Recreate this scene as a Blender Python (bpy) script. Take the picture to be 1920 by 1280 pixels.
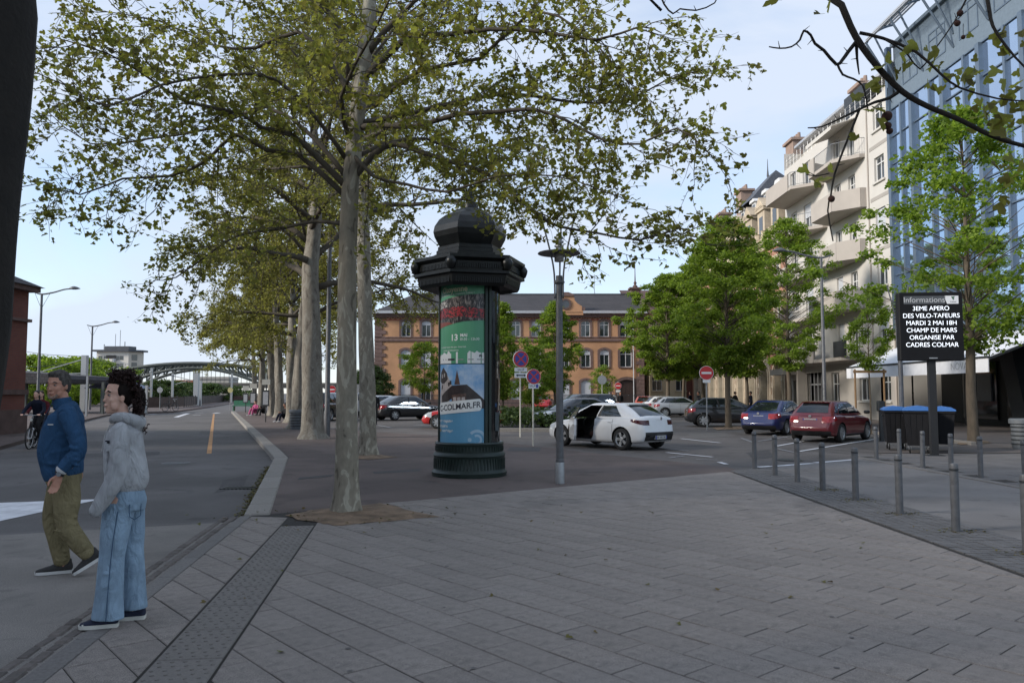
import bpy, bmesh, math, random
import numpy as np
from mathutils import Vector, Matrix, Euler
from math import sin, cos, pi, radians, atan2, sqrt

for o in list(bpy.data.objects):
    bpy.data.objects.remove(o)
SC = bpy.context.scene
COL = SC.collection
random.seed(7)
rng = np.random.default_rng(7)

# ------------------------------------------------------------------ camera
FPX = 1470.0            # focal length in pixels of the 1920 px wide photograph
PITCH = radians(3.78)
CAMZ = 1.6
cam_d = bpy.data.cameras.new('camera')
cam = bpy.data.objects.new('camera', cam_d)
COL.objects.link(cam)
cam.location = (0, 0, CAMZ)
cam.rotation_euler = (radians(90) + PITCH, 0, 0)
cam_d.sensor_width = 36.0
cam_d.lens = 36.0 * FPX / 1920.0
cam_d.clip_start = 0.05
cam_d.clip_end = 6000
SC.camera = cam

# ------------------------------------------------------------------ sky, sun, exposure
SUN_EL = radians(25)
SUN_DIR = Vector((-0.90, -0.30, 0)).normalized()      # horizontal direction towards the sun (left, a little behind)
w = bpy.data.worlds.new('World')
SC.world = w
w.use_nodes = True
nt = w.node_tree
nt.nodes.clear()
N = nt.nodes.new
L = nt.links.new
out = N('ShaderNodeOutputWorld')
bg = N('ShaderNodeBackground')
bg.inputs['Strength'].default_value = 0.14
sky = N('ShaderNodeTexSky')
sky.sky_type = 'NISHITA'
sky.sun_disc = False
sky.sun_elevation = SUN_EL
sky.sun_rotation = atan2(SUN_DIR.x, SUN_DIR.y)
sky.air_density = 1.0
sky.dust_density = 0.15
sky.ozone_density = 2.0
tc = N('ShaderNodeTexCoord')
mp = N('ShaderNodeMapping')
mp.inputs['Scale'].default_value = (1.0, 1.0, 3.2)
mp.inputs['Location'].default_value = (0.35, 0.1, 0.2)
mp.inputs['Rotation'].default_value = (0, 0.12, 0.3)
n1 = N('ShaderNodeTexNoise')
n1.inputs['Scale'].default_value = 2.1
n1.inputs['Detail'].default_value = 7
n1.inputs['Roughness'].default_value = 0.52
n1.inputs['Distortion'].default_value = 0.35
cr = N('ShaderNodeValToRGB')
cr.color_ramp.elements[0].position = 0.34
cr.color_ramp.elements[0].color = (0.28, 0.28, 0.28, 1)
cr.color_ramp.elements[1].position = 0.60
cr.color_ramp.elements[1].color = (0.95, 0.95, 0.95, 1)
mx = N('ShaderNodeMix')
mx.data_type = 'RGBA'
mx.inputs['B'].default_value = (2.95, 3.32, 3.95, 1)
L(tc.outputs['Generated'], mp.inputs['Vector'])
L(mp.outputs['Vector'], n1.inputs['Vector'])
L(n1.outputs['Fac'], cr.inputs['Fac'])
L(cr.outputs['Color'], mx.inputs['Factor'])
L(sky.outputs['Color'], mx.inputs['A'])
L(mx.outputs['Result'], bg.inputs['Color'])
L(bg.outputs['Background'], out.inputs['Surface'])

sun_d = bpy.data.lights.new('sun', 'SUN')
sun_d.energy = 2.4
sun_d.angle = radians(10)
sun_d.color = (1.0, 0.93, 0.84)
sun = bpy.data.objects.new('sun', sun_d)
COL.objects.link(sun)
sun.location = (-20, -10, 30)
_d = Vector((SUN_DIR.x * cos(SUN_EL), SUN_DIR.y * cos(SUN_EL), sin(SUN_EL)))
sun.rotation_euler = _d.to_track_quat('Z', 'Y').to_euler()

SC.view_settings.view_transform = 'Standard'
SC.view_settings.look = 'None'
SC.view_settings.gamma = 1
SC.view_settings.use_curve_mapping = False
SC.view_settings.exposure = 0.86
SC.render.engine = 'CYCLES'
SC.cycles.max_bounces = 6
SC.cycles.transparent_max_bounces = 8
SC.cycles.use_denoising = True

# ------------------------------------------------------------------ measuring: photograph pixel -> place
def ray(u, v):
    a = (u - 960.0) / FPX
    s = (640.0 - v) / FPX
    return Vector((a, cos(PITCH) - s * sin(PITCH), sin(PITCH) + s * cos(PITCH)))
def gp(u, v, z=0.0):
    d = ray(u, v)
    t = (z - CAMZ) / d.z
    return Vector((d.x * t, d.y * t, z))
def at(u, v, Y):
    d = ray(u, v)
    t = Y / d.y
    return Vector((d.x * t, Y, CAMZ + d.z * t))
def atx(u, v, X):
    d = ray(u, v)
    t = X / d.x
    return Vector((X, d.y * t, CAMZ + d.z * t))

# ------------------------------------------------------------------ mesh helpers
class MB:
    def __init__(s):
        s.v = []; s.f = []; s.m = []
    def add(s, verts, faces, m=0):
        b = len(s.v)
        s.v.extend([tuple(p) for p in verts])
        for f in faces:
            s.f.append([b + i for i in f]); s.m.append(m)
        return s
    def box(s, c, d, m=0, rz=0.0, bev=0.0):
        hx, hy, hz = d[0] / 2, d[1] / 2, d[2] / 2
        ca, sa = cos(rz), sin(rz)
        if bev <= 0:
            P = [(x, y, z) for z in (-hz, hz) for x, y in ((-hx, -hy), (hx, -hy), (hx, hy), (-hx, hy))]
            F = [(3, 2, 1, 0), (4, 5, 6, 7), (0, 1, 5, 4), (1, 2, 6, 5), (2, 3, 7, 6), (3, 0, 4, 7)]
        else:
            b = min(bev, hx * .9, hy * .9, hz * .9)
            P = []
            for z, k in ((-hz, b), (-hz + b, 0), (hz - b, 0), (hz, b)):
                X, Y = hx - k, hy - k
                P += [(-X, -Y + (b if not k else 0), z), (-X + (b if not k else 0), -Y, z), (X - (b if not k else 0), -Y, z), (X, -Y + (b if not k else 0), z),
                      (X, Y - (b if not k else 0), z), (X - (b if not k else 0), Y, z), (-X + (b if not k else 0), Y, z), (-X, Y - (b if not k else 0), z)]
            F = [tuple(range(7, -1, -1)), tuple(range(24, 32))]
            for r in range(3):
                for i in range(8):
                    j = (i + 1) % 8
                    F.append((r * 8 + i, r * 8 + j, r * 8 + 8 + j, r * 8 + 8 + i))
        P = [(c[0] + x * ca - y * sa, c[1] + x * sa + y * ca, c[2] + z) for x, y, z in P]
        return s.add(P, F, m)
    def bb(s, x0, x1, y0, y1, z0, z1, m=0, bev=0.0):
        return s.box(((x0 + x1) / 2, (y0 + y1) / 2, (z0 + z1) / 2), (abs(x1 - x0), abs(y1 - y0), abs(z1 - z0)), m, 0, bev)
    def tube(s, pts, rad, n=8, m=0, cap=True, squash=None):
        pts = [Vector(p) for p in pts]
        if not hasattr(rad, '__len__'):
            rad = [rad] * len(pts)
        P = []; F = []
        prev = None
        for i, p in enumerate(pts):
            if i == 0: t = pts[1] - p
            elif i == len(pts) - 1: t = p - pts[i - 1]
            else: t = pts[i + 1] - pts[i - 1]
            if t.length < 1e-9: t = Vector((0, 0, 1))
            t.normalize()
            if prev is None:
                a = Vector((0, 0, 1)) if abs(t.z) < 0.9 else Vector((1, 0, 0))
                x = t.cross(a).normalized()
            else:
                x = (prev - t * prev.dot(t))
                if x.length < 1e-6:
                    x = t.orthogonal()
                x.normalize()
            prev = x
            y = t.cross(x)
            for k in range(n):
                an = 2 * pi * k / n
                P.append(p + (x * cos(an) + y * sin(an)) * rad[i])
        for i in range(len(pts) - 1):
            for k in range(n):
                k2 = (k + 1) % n
                F.append((i * n + k, i * n + k2, (i + 1) * n + k2, (i + 1) * n + k))
        if cap:
            F.append(tuple(range(n - 1, -1, -1)))
            F.append(tuple(range((len(pts) - 1) * n, len(pts) * n)))
        return s.add(P, F, m)
    def lathe(s, prof, n=32, c=(0, 0, 0), m=0, rot=0.0, cap=True):
        P = []; F = []
        for r, z in prof:
            for k in range(n):
                a = rot + 2 * pi * k / n
                P.append((c[0] + r * cos(a), c[1] + r * sin(a), c[2] + z))
        for i in range(len(prof) - 1):
            for k in range(n):
                k2 = (k + 1) % n
                F.append((i * n + k, i * n + k2, (i + 1) * n + k2, (i + 1) * n + k))
        if cap:
            F.append(tuple(range(n - 1, -1, -1)))
            F.append(tuple(range((len(prof) - 1) * n, len(prof) * n)))
        return s.add(P, F, m)
    def prism(s, poly, axis, a0, a1, m=0):
        """poly: 2-D outline; axis 'x','y','z' is the extrusion axis, from a0 to a1"""
        n = len(poly)
        def mk(p, a):
            if axis == 'x': return (a, p[0], p[1])
            if axis == 'y': return (p[0], a, p[1])
            return (p[0], p[1], a)
        P = [mk(p, a0) for p in poly] + [mk(p, a1) for p in poly]
        F = [tuple(range(n - 1, -1, -1)), tuple(range(n, 2 * n))]
        for i in range(n):
            j = (i + 1) % n
            F.append((i, j, n + j, n + i))
        return s.add(P, F, m)
    def build(s, name, mats, parent=None, smooth=False, loc=None, rot=None, fixn=True, angle=None):
        me = bpy.data.meshes.new(name)
        me.from_pydata(s.v, [], s.f)
        if not isinstance(mats, (list, tuple)): mats = [mats]
        for mm in mats: me.materials.append(mm)
        if len(mats) > 1:
            me.polygons.foreach_set('material_index', s.m)
        if fixn:
            bm = bmesh.new(); bm.from_mesh(me)
            bmesh.ops.recalc_face_normals(bm, faces=bm.faces)
            bm.to_mesh(me); bm.free()
        if smooth:
            me.polygons.foreach_set('use_smooth', [True] * len(me.polygons))
            if angle: me.set_sharp_from_angle(angle=radians(angle))
        me.update()
        return link(name, me, parent, loc, rot)

def link(name, me, parent=None, loc=None, rot=None):
    o = bpy.data.objects.new(name, me)
    COL.objects.link(o)
    if parent is not None: o.parent = parent
    if loc is not None: o.location = loc
    if rot is not None: o.rotation_euler = rot
    return o
def tag(o, label=None, cat=None, group=None, kind=None):
    if label: o['label'] = label
    if cat: o['category'] = cat
    if group: o['group'] = group
    if kind: o['kind'] = kind
    return o
def thing(name, label, cat, loc=(0, 0, 0), rz=0.0, group=None):
    o = bpy.data.objects.new(name, None)
    o.empty_display_size = 0.3
    COL.objects.link(o)
    o.location = loc
    o.rotation_euler = (0, 0, rz)
    return tag(o, label, cat, group)
def copy_tree(o, parent=None, mats=None):
    c = o.copy()
    COL.objects.link(c)
    c.parent = parent
    for ch in list(o.children):
        copy_tree(ch, c)
    return c
def dup(o, loc, rz, label, group=None, sc=None):
    c = copy_tree(o)
    c.location = loc
    c.rotation_euler = (0, 0, rz)
    if sc: c.scale = (sc, sc, sc) if not hasattr(sc, '__len__') else sc
    tag(c, label, None, group)
    return c
def arch_pts(w, h, rise, n=8):
    """window outline, origin at bottom centre: straight sides and a segmental head"""
    hw = w / 2
    P = [(-hw, 0), (hw, 0)]
    if rise <= 0.001:
        return P + [(hw, h), (-hw, h)]
    R = (hw * hw + rise * rise) / (2 * rise)
    cz = h - R
    a0 = math.asin(min(1, hw / R))
    for i in range(n + 1):
        a = a0 - 2 * a0 * i / n
        P.append((R * sin(a), cz + R * cos(a)))
    return P

# ------------------------------------------------------------------ materials
MATS = {}
def mat(name, col, rough=0.7, var=0.12, scale=6.0, bump=0.0, bscale=40.0, metal=0.0, obvar=0.0, col2=None, c2pos=(0.45, 0.6), spec=0.5,
        coat=0.0, detail=6, trans=0.0, coord='Object', sc3=(1, 1, 1), emis=0.0, dist=0.0, speck=None, stain=None):
    if name in MATS: return MATS[name]
    m = bpy.data.materials.new(name)
    m.use_nodes = True
    t = m.node_tree
    b = t.nodes['Principled BSDF']
    N = t.nodes.new; L = t.links.new
    b.inputs['Roughness'].default_value = rough
    b.inputs['Metallic'].default_value = metal
    b.inputs['Specular IOR Level'].default_value = spec
    if coat:
        b.inputs['Coat Weight'].default_value = coat
        b.inputs['Coat Roughness'].default_value = 0.04
    tc = N('ShaderNodeTexCoord')
    mp = N('ShaderNodeMapping')
    mp.inputs['Scale'].default_value = sc3
    L(tc.outputs[coord], mp.inputs['Vector'])
    nz = N('ShaderNodeTexNoise')
    nz.inputs['Scale'].default_value = scale
    nz.inputs['Detail'].default_value = detail
    nz.inputs['Roughness'].default_value = 0.6
    nz.inputs['Distortion'].default_value = dist
    L(mp.outputs['Vector'], nz.inputs['Vector'])
    c = Vector(col)
    if col2 is None:
        r = N('ShaderNodeMapRange')
        r.inputs['From Min'].default_value = 0.3
        r.inputs['From Max'].default_value = 0.7
        r.inputs['To Min'].default_value = 1 - var
        r.inputs['To Max'].default_value = 1 + var
        L(nz.outputs['Fac'], r.inputs['Value'])
        fac = r.outputs['Result']
        hsv = N('ShaderNodeHueSaturation')
        hsv.inputs['Color'].default_value = (*col, 1)
        L(fac, hsv.inputs['Value'])
        co = hsv.outputs['Color']
    else:
        rp = N('ShaderNodeValToRGB')
        rp.color_ramp.elements[0].position = c2pos[0]
        rp.color_ramp.elements[0].color = (*col, 1)
        rp.color_ramp.elements[1].position = c2pos[1]
        rp.color_ramp.elements[1].color = (*col2, 1)
        L(nz.outputs['Fac'], rp.inputs['Fac'])
        co = rp.outputs['Color']
    def mult(co, fac):
        h_ = N('ShaderNodeHueSaturation'); L(co, h_.inputs['Color']); L(fac, h_.inputs['Value']); return h_.outputs['Color']
    if speck:
        ns = N('ShaderNodeTexNoise'); ns.inputs['Scale'].default_value = speck[0]; ns.inputs['Detail'].default_value = 2
        L(mp.outputs['Vector'], ns.inputs['Vector'])
        rs = N('ShaderNodeMapRange'); rs.inputs['From Min'].default_value = .35; rs.inputs['From Max'].default_value = .65
        rs.inputs['To Min'].default_value = 1 - speck[1]; rs.inputs['To Max'].default_value = 1 + speck[1]
        L(ns.outputs['Fac'], rs.inputs['Value']); co = mult(co, rs.outputs['Result'])
    for (ss, lo, hi, val) in (stain or ()):
        ns = N('ShaderNodeTexNoise'); ns.inputs['Scale'].default_value = ss; ns.inputs['Detail'].default_value = 5; ns.inputs['Distortion'].default_value = .6
        L(tc.outputs[coord], ns.inputs['Vector'])
        rs = N('ShaderNodeMapRange'); rs.inputs['From Min'].default_value = lo; rs.inputs['From Max'].default_value = hi
        rs.inputs['To Min'].default_value = 1.0; rs.inputs['To Max'].default_value = val
        L(ns.outputs['Fac'], rs.inputs['Value']); co = mult(co, rs.outputs['Result'])
    if obvar:
        oi = N('ShaderNodeObjectInfo')
        r2 = N('ShaderNodeMapRange')
        r2.inputs['To Min'].default_value = 1 - obvar
        r2.inputs['To Max'].default_value = 1 + obvar
        L(oi.outputs['Random'], r2.inputs['Value'])
        h2 = N('ShaderNodeHueSaturation')
        L(co, h2.inputs['Color'])
        L(r2.outputs['Result'], h2.inputs['Value'])
        co = h2.outputs['Color']
    L(co, b.inputs['Base Color'])
    if emis:
        L(co, b.inputs['Emission Color'])
        b.inputs['Emission Strength'].default_value = emis
    if bump:
        n2 = N('ShaderNodeTexNoise')
        n2.inputs['Scale'].default_value = bscale
        n2.inputs['Detail'].default_value = 4
        L(mp.outputs['Vector'], n2.inputs['Vector'])
        bp = N('ShaderNodeBump')
        bp.inputs['Strength'].default_value = bump
        bp.inputs['Distance'].default_value = 0.01
        L(n2.outputs['Fac'], bp.inputs['Height'])
        L(bp.outputs['Normal'], b.inputs['Normal'])
    if trans:
        b.inputs['Transmission Weight'].default_value = trans
    MATS[name] = m
    return m
def leafmat(name, col, col2, tr=0.35, rough=0.55):
    """leaf: per-leaf colour spread through the uv-less island random, some light passing through"""
    m = bpy.data.materials.new(name)
    m.use_nodes = True
    t = m.node_tree
    b = t.nodes['Principled BSDF']
    N = t.nodes.new; L = t.links.new
    g = N('ShaderNodeNewGeometry')
    r = N('ShaderNodeValToRGB')
    r.color_ramp.elements[0].color = (*col, 1)
    r.color_ramp.elements[1].color = (*col2, 1)
    L(g.outputs['Random Per Island'], r.inputs['Fac'])
    L(r.outputs['Color'], b.inputs['Base Color'])
    b.inputs['Roughness'].default_value = rough
    b.inputs['Specular IOR Level'].default_value = 0.3
    tr_ = N('ShaderNodeBsdfTranslucent')
    hs = N('ShaderNodeHueSaturation')
    hs.inputs['Saturation'].default_value = 1.1
    hs.inputs['Value'].default_value = 1.5
    L(r.outputs['Color'], hs.inputs['Color'])
    L(hs.outputs['Color'], tr_.inputs['Color'])
    ms = N('ShaderNodeMixShader')
    ms.inputs['Fac'].default_value = tr
    L(b.outputs['BSDF'], ms.inputs[1])
    L(tr_.outputs['BSDF'], ms.inputs[2])
    L(ms.outputs['Shader'], t.nodes['Material Output'].inputs['Surface'])
    return m
def glassmat(name, col=(0.02, 0.025, 0.03), rough=0.03, spec=0.8, metal=0.0):
    return mat(name, col, rough=rough, var=0.05, spec=spec, metal=metal)

M = {}
M['asphalt'] = mat('asphalt', (0.104, 0.096, 0.092), 0.88, 0.22, 0.35, 0.5, 180, detail=12, speck=(220, .28), stain=[(.22, .5, .56, .78), (1.6, .60, .68, .72), (.5, .38, .34, 1.18)])
M['asphalt_lot'] = mat('asphalt_lot', (0.104, 0.093, 0.087), 0.88, 0.25, 0.3, 0.5, 160, detail=12, speck=(180, .25), stain=[(.25, .5, .55, .8), (1.3, .60, .66, .68), (.6, .38, .33, 1.2)])
M['asphalt_red'] = mat('asphalt_red', (0.112, 0.084, 0.074), 0.9, 0.22, 0.5, 0.5, 170, detail=12, speck=(200, .3), stain=[(.3, .5, .56, .8), (1.7, .6, .67, .72), (.7, .38, .33, 1.2)])
M['table'] = mat('raised_table_asphalt', (0.200, 0.182, 0.164), 0.9, 0.16, 1.2, 0.6, 120, detail=14, speck=(150, .38), stain=[(.8, .55, .62, .82), (3.0, .62, .68, .75)])
M['lane'] = mat('lane_concrete', (0.172, 0.160, 0.152), 0.9, 0.14, 0.7, 0.4, 150, detail=12, speck=(160, .25), stain=[(.5, .52, .6, .82), (2.4, .62, .68, .7)])
M['slab'] = mat('granite_slab', (0.218, 0.190, 0.169), 0.8, 0.16, 14, 0.3, 220, obvar=0.08, detail=8, speck=(230, .40), stain=[(5.0, .60, .70, .72)])
M['slab2'] = mat('granite_slab_far', (0.218, 0.190, 0.169), 0.8, 0.20, 3.0, 0.3, 120, detail=12, speck=(120, .3), stain=[(.7, .58, .66, .8)])
M['joint'] = mat('joint_sand', (0.030, 0.026, 0.022), 0.95, 0.3, 30, 0.5, 200)
M['kerb'] = mat('kerb_granite', (0.235, 0.215, 0.19), 0.85, 0.22, 25, 0.4, 150, obvar=0.08)
M['band'] = mat('band_granite', (0.160, 0.148, 0.138), 0.85, 0.25, 40, 0.4, 150, obvar=0.08)
M['cobble'] = mat('cobble', (0.115, 0.098, 0.088), 0.85, 0.3, 20, 0.6, 90, obvar=0.22)
M['tactile'] = mat('tactile_slab', (0.158, 0.142, 0.128), 0.7, 0.2, 60, 0.3, 200, obvar=0.07)
M['soil'] = mat('tree_pit_sand', (0.20, 0.135, 0.085), 0.95, 0.35, 5, 0.8, 90, detail=12, speck=(120, .3), stain=[(3, .52, .6, .7)])
M['white_paint'] = mat('road_paint', (0.62, 0.62, 0.64), 0.7, 0.2, 4, 0.2, 100, col2=None)
M['worn_paint'] = mat('worn_road_paint', (0.22, 0.22, 0.23), 0.8, 0.5, 9)
M['orange_paint'] = mat('orange_paint', (0.42, 0.22, 0.09), 0.8, 0.4, 5)
M['grey_metal'] = mat('grey_painted_metal', (0.105, 0.108, 0.115), 0.5, 0.2, 9, metal=0.15, stain=[(6, .55, .65, .75)])
M['dark_metal'] = mat('dark_metal', (0.03, 0.033, 0.036), 0.45, 0.15, 9, metal=0.2)
M['galv'] = mat('galvanised_steel', (0.33, 0.34, 0.35), 0.45, 0.12, 14, metal=0.5)
M['post_white'] = mat('sign_post_beige', (0.48, 0.46, 0.40), 0.6, 0.12, 9)
M['black'] = mat('black_matte', (0.012, 0.012, 0.013), 0.6, 0.2)
M['white'] = mat('white_plain', (0.72, 0.72, 0.72), 0.55, 0.05)
M['glass'] = glassmat('window_glass', (0.03, 0.036, 0.042), 0.06, 0.9)
M['winwhite'] = mat('window_frame_white', (0.66, 0.66, 0.65), 0.5, 0.05)
M['shutter'] = mat('roller_shutter', (0.50, 0.52, 0.55), 0.6, 0.06)
M['red_sign'] = mat('sign_red', (0.50, 0.025, 0.03), 0.4, 0.05)
M['blue_sign'] = mat('sign_blue', (0.03, 0.045, 0.28), 0.4, 0.05)
# ================================================================== GROUND
def sheet(name, pts, z, m, kind='structure', parent=None, sub=0):
    b = MB()
    b.add([(p[0], p[1], z) for p in pts], [list(range(len(pts)))])
    o = b.build(name, m, parent, fixn=False)
    if o.data.polygons[0].normal.z < 0: o.data.flip_normals()
    if parent is None: tag(o, kind=kind)
    return o
ROADZ = -0.12
sheet('ground', [(-3000, -60), (3000, -60), (3000, 5000), (-3000, 5000)], ROADZ - 0.03, M['asphalt_lot'])
KR = [Vector((-3.515, 10.40, 0)), Vector((-5.90, 19.60, 0)), Vector((-6.90, 22.3, 0)), Vector((-12.2, 36.3, 0)), Vector((-24.9, 69.8, 0))]   # kerb, road side
# road sheet on the left
sheet('road', [(-3.5, 9.9), (-3.45, 10.5), (-5.7, 19.7), (-6.8, 22.4), (-12.1, 36.4), (-24.8, 69.9), (-18, 110), (-60, 260), (-90, 260), (-62, 110), (-33, 62), (-26, 48), (-19.5, 32), (-15.5, 23), (-13.5, 9.0), (-13, -20), (-6, -20), (-5.5, 5)], ROADZ, M['asphalt'])
lot = sheet('parking_lot', [(-3.4, 10.5), (-5.7, 19.7), (-6.7, 22.4), (-12.0, 36.4), (-24.7, 69.9), (-24, 84), (30, 110), (40, 20), (40, -20), (4.4, -20), (4.4, 10)], -0.008, M['asphalt_lot'])
# brown-red asphalt pavement round the column and under the trees
sheet('pavement', [(-3.3, 10.5), (-5.55, 19.7), (-6.55, 22.4), (-11.9, 36.4), (-24.6, 69.9), (-20, 66), (-7.6, 34.5), (-3.0, 30.2), (0.6, 24.2), (2.2, 21.2), (4.7, 17.2), (4.7, 16.2), (0, 12.7)], 0.0, M['asphalt_red'])
# raised crossing table in front of the man, its ramp and the give-way triangles painted on it
RA, RB = Vector((-13.2, 6.15, 0)), Vector((-3.50, 9.95, 0))
sheet('crossing_table', [RA, RB, (-2.70, 4.3), (-2.2, -6), (-13, -6)], -0.006, M['table'])
rd = Vector((-0.30, 1.0, 0)).normalized() * .9
b = MB()
b.add([(RA.x, RA.y, -0.007), (RB.x, RB.y, -0.007), (RB.x + rd.x, RB.y + rd.y, ROADZ + 0.004), (RA.x + rd.x, RA.y + rd.y, ROADZ + 0.004)], [(0, 1, 2, 3)])
ramp = tag(b.build('road_ramp', M['asphalt']), kind='structure')
def on_ramp(s, t, dz=0.006):
    p = RA + (RB - RA) * s + rd * t
    return (p.x, p.y, -0.007 + (ROADZ + 0.011) * t + dz)
for pts in ([(190, 935), (0, 942), (-260, 952), (-260, 1012), (0, 976)],):
    b = MB(); P = [gp(u, v, ROADZ + .006) for u, v in pts]
    b.add(P, [list(range(len(P)))]); b.build('give_way_triangle', M['white_paint'], bpy.data.objects['road'])
# gutter grate
b = MB()
g0 = gp(450, 915, ROADZ)
for i in range(9):
    b.box((g0.x - 0.28 + i * 0.07, g0.y, ROADZ + 0.008), (0.035, 0.4, 0.016))
tag(b.build('drain_grate', M['dark_metal']), 'iron gutter grate in the road beside the kerb', 'drain grate')

# ---- 2-D clipping
def clip(poly, conv):
    out = [tuple(p[:2]) for p in poly]
    n = len(conv)
    for i in range(n):
        a = conv[i]; c = conv[(i + 1) % n]
        ex, ey = c[0] - a[0], c[1] - a[1]
        inp = out; out = []
        if not inp: return []
        for j in range(len(inp)):
            p = inp[j]; q = inp[(j + 1) % len(inp)]
            sp = ex * (p[1] - a[1]) - ey * (p[0] - a[0])
            sq = ex * (q[1] - a[1]) - ey * (q[0] - a[0])
            if sp >= 0: out.append(p)
            if (sp >= 0) != (sq >= 0):
                t = sp / (sp - sq)
                out.append((p[0] + (q[0] - p[0]) * t, p[1] + (q[1] - p[1]) * t))
    return out
def area(p):
    return 0.5 * sum(p[i][0] * p[(i + 1) % len(p)][1] - p[(i + 1) % len(p)][0] * p[i][1] for i in range(len(p)))
def slab_geo(mb, poly, z, h=0.03, ch=0.005, gap=0.0042, ox=0, oy=0, tilt=(0, 0)):
    cx = sum(p[0] for p in poly) / len(poly); cy = sum(p[1] for p in poly) / len(poly)
    pl = poly if area(poly) > 0 else poly[::-1]
    def ins(d):
        out = list(pl); m_ = len(pl)
        for i in range(m_):
            a, c = pl[i], pl[(i + 1) % m_]
            ex, ey = c[0] - a[0], c[1] - a[1]; l = sqrt(ex * ex + ey * ey)
            if l < 1e-6: continue
            nx, ny = -ey / l * d, ex / l * d
            q = (a[0] + nx, a[1] + ny); out2 = []
            for j in range(len(out)):
                p, r = out[j], out[(j + 1) % len(out)]
                sp = ex * (p[1] - q[1]) - ey * (p[0] - q[0]); sq = ex * (r[1] - q[1]) - ey * (r[0] - q[0])
                if sp >= 0: out2.append(p)
                if (sp >= 0) != (sq >= 0):
                    t = sp / (sp - sq); out2.append((p[0] + (r[0] - p[0]) * t, p[1] + (r[1] - p[1]) * t))
            out = out2
            if len(out) < 3: return []
        return out
    A = ins(gap); B = ins(gap + ch)
    if len(A) < 3: return
    if len(A) != len(B):
        B = [(p[0] + (cx - p[0]) * .03, p[1] + (cy - p[1]) * .03) for p in A]
    n = len(A)
    tz = lambda p: tilt[0] * (p[0] - cx) + tilt[1] * (p[1] - cy)
    V = [(p[0] - ox, p[1] - oy, z - h) for p in A] + [(p[0] - ox, p[1] - oy, z - ch * 0.8 + tz(p)) for p in A] + [(p[0] - ox, p[1] - oy, z + tz(p)) for p in B]
    F = [tuple(range(2 * n, 3 * n))]
    for i in range(n):
        j = (i + 1) % n
        F.append((i, j, n + j, n + i)); F.append((n + i, n + j, 2 * n + j, 2 * n + i))
    mb.add(V, F)
PLAZA = [(-2.02, -3), (4.45, -3), (4.45, 16.2), (4.45, 16.24), (-3.28, 10.50)]
plaza = sheet('plaza', [(-3.42, 10.40), (-2.6, 4.4), (-1.9, -3), (4.5, -3), (4.5, 16.25)], -0.0005, M['joint'])
# pieces: the granite slabs, laid in rows that run diagonally
E1 = Vector((0.645, -0.76)).normalized(); E2 = Vector((0.76, 0.645)).normalized()
SL, SW = 0.52, 0.295
TR0, TR1 = Vector((-2.402, 9.609)), Vector((-1.699, 4.465))
TL0, TL1 = Vector((-2.80, 9.67)), Vector((-2.090, 4.465))
tdir = (TR1 - TR0).normalized()
trA, trB = TR0 - tdir * 0.9, TR1 + tdir * 6
REG_R = [(trA.x + .02, trA.y), (trB.x + .02, trB.y), (4.45, trB.y), (4.45, 16.2), (-2.47, 11.1)]
tl0 = TL0 - tdir * 0.55; tl1 = TL1 + tdir * 6
REG_L = [(-3.395, 10.33), (-2.585, 4.4), (-2.585 + .82, 4.4 - 6), (tl1.x - .012, tl1.y), (tl0.x - .012, tl0.y)]
PIT = [gp(535, 966), gp(600, 984), gp(640, 986), gp(819, 969), gp(715, 944), gp(600, 955)]
PITc = [(p.x, p.y) for p in PIT]
if area(PITc) < 0: PITc.reverse()
def in_poly(p, poly):
    c = True
    for i in range(len(poly)):
        a = poly[i]; b_ = poly[(i + 1) % len(poly)]
        if (b_[0] - a[0]) * (p[1] - a[1]) - (b_[1] - a[1]) * (p[0] - a[0]) < 0: c = False
    return c
slabs = []
for reg in (REG_R, REG_L):
    if area(reg) < 0: reg = list(reversed(reg))
    for r in range(-60, 80):
        off = (0.5 if r % 2 else 0.0) * SL + ((r * 7919) % 13 - 6) * 0.012
        for k in range(-60, 60):
            o = Vector((-0.546, 4.978)) + E2 * (r * SW) + E1 * (k * SL + off)
            if o.x < -4.5 or o.x > 5.2 or o.y < 2.5 or o.y > 17: continue
            q = [o, o + E1 * SL, o + E1 * SL + E2 * SW, o + E2 * SW]
            c = clip(q, reg)
            if len(c) < 3 or area(c) < 0.0025: continue
            cx = sum(p[0] for p in c) / len(c); cy = sum(p[1] for p in c) / len(c)
            if cy < 4.0 or abs(cx) > cy * 0.70 + 0.4: continue
            if all(in_poly(p, PITc) for p in c): continue
            slabs.append((sqrt(cx * cx + cy * cy), c, cx, cy))
slabs.sort(key=lambda s: s[0])
far = MB()
for i, (d, c, cx, cy) in enumerate(slabs):
    tl = (random.uniform(-.006, .006), random.uniform(-.006, .006))
    z = 0.006 + random.uniform(-.0022, .0022)
    if i < 300:
        b = MB(); slab_geo(b, c, z, ox=cx, oy=cy, tilt=tl)
        if not b.f: continue
        b.build('paving_slab', M['slab'], plaza, loc=(cx, cy, 0), fixn=False)
    else:
        slab_geo(far, c, z, tilt=tl)
if far.f:
    tag(far.build('distant_paving_slabs', M['slab2'], plaza, fixn=False), kind='stuff')
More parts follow.
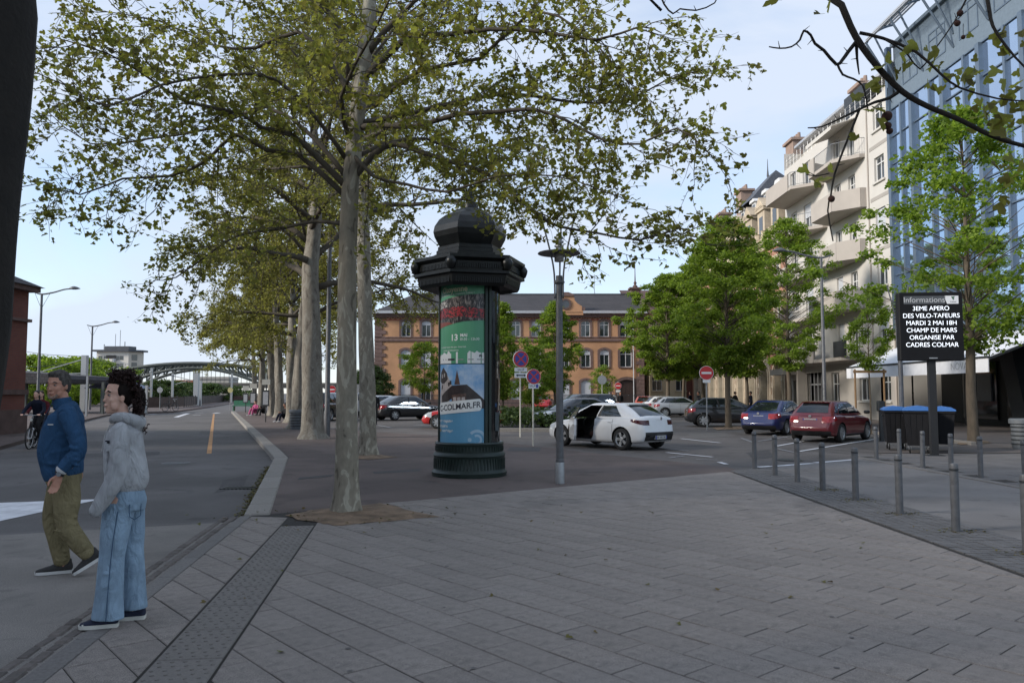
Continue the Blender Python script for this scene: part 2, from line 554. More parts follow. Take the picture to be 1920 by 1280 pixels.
# tactile paving strip: studded slabs
tact = None
nT = 0
tside = Vector((-tdir.y, tdir.x))
base = TR0
tlen = 0.60
twid = 0.40
b = MB()
hw, hl = twid / 2 - .006, tlen / 2 - .006
b.box((0, 0, -0.012), (tlen - .012, twid - .012, 0.034), bev=0.006)
b2 = MB()
for i in range(8):
    for j in range(5):
        x = -hl + .04 + i * (2 * hl - .08) / 7 + (0.0)
        y = -hw + .045 + j * (2 * hw - .09) / 4 + (0.012 if i % 2 else -0.012)
        b2.lathe([(0.014, 0.004), (0.012, 0.0085), (0.007, 0.0105)], 6, (x, y, 0))
ang = atan2(tdir.y, tdir.x)
strip = thing('tactile_paving', 'dark studded warning strip set into the slabs beside the kerb', 'tactile strip', (TR0.x, TR0.y, 0), ang)
sm = b.build('studded_slab', M['tactile'], strip)
st = tag(b2.build('stud_field', M['tactile'], sm, smooth=True), kind='stuff')
sm.location = (tlen / 2, -twid / 2 + 0.012, 0.0035)
for k in range(1, 10):
    c = sm.copy(); COL.objects.link(c); c.location = (tlen * (k + .5), -twid / 2 + .012, 0.0035 + random.uniform(-.001, .001))
    s2 = st.copy(); COL.objects.link(s2); s2.parent = c
# flush granite band, stone by stone, and the cobbled gutter beside it
BA, BB = Vector((-3.47, 10.36)), Vector((-2.30, 1.8))
bdv = (BB - BA).normalized(); bl = (BB - BA).length
ang2 = atan2(bdv.y, bdv.x)
border = thing('border_strip', 'flush granite border strip between cobbled gutter and paving', 'border strip', (BA.x, BA.y, 0), ang2)
x = 0
while x < bl:
    l = random.uniform(0.75, 1.0)
    b = MB(); b.box((0, 0, 0), (l - .008, 0.145, 0.05), bev=.006)
    b.build('border_stone', M['band'], border, loc=(x + l / 2, -0.005, -0.019 + random.uniform(-.001, .001)))
    x += l
gut = thing('cobble_gutter', 'row of worn brown cobbles along the raised crossing', 'gutter', (BA.x, BA.y, 0), ang2)
for row in range(2):
    x = 0.0
    while x < bl:
        l = random.uniform(0.13, 0.26)
        wd = 0.105
        b = MB(); b.box((0, 0, 0), (l - .012, wd - .012 - random.uniform(0, .02), 0.06), bev=.014, rz=random.uniform(-.06, .06))
        b.build('cobble', M['cobble'], gut, loc=(x + l / 2, -0.145 - row * 0.11, -0.025 + random.uniform(-.004, .004)))
        x += l
# raised kerb, stone by stone
kerb = thing('kerb', 'pale raised granite kerb curving along the road under the plane trees', 'kerb', (0, 0, 0))
kw = 0.33
for i in range(len(KR) - 1):
    a, c = KR[i], KR[i + 1]
    d = (c - a); n = max(1, int(round(d.length / 1.0))); an = atan2(d.y, d.x)
    for k in range(n):
        p = a + d * ((k + .5) / n)
        if p.y > 60 and k % 1: continue
        l = d.length / n
        nn = Vector((sin(an), -cos(an), 0))
        q = p + nn * (kw / 2)
        b = MB(); b.box((0, 0, 0), (l - .008, kw, 0.16), bev=.018)
        b.build('kerb_stone', M['kerb'], kerb, loc=(q.x, q.y, -0.06 + random.uniform(-.002, .002)), rot=(0, 0, an + random.uniform(-.004, .004)))
# sandy tree pits
def pit(name, pts, label):
    b = MB()
    c = Vector((sum(p.x for p in pts) / len(pts), sum(p.y for p in pts) / len(pts), 0))
    ring = []
    n = len(pts)
    for i in range(n):
        for t in (0, .25, .5, .75):
            p = pts[i].lerp(pts[(i + 1) % n], t)
            ring.append(p + Vector((random.uniform(-.05, .05), random.uniform(-.05, .05), 0)))
    m_ = len(ring)
    V = [(p.x, p.y, 0.010) for p in ring] + [(c.x + (p.x - c.x) * .86, c.y + (p.y - c.y) * .86, 0.022 + random.uniform(0, .006)) for p in ring] + [(c.x + (p.x - c.x) * .4, c.y + (p.y - c.y) * .4, 0.04 + random.uniform(0, .015)) for p in ring] + [(c.x, c.y, .05)]
    F = []
    for i in range(m_):
        j = (i + 1) % m_
        F += [(i, j, m_ + j, m_ + i), (m_ + i, m_ + j, 2 * m_ + j, 2 * m_ + i), (2 * m_ + i, 2 * m_ + j, 3 * m_)]
    b.add(V, F)
    return tag(b.build(name, M['soil'], smooth=True), kind='structure')
pit('tree_pit', PIT, '')
pit('tree_pit', [gp(640, 858), gp(690, 862), gp(745, 857), gp(700, 851)], '')
pit('tree_pit', [gp(1335, 802), gp(1345, 806), gp(1405, 804), gp(1395, 799)], '')
pit('tree_pit', [gp(1795, 830), gp(1800, 834), gp(1860, 831), gp(1850, 827)], '')

# right: strip of small setts along the bollards, concrete lane, far pavement
sett = sheet('sett_strip', [(4.5, -3), (5.55, -3), (5.55, 17.2), (4.5, 16.3)], -0.001, M['joint'])
b = MB()
for i in range(0, 118):
    y = 5.6 + i * 0.098
    for j in range(9):
        x = 4.515 + j * 0.115
        if y > 16.3 + (x - 4.5) * .8: continue
        b.box((x + .056 + random.uniform(-.004, .004), y + .048, 0.0 + random.uniform(-.002, .002)), (0.102, 0.085, 0.02), rz=random.uniform(-.04, .04))
tag(b.build('setts', mat('sett_granite', (0.125, 0.12, 0.118), 0.85, 0.3, 3.0, 0.5, 100, detail=12), sett, fixn=False), kind='stuff')
sheet('lane', [(5.55, -3), (8.55, -3), (8.55, 19.6), (7.2, 18.6), (5.55, 17.0)], 0.001, M['lane'])
rp_ = sheet('right_pavement', [(8.75, -3), (30, -3), (30, 60), (14.4, 60), (14.4, 24), (9.2, 20.4), (8.75, 19.7)], -0.0005, M['joint'])
b = MB()
for i in range(22):
    for j in range(14):
        x = 8.8 + j * 0.6 + (0.3 if i % 2 else 0); y = 11.0 + i * 0.45
        if y > 20 + (x - 8.8) * .75 or y < 11 : continue
        b.box((x + .3, y + .22, 0.002 + random.uniform(-.002, .002)), (0.588, 0.438, 0.02), bev=.004)
tag(b.build('pavement_slabs', mat('old_pavement_slab', (0.12, 0.112, 0.108), 0.85, 0.25, 1.4, 0.4, 90, detail=12), rp_, fixn=False), kind='stuff')
sheet('terrace_paving', [(9.6, 21.2), (17.2, 21.2), (30, 21.2), (30, 60), (14.5, 60), (14.5, 24.6)], 0.006, mat('terrace_asphalt', (0.105, 0.088, 0.08), 0.9, 0.2, 1.0, 0.3, 90, detail=10))
b = MB(); b.bb(8.56, 8.74, -3, 19.7, -0.05, 0.02, bev=.01)
tag(b.build('lane_edging', M['band']), kind='structure')
# rim of the parking bay by the arcades
b = MB(); b.bb(14.3, 14.48, 24.6, 84, -0.05, 0.1, bev=.015)
tag(b.build('pavement_kerb', M['kerb']), kind='structure')

def stripe(name, a, c, wd, m, z=0.0, parent=None):
    d = (c - a); d.z = 0
    n = Vector((-d.y, d.x, 0)).normalized() * wd / 2
    return sheet(name, [a - n, c - n, c + n, a + n], z, m, parent=parent)
marks = [((1250, 848), (1336, 856.5), .12), ((1277, 822), (1351, 830), .12), ((1498, 846), (1640, 823), .12), ((1456, 836), (1520, 824.5), .12), ((1421, 827), (1480, 818), .12),
         ((1390, 821), (1412, 829), .1), ((1458, 841), (1490, 848), .1), ((1200, 836), (1290, 845), .1), ((1255, 858), (1285, 854), .1), ((1348, 866), (1362, 870), .12), ((1305, 861), (1345, 862), .1),
         ((708, 797), (732, 801), .2), ((775, 798), (815, 795), .2), ((700, 787), (760, 784), .2)]
for i, (a, c, wd) in enumerate(marks):
    stripe('bay_line', gp(*a), gp(*c), wd, M['white_paint'] if i in (0, 1, 2, 3, 9) else M['worn_paint'], 0.0045 if i < 99 else 0, lot)
stripe('stop_line', gp(1420, 875.5), gp(1446, 874), .17, M['white_paint'], 0.006, lot)
stripe('stop_line', gp(1450, 874), gp(1522, 868.5), .15, M['white_paint'], 0.006, lot)
stripe('stop_line', gp(1528, 867.5), gp(1603, 861.5), .15, M['white_paint'], 0.006, lot)
road = bpy.data.objects['road']
stripe('lane_line', gp(392, 850, ROADZ), gp(401, 776, ROADZ), .13, M['orange_paint'], ROADZ + .005, road)
for (a, c) in (((330, 782), (352, 775)), ((338, 775), (358, 774.5)), ((362, 778), (376, 778)), ((365, 774), (382, 773.6)), ((280, 776), (293, 775.5)), ((310, 771.5), (325, 771.5)), ((400, 775), (411, 773.5))):
    stripe('zebra_mark', gp(*a, ROADZ), gp(*c, ROADZ), .35, M['white_paint'], ROADZ + .006, road)
# left-hand pavement before the station and along the railway
lp = [gp(0, 836), gp(60, 820), gp(160, 786), gp(200, 777), gp(255, 773), gp(325, 771), gp(400, 761), gp(455, 752)]
b = MB()
n = len(lp)
V = [(p.x, p.y, -0.002) for p in lp] + [(p.x, p.y, ROADZ - .02) for p in lp] + [(p.x - 40, p.y + 6, -0.002) for p in lp]
F = []
for i in range(n - 1):
    F += [(i, i + 1, n + i + 1, n + i), (i, 2 * n + i, 2 * n + i + 1, i + 1)]
b.add(V, F)
tag(b.build('station_pavement', M['asphalt_red']), kind='structure')

# repair patches, covers, gum spots and stray leaves
def blotch(pts, z, m, name, parent):
    P = []
    for i in range(len(pts)):
        for t in (0, .33, .66):
            p = pts[i].lerp(pts[(i + 1) % len(pts)], t); P.append((p.x + random.uniform(-.03, .03), p.y + random.uniform(-.04, .04)))
    return sheet(name, P, z, m, parent=parent)
pavm = bpy.data.objects['pavement']
dkp = mat('tar_patch', (0.048, 0.044, 0.044), .8, .2, 2, .4, 150, speck=(200, .3))
ltp = mat('old_patch', (0.105, 0.098, 0.092), .9, .2, 2, .4, 150, speck=(200, .3))
for q in ([(560, 895), (625, 889), (622, 893), (556, 899)], [(700, 884), (790, 879), (788, 883), (702, 888)], [(960, 838), (1015, 838), (1010, 846), (950, 845)]):
    blotch([gp(*p) for p in q], .0035, dkp, 'tar_patch', pavm)
for q in ([(300, 800), (380, 800), (372, 818), (280, 816)], [(420, 900), (470, 890), (455, 912), (400, 925)], [(160, 850), (300, 846), (300, 852), (155, 857)]):
    blotch([gp(*p, ROADZ) for p in q], ROADZ + .003, dkp if q[0][0] != 300 else ltp, 'tar_patch', bpy.data.objects['road'])
for q in ([(1290, 812), (1360, 810), (1372, 818), (1300, 822)], [(1400, 848), (1440, 842), (1452, 856), (1410, 862)]):
    blotch([gp(*p) for p in q], -.0035 if q[0][0] != 1120 else .0, dkp if q[0][0] != 1290 else ltp, 'tar_patch', lot)
def cover(p, z, r, label):
    t = thing('manhole_cover', label, 'manhole cover', (p.x, p.y, z))
    b = MB(); b.lathe([(r, 0), (r, .006), (r * .97, .008)], 28); o = b.build('frame', M['dark_metal'], t)
    b = MB()
    for i in range(-4, 5):
        for j in range(-4, 5):
            if (i * i + j * j) ** .5 < 4.2: b.box((i * r * .2, j * r * .2, .0095), (r * .12, r * .05, .004), rz=.7 if (i + j) % 2 else -.7)
    tag(b.build('tread_pattern', M['grey_metal'], o), kind='stuff')
cover(gp(330, 868, ROADZ), ROADZ, .34, 'round iron manhole cover in the road left of the kerb')
cover(gp(1480, 862), 0.0, .32, 'round iron manhole cover in the lane beyond the front bollards')
gum = MB()
for i in range(60):
    y = 4.2 + 9 * random.random() ** 1.3; x = random.uniform(-.55 * y, .45 * y)
    if x > 4.3 or x < -1.4 or y > 11.5 + x * .7: continue
    r = random.uniform(.008, .02); gum.add([(x + r * cos(a * pi / 4) * random.uniform(.8, 1.2), y + r * sin(a * pi / 4) * random.uniform(.8, 1.2), .0105) for a in range(8)], [list(range(8))])
tag(gum.build('gum_spots', mat('gum_dark', (.11, .10, .095), .8), plaza), kind='stuff')
# ================================================================== BUILDINGS
def brickmat(name, c1, c2, mortar, bw=0.22, bh=0.07, mort=0.012, off=0.5, rough=0.85, bump=0.3):
    m = bpy.data.materials.new(name); m.use_nodes = True
    t = m.node_tree; b = t.nodes['Principled BSDF']; N = t.nodes.new; L = t.links.new
    tc = N('ShaderNodeTexCoord'); sp = N('ShaderNodeSeparateXYZ'); cb = N('ShaderNodeCombineXYZ'); ad = N('ShaderNodeMath'); ad.operation = 'ADD'
    L(tc.outputs['Object'], sp.inputs[0]); L(sp.outputs['X'], ad.inputs[0]); L(sp.outputs['Y'], ad.inputs[1])
    L(ad.outputs[0], cb.inputs['X']); L(sp.outputs['Z'], cb.inputs['Y'])
    br = N('ShaderNodeTexBrick')
    br.inputs['Scale'].default_value = 1.0
    br.inputs['Brick Width'].default_value = bw; br.inputs['Row Height'].default_value = bh
    br.inputs['Mortar Size'].default_value = mort; br.inputs['Mortar Smooth'].default_value = 0.2
    br.inputs['Color1'].default_value = (*c1, 1); br.inputs['Color2'].default_value = (*c2, 1); br.inputs['Mortar'].default_value = (*mortar, 1)
    br.offset = off
    L(cb.outputs[0], br.inputs['Vector'])
    nz = N('ShaderNodeTexNoise'); nz.inputs['Scale'].default_value = 0.7; nz.inputs['Detail'].default_value = 9
    L(tc.outputs['Object'], nz.inputs['Vector'])
    mr = N('ShaderNodeMapRange'); mr.inputs['From Min'].default_value = .3; mr.inputs['From Max'].default_value = .7
    mr.inputs['To Min'].default_value = .82; mr.inputs['To Max'].default_value = 1.15
    L(nz.outputs['Fac'], mr.inputs['Value'])
    hs = N('ShaderNodeHueSaturation'); L(br.outputs['Color'], hs.inputs['Color']); L(mr.outputs['Result'], hs.inputs['Value'])
    L(hs.outputs['Color'], b.inputs['Base Color'])
    b.inputs['Roughness'].default_value = rough
    bp = N('ShaderNodeBump'); bp.inputs['Strength'].default_value = bump; bp.inputs['Distance'].default_value = 0.01; bp.invert = True
    L(br.outputs['Fac'], bp.inputs['Height']); L(bp.outputs['Normal'], b.inputs['Normal'])
    return m
M['orange_brick'] = brickmat('orange_brick', (0.47, 0.24, 0.115), (0.51, 0.27, 0.13), (0.36, 0.22, 0.14))
M['pink_stone'] = mat('dark_sandstone', (0.13, 0.085, 0.075), 0.9, 0.25, 3, 0.4, 30, obvar=0.2)
M['red_frieze'] = mat('frieze_brick_red', (0.24, 0.075, 0.045), 0.85, 0.2, 8)
M['cream_stone'] = mat('cream_stone', (0.42, 0.35, 0.26), 0.85, 0.22, 1.6, 0.3, 30, obvar=0.12)
M['slate'] = brickmat('slate_roof', (0.040, 0.038, 0.042), (0.055, 0.05, 0.054), (0.02, 0.02, 0.022), 0.3, 0.22, 0.02, rough=0.9)
M['slate_blue'] = brickmat('blue_slate_roof', (0.055, 0.060, 0.072), (0.072, 0.078, 0.09), (0.03, 0.032, 0.036), 0.3, 0.25, 0.02, rough=0.5)
M['tile_brown'] = brickmat('brown_tile_roof', (0.10, 0.055, 0.045), (0.13, 0.075, 0.06), (0.05, 0.03, 0.03), 0.3, 0.3, 0.03)
M['zinc'] = mat('zinc', (0.42, 0.43, 0.45), 0.45, 0.1, 4, metal=0.3)
M['render_white'] = mat('cream_render', (0.53, 0.505, 0.465), 0.9, 0.07, 0.5, 0.15, 60, detail=10)
M['render_grey'] = mat('taupe_render', (0.34, 0.315, 0.285), 0.9, 0.08, 0.5, 0.15, 60, detail=10)
M['render_cream'] = mat('yellow_cream_render', (0.55, 0.48, 0.33), 0.9, 0.08, 0.6, 0.15, 60)
M['red_brick'] = brickmat('station_red_brick', (0.17, 0.05, 0.038), (0.21, 0.065, 0.045), (0.12, 0.07, 0.06))
M['pink_brick'] = brickmat('arcade_brick', (0.34, 0.125, 0.075), (0.40, 0.16, 0.10), (0.36, 0.26, 0.2))
M['curtain'] = mat('curtain', (0.42, 0.41, 0.39), 0.9, 0.15, 8, sc3=(6, 1, 1))
M['blue_glass'] = mat('blue_mirror_glass', (0.44, 0.55, 0.70), 0.035, 0.04, 0.3, metal=0.92)
M['mullion'] = mat('blue_grey_mullion', (0.12, 0.16, 0.21), 0.4, 0.08, 3, metal=0.4)
M['bal_taupe'] = mat('balcony_render', (0.40, 0.36, 0.32), 0.9, 0.07, 0.8, 0.1, 50)
M['dark_interior'] = mat('dark_interior', (0.018, 0.018, 0.02), 0.8, 0.2)

def wall(mb, x0, x1, z0, z1, holes, dep=0.25, m=0):
    xs = sorted(set([x0, x1] + [h[0] for h in holes] + [h[1] for h in holes]))
    zs = sorted(set([z0, z1] + [h[2] for h in holes] + [h[3] for h in holes]))
    xs = [x for x in xs if x0 <= x <= x1]; zs = [z for z in zs if z0 <= z <= z1]
    for i in range(len(xs) - 1):
        for k in range(len(zs) - 1):
            cx = (xs[i] + xs[i + 1]) / 2; cz = (zs[k] + zs[k + 1]) / 2
            if any(h[0] < cx < h[1] and h[2] < cz < h[3] for h in holes): continue
            mb.add([(xs[i], 0, zs[k]), (xs[i + 1], 0, zs[k]), (xs[i + 1], 0, zs[k + 1]), (xs[i], 0, zs[k + 1])], [(0, 1, 2, 3)], m)
    for a, c, p, q in holes:
        mb.add([(a, 0, p), (a, dep, p), (a, dep, q), (a, 0, q)], [(0, 1, 2, 3)], m)
        mb.add([(c, 0, p), (c, 0, q), (c, dep, q), (c, dep, p)], [(0, 1, 2, 3)], m)
        mb.add([(a, 0, q), (a, dep, q), (c, dep, q), (c, 0, q)], [(0, 1, 2, 3)], m)
        mb.add([(a, 0, p), (c, 0, p), (c, dep, p), (a, dep, p)], [(0, 1, 2, 3)], m)
WCACHE = {}
def cached(key, fn):
    if key not in WCACHE: WCACHE[key] = fn()
    return WCACHE[key]
def meshof(mb, name, m, smooth=False):
    o = mb.build(name, m, smooth=smooth)
    me = o.data
    bpy.data.objects.remove(o)
    return me
def ring_prism(mb, outer, inner, y0, y1, m=0):
    n = len(outer)
    V = [(p[0], y0, p[1]) for p in outer] + [(p[0], y0, p[1]) for p in inner] + [(p[0], y1, p[1]) for p in outer] + [(p[0], y1, p[1]) for p in inner]
    F = []
    for i in range(n):
        j = (i + 1) % n
        F += [(i, j, n + j, n + i), (2 * n + i, 3 * n + i, 3 * n + j, 2 * n + j), (i, 2 * n + i, 2 * n + j, j), (n + i, n + j, 3 * n + j, 3 * n + i)]
    mb.add(V, F, m)
def add_window(parent, x, z, w, h, rise=0.0, dep=0.18, fm=None, sash=2, surround=None, sw=0.16, shutter=0.0, sill=True, gm=None, proud=0.05, curtain=False, shm=None):
    """one window: frame with sashes, panes, and where the house has them surround, sill, shutter"""
    fm = fm or M['winwhite']; gm = gm or M['glass']
    key = (w, h, rise, sash, fm.name, round(dep, 3))
    def fr():
        b = MB(); t = 0.07
        O = arch_pts(w, h, rise); I = arch_pts(w - 2 * t, h - 2 * t, max(0, rise * .85)); I = [(p[0], p[1] + t) for p in I]
        ring_prism(b, O, I, dep - .06, dep)
        for k in range(1, sash):
            xx = -w / 2 + w * k / sash
            b.bb(xx - .035, xx + .035, dep - .065, dep - .004, t, h - t)
        if h > 1.4: b.bb(-w / 2 + t, w / 2 - t, dep - .064, dep - .005, h * .72, h * .72 + .06)
        return meshof(b, 'window', fm)
    o = link('window', cached(('f',) + key, fr), parent, (x, 0, z))
    def pn():
        b = MB(); P = arch_pts(w - .06, h - .06, rise)
        b.add([(p[0], dep - .025, p[1] + .03) for p in P], [list(range(len(P)))])
        return meshof(b, 'pane', gm)
    link('pane', cached(('p', gm.name) + key, pn), o)
    if curtain:
        def cu():
            b = MB(); b.bb(-w / 2 + .05, -w / 2 + w * .3, dep + .01, dep + .03, .05, h - .1); b.bb(w / 2 - w * .3, w / 2 - .05, dep + .01, dep + .03, .05, h - .1)
            return meshof(b, 'curtain', M['curtain'])
    if shutter > 0:
        def sh():
            b = MB(); hh = h * shutter
            zt = h - 0.02
            P = arch_pts(w - .04, hh, rise)
            b.prism([(p[0], p[1] + zt - hh) for p in P], 'y', dep - .10, dep - .07)
            nsl = int(hh / .09)
            for k in range(nsl):
                zz = zt - hh + .01 + k * .09
                b.bb(-w / 2 + .03, w / 2 - .03, dep - .108, dep - .10, zz, zz + .075)
            return meshof(b, 'shutter', shm or M['shutter'])
        link('shutter', cached(('s', shutter, (shm or M['shutter']).name) + key, sh), o)
    if surround:
        def su():
            b = MB()
            O = arch_pts(w + 2 * sw, h + sw, rise * 1.15); I = arch_pts(w - .02, h - .01, rise)
            ring_prism(b, O, I, -proud, dep - .08)
            return meshof(b, 'surround', surround)
        link('surround', cached(('r', sw, surround.name) + key, su), o)
    if sill:
        def si():
            b = MB(); b.bb(-w / 2 - .14, w / 2 + .14, -.12, dep - .07, -.12, 0.0, bev=.01)
            return meshof(b, 'sill', surround or M['render_white'])
        link('sill', cached(('i', (surround or M['render_white']).name) + key, si), o)
    return o

# ---------------------------------------------------------------- orange brick building across the square
OY = 85.0
ox0 = at(703, 640, OY).x; ox1 = at(1207, 640, OY).x
oe = at(960, 588, OY).z; orr = at(960, 537, OY).z
ob = thing('brick_building', 'long orange brick building with dark slate roof across the square', 'building', (0, OY, 0))
ups = [761, 799, 842, 882, 928, 967, 1005, 1058, 1098, 1133, 1173]
zU0, zU1 = at(960, 631, OY).z, at(960, 601, OY).z
zM0, zM1 = at(960, 688, OY).z, at(960, 655, OY).z
zG0, zG1 = at(960, 752, OY).z, at(960, 712, OY).z
holes = []; specs = []
for i, u in enumerate(ups):
    x = at(u, 640, OY).x
    wd = 1.02 if i < 10 else 1.25
    holes.append((x - wd / 2, x + wd / 2, zU0, zU1)); specs.append((x, zU0, wd, zU1 - zU0, .2, 0.28 if i in (0, 1, 6, 10) else (0.4 if i == 7 else 0), True))
    wm = 1.05 if i < 10 else 1.3
    holes.append((x - wm / 2, x + wm / 2, zM0, zM1)); specs.append((x, zM0, wm, zM1 - zM0, .26, 0.9 if i < 4 else (0.3 if i in (8, 9) else 0), True))
    if i < 10:
        holes.append((x - .55, x + .55, zG0, zG1)); specs.append((x, zG0, 1.1, zG1 - zG0, .26, 0.98 if i in (0, 3, 5, 7, 8) else 0.5, False))
dx = at(1175, 640, OY).x
holes.append((dx - 1.05, dx + 1.05, 0.25, zG1 + .05))
b = MB(); wall(b, ox0, ox1, 0, oe, holes, .3)
b.add([(ox0, 0, 0), (ox0, 14, 0), (ox0, 14, oe), (ox0, 0, oe)], [(0, 1, 2, 3)]); b.add([(ox1, 0, 0), (ox1, 14, 0), (ox1, 14, oe), (ox1, 0, oe)], [(0, 1, 2, 3)])
b.build('wall', M['orange_brick'], ob, fixn=False)
b = MB(); b.bb(ox0 + .3, ox1 - .3, .9, 1.0, 0.2, oe - .2); b.build('interior', M['dark_interior'], ob)
for (x, z, wd, h, rise, sh, sl) in specs:
    add_window(ob, x, z, wd, h, rise, .22, sash=2, surround=M['pink_stone'], sw=.22, shutter=sh, sill=sl)
# entrance door
d = MB(); P = arch_pts(2.1, zG1 + .05 - .25, .4); d.prism([(p[0], p[1]) for p in P], 'y', .12, .2)
for sx in (-.55, .55):
    for zz in (.3, 1.35): d.bb(sx - .36, sx + .36, .09, .12, zz, zz + .85)
dm = mat('dark_wood_door', (0.035, 0.02, 0.016), 0.5, 0.2, 6)
do = d.build('door', dm, ob, loc=(dx, 0, .25))
b = MB(); ring_prism(b, arch_pts(2.1 + .5, zG1 + .35 - .25, .46), arch_pts(2.06, zG1 + .03 - .25, .4), -.08, .12); b.build('surround', M['pink_stone'], do)
b = MB(); b.tube([(.08, .06, 1.15), (.08, .0, 1.15), (.2, .0, 1.15)], .018, 6); b.build('handle', M['galv'], do)
# plinth, string courses, cornice, gutter
b = MB(); b.bb(ox0 - .08, dx - 1.35, -.1, 0.05, -.05, .95); b.bb(dx + 1.35, ox1 + .08, -.1, .05, -.05, .95); b.build('plinth', M['pink_stone'], ob)
zs = at(960, 640, OY).z
b = MB(); b.bb(ox0 - .05, ox1 + .05, -.14, .02, zs, zs + .28, bev=.04); b.bb(ox0 - .05, ox1 + .05, -.09, .02, zs + .36, zs + .52, bev=.03); b.build('string_course', M['pink_stone'], ob)
zf = at(960, 599, OY).z; zf2 = at(960, 592.5, OY).z
b = MB(); b.bb(ox0 + .9, ox1 - .9, -.035, .02, zf - .10, zf2 + .06); b.build('frieze', M['red_frieze'], ob)
b = MB()
n = int((ox1 - ox0 - 2) / .55)
for i in range(n):
    x = ox0 + 1.1 + i * .55
    zc = (zf + zf2) / 2; hh = (zf2 - zf) / 2 * .95
    b.add([(x + .27 + sx * px, -.045, zc + pz) for sx in (1,) for px, pz in ((-.26, 0), (-.2, -.02), (0, hh - .06), (.2, -.02), (.26, 0), (0, hh))], [(0, 1, 2, 5), (2, 3, 4, 5)])
    b.add([(x + .27 + px, -.045, zc + pz) for px, pz in ((-.26, 0), (-.2, .02), (0, -hh + .06), (.2, .02), (.26, 0), (0, -hh))], [(0, 1, 2, 5), (2, 3, 4, 5)])
tag(b.build('frieze_lozenges', mat('frieze_cream', (0.46, 0.36, 0.24), .85, .15), ob), kind='stuff')
b = MB(); b.bb(ox0 - .2, ox1 + .2, -.35, .02, oe - .42, oe - .2, bev=.04); b.bb(ox0 - .25, ox1 + .25, -.5, .05, oe - .2, oe, bev=.04); b.build('cornice', M['pink_stone'], ob)
gx = at(1060, 600, OY).x
b = MB(); b.bb(ox0 - .3, gx - 1.9, -.72, -.5, oe - .02, oe + .26); b.bb(gx + 1.9, ox1 + .3, -.72, -.5, oe - .02, oe + .26); b.build('gutter', M['zinc'], ob)
b = MB()
b.add([(ox0 - .3, -.6, oe + .1), (ox1 + .3, -.6, oe + .1), (ox1 + .3, 7, orr), (ox0 + 3.2, 7, orr), (ox0 - .3, 14, oe + .1), (ox1 + .3, 14, oe + .1)], [(0, 1, 2, 3), (0, 3, 4), (3, 2, 5, 4), (1, 5, 2), (0, 4, 5, 1)])
ro = b.build('roof', M['slate'], ob)
b = MB(); b.bb(ox0 + 3.2, ox1 + .3, 6.85, 7.15, orr - .02, orr + .1); b.build('ridge', M['slate_blue'], ro)
# gable wall parapet with a finial on its right end
b = MB(); b.prism([(-.7, oe), (7, orr + .15), (7.4, orr + .15), (7.4, orr - .1), (-.4, oe - .1)], 'x', ox1 + .05, ox1 + .5); b.build('parapet', M['pink_stone'], ro)
b = MB(); b.bb(ox1 - .35, ox1 + .75, 6.2, 7.4, orr - .5, orr + .55); b.bb(ox1 - .55, ox1 + .95, 6.0, 7.6, orr + .55, orr + .75); b.lathe([(.28, 0), (.3, .2), (.12, .4), (.2, .6), (.08, .8), (.05, 1.6), (.02, 3.8)], 8, (ox1 + .2, 6.8, orr + .75)); b.build('finial', M['pink_stone'], ro)
b = MB(); b.tube([(at(1127, 500, OY).x, 7, orr), (at(1127, 500, OY).x, 7, orr + 2.4)], .03, 5)
for k in range(4): b.tube([(at(1127, 500, OY).x - .9 + .1 * k, 7, orr + 1.2 + .35 * k), (at(1127, 500, OY).x + .9 - .1 * k, 7, orr + 1.2 + .35 * k)], .015, 4)
b.build('aerial', M['galv'], ro)
# curved central gable with a round window
gz0 = oe - .2; gz1 = at(1060, 549, OY).z
G = [(-1.9, 0), (1.9, 0), (1.9, .5), (1.75, .9), (1.3, 1.15), (1.0, 1.45), (.95, 1.75), (.7, 2.0)]
hg = gz1 - gz0
P = [(x, z / 2.0 * (hg - .3)) for x, z in G]
P = P + [(-x, z) for x, z in reversed(P[2:])]
b = MB(); b.prism(P, 'y', -.55, .1); ga = b.build('gable', M['orange_brick'], ob, loc=(gx, 0, gz0))
b = MB(); b.prism([(-.95, hg - .42), (.95, hg - .42), (.8, hg - .18), (.3, hg), (-.3, hg), (-.8, hg - .18)], 'y', -.68, .12); b.bb(-2.1, -1.75, -.7, .1, .5, .85); b.bb(1.75, 2.1, -.7, .1, .5, .85); b.build('coping', M['pink_stone'], ga)
b = MB(); ring_prism(b, [(.62 * cos(a * pi / 8), .62 * sin(a * pi / 8) + hg * .48) for a in range(16)], [(.42 * cos(a * pi / 8), .42 * sin(a * pi / 8) + hg * .48) for a in range(16)], -.64, -.5); rw = b.build('round_window', M['pink_stone'], ga)
b = MB(); b.add([(.44 * cos(a * pi / 8), -.56, .44 * sin(a * pi / 8) + hg * .48) for a in range(16)], [list(range(16))]); b.build('pane', M['glass'], rw)
# quoins stone by stone
z = .95; k = 0
while z < oe - .45:
    for sgn, xe in ((1, ox0), (-1, ox1)):
        wq = 1.25 if k % 2 else .85
        if sgn < 0: wq *= .7
        key = ('q', wq)
        me = cached(key, lambda: meshof(MB().bb(-wq / 2, wq / 2, -.09, .02, .0, .40, bev=.03), 'quoin_stone', M['pink_stone']))
        link('quoin_stone', me, ob, (xe + sgn * (wq / 2 - .04), 0, z))
    z += .415; k += 1
b = MB(); b.tube([(ox1 - 1.15, -.12, .1), (ox1 - 1.15, -.12, oe - .3)], .06, 6); b.build('downpipe', M['zinc'], ob)
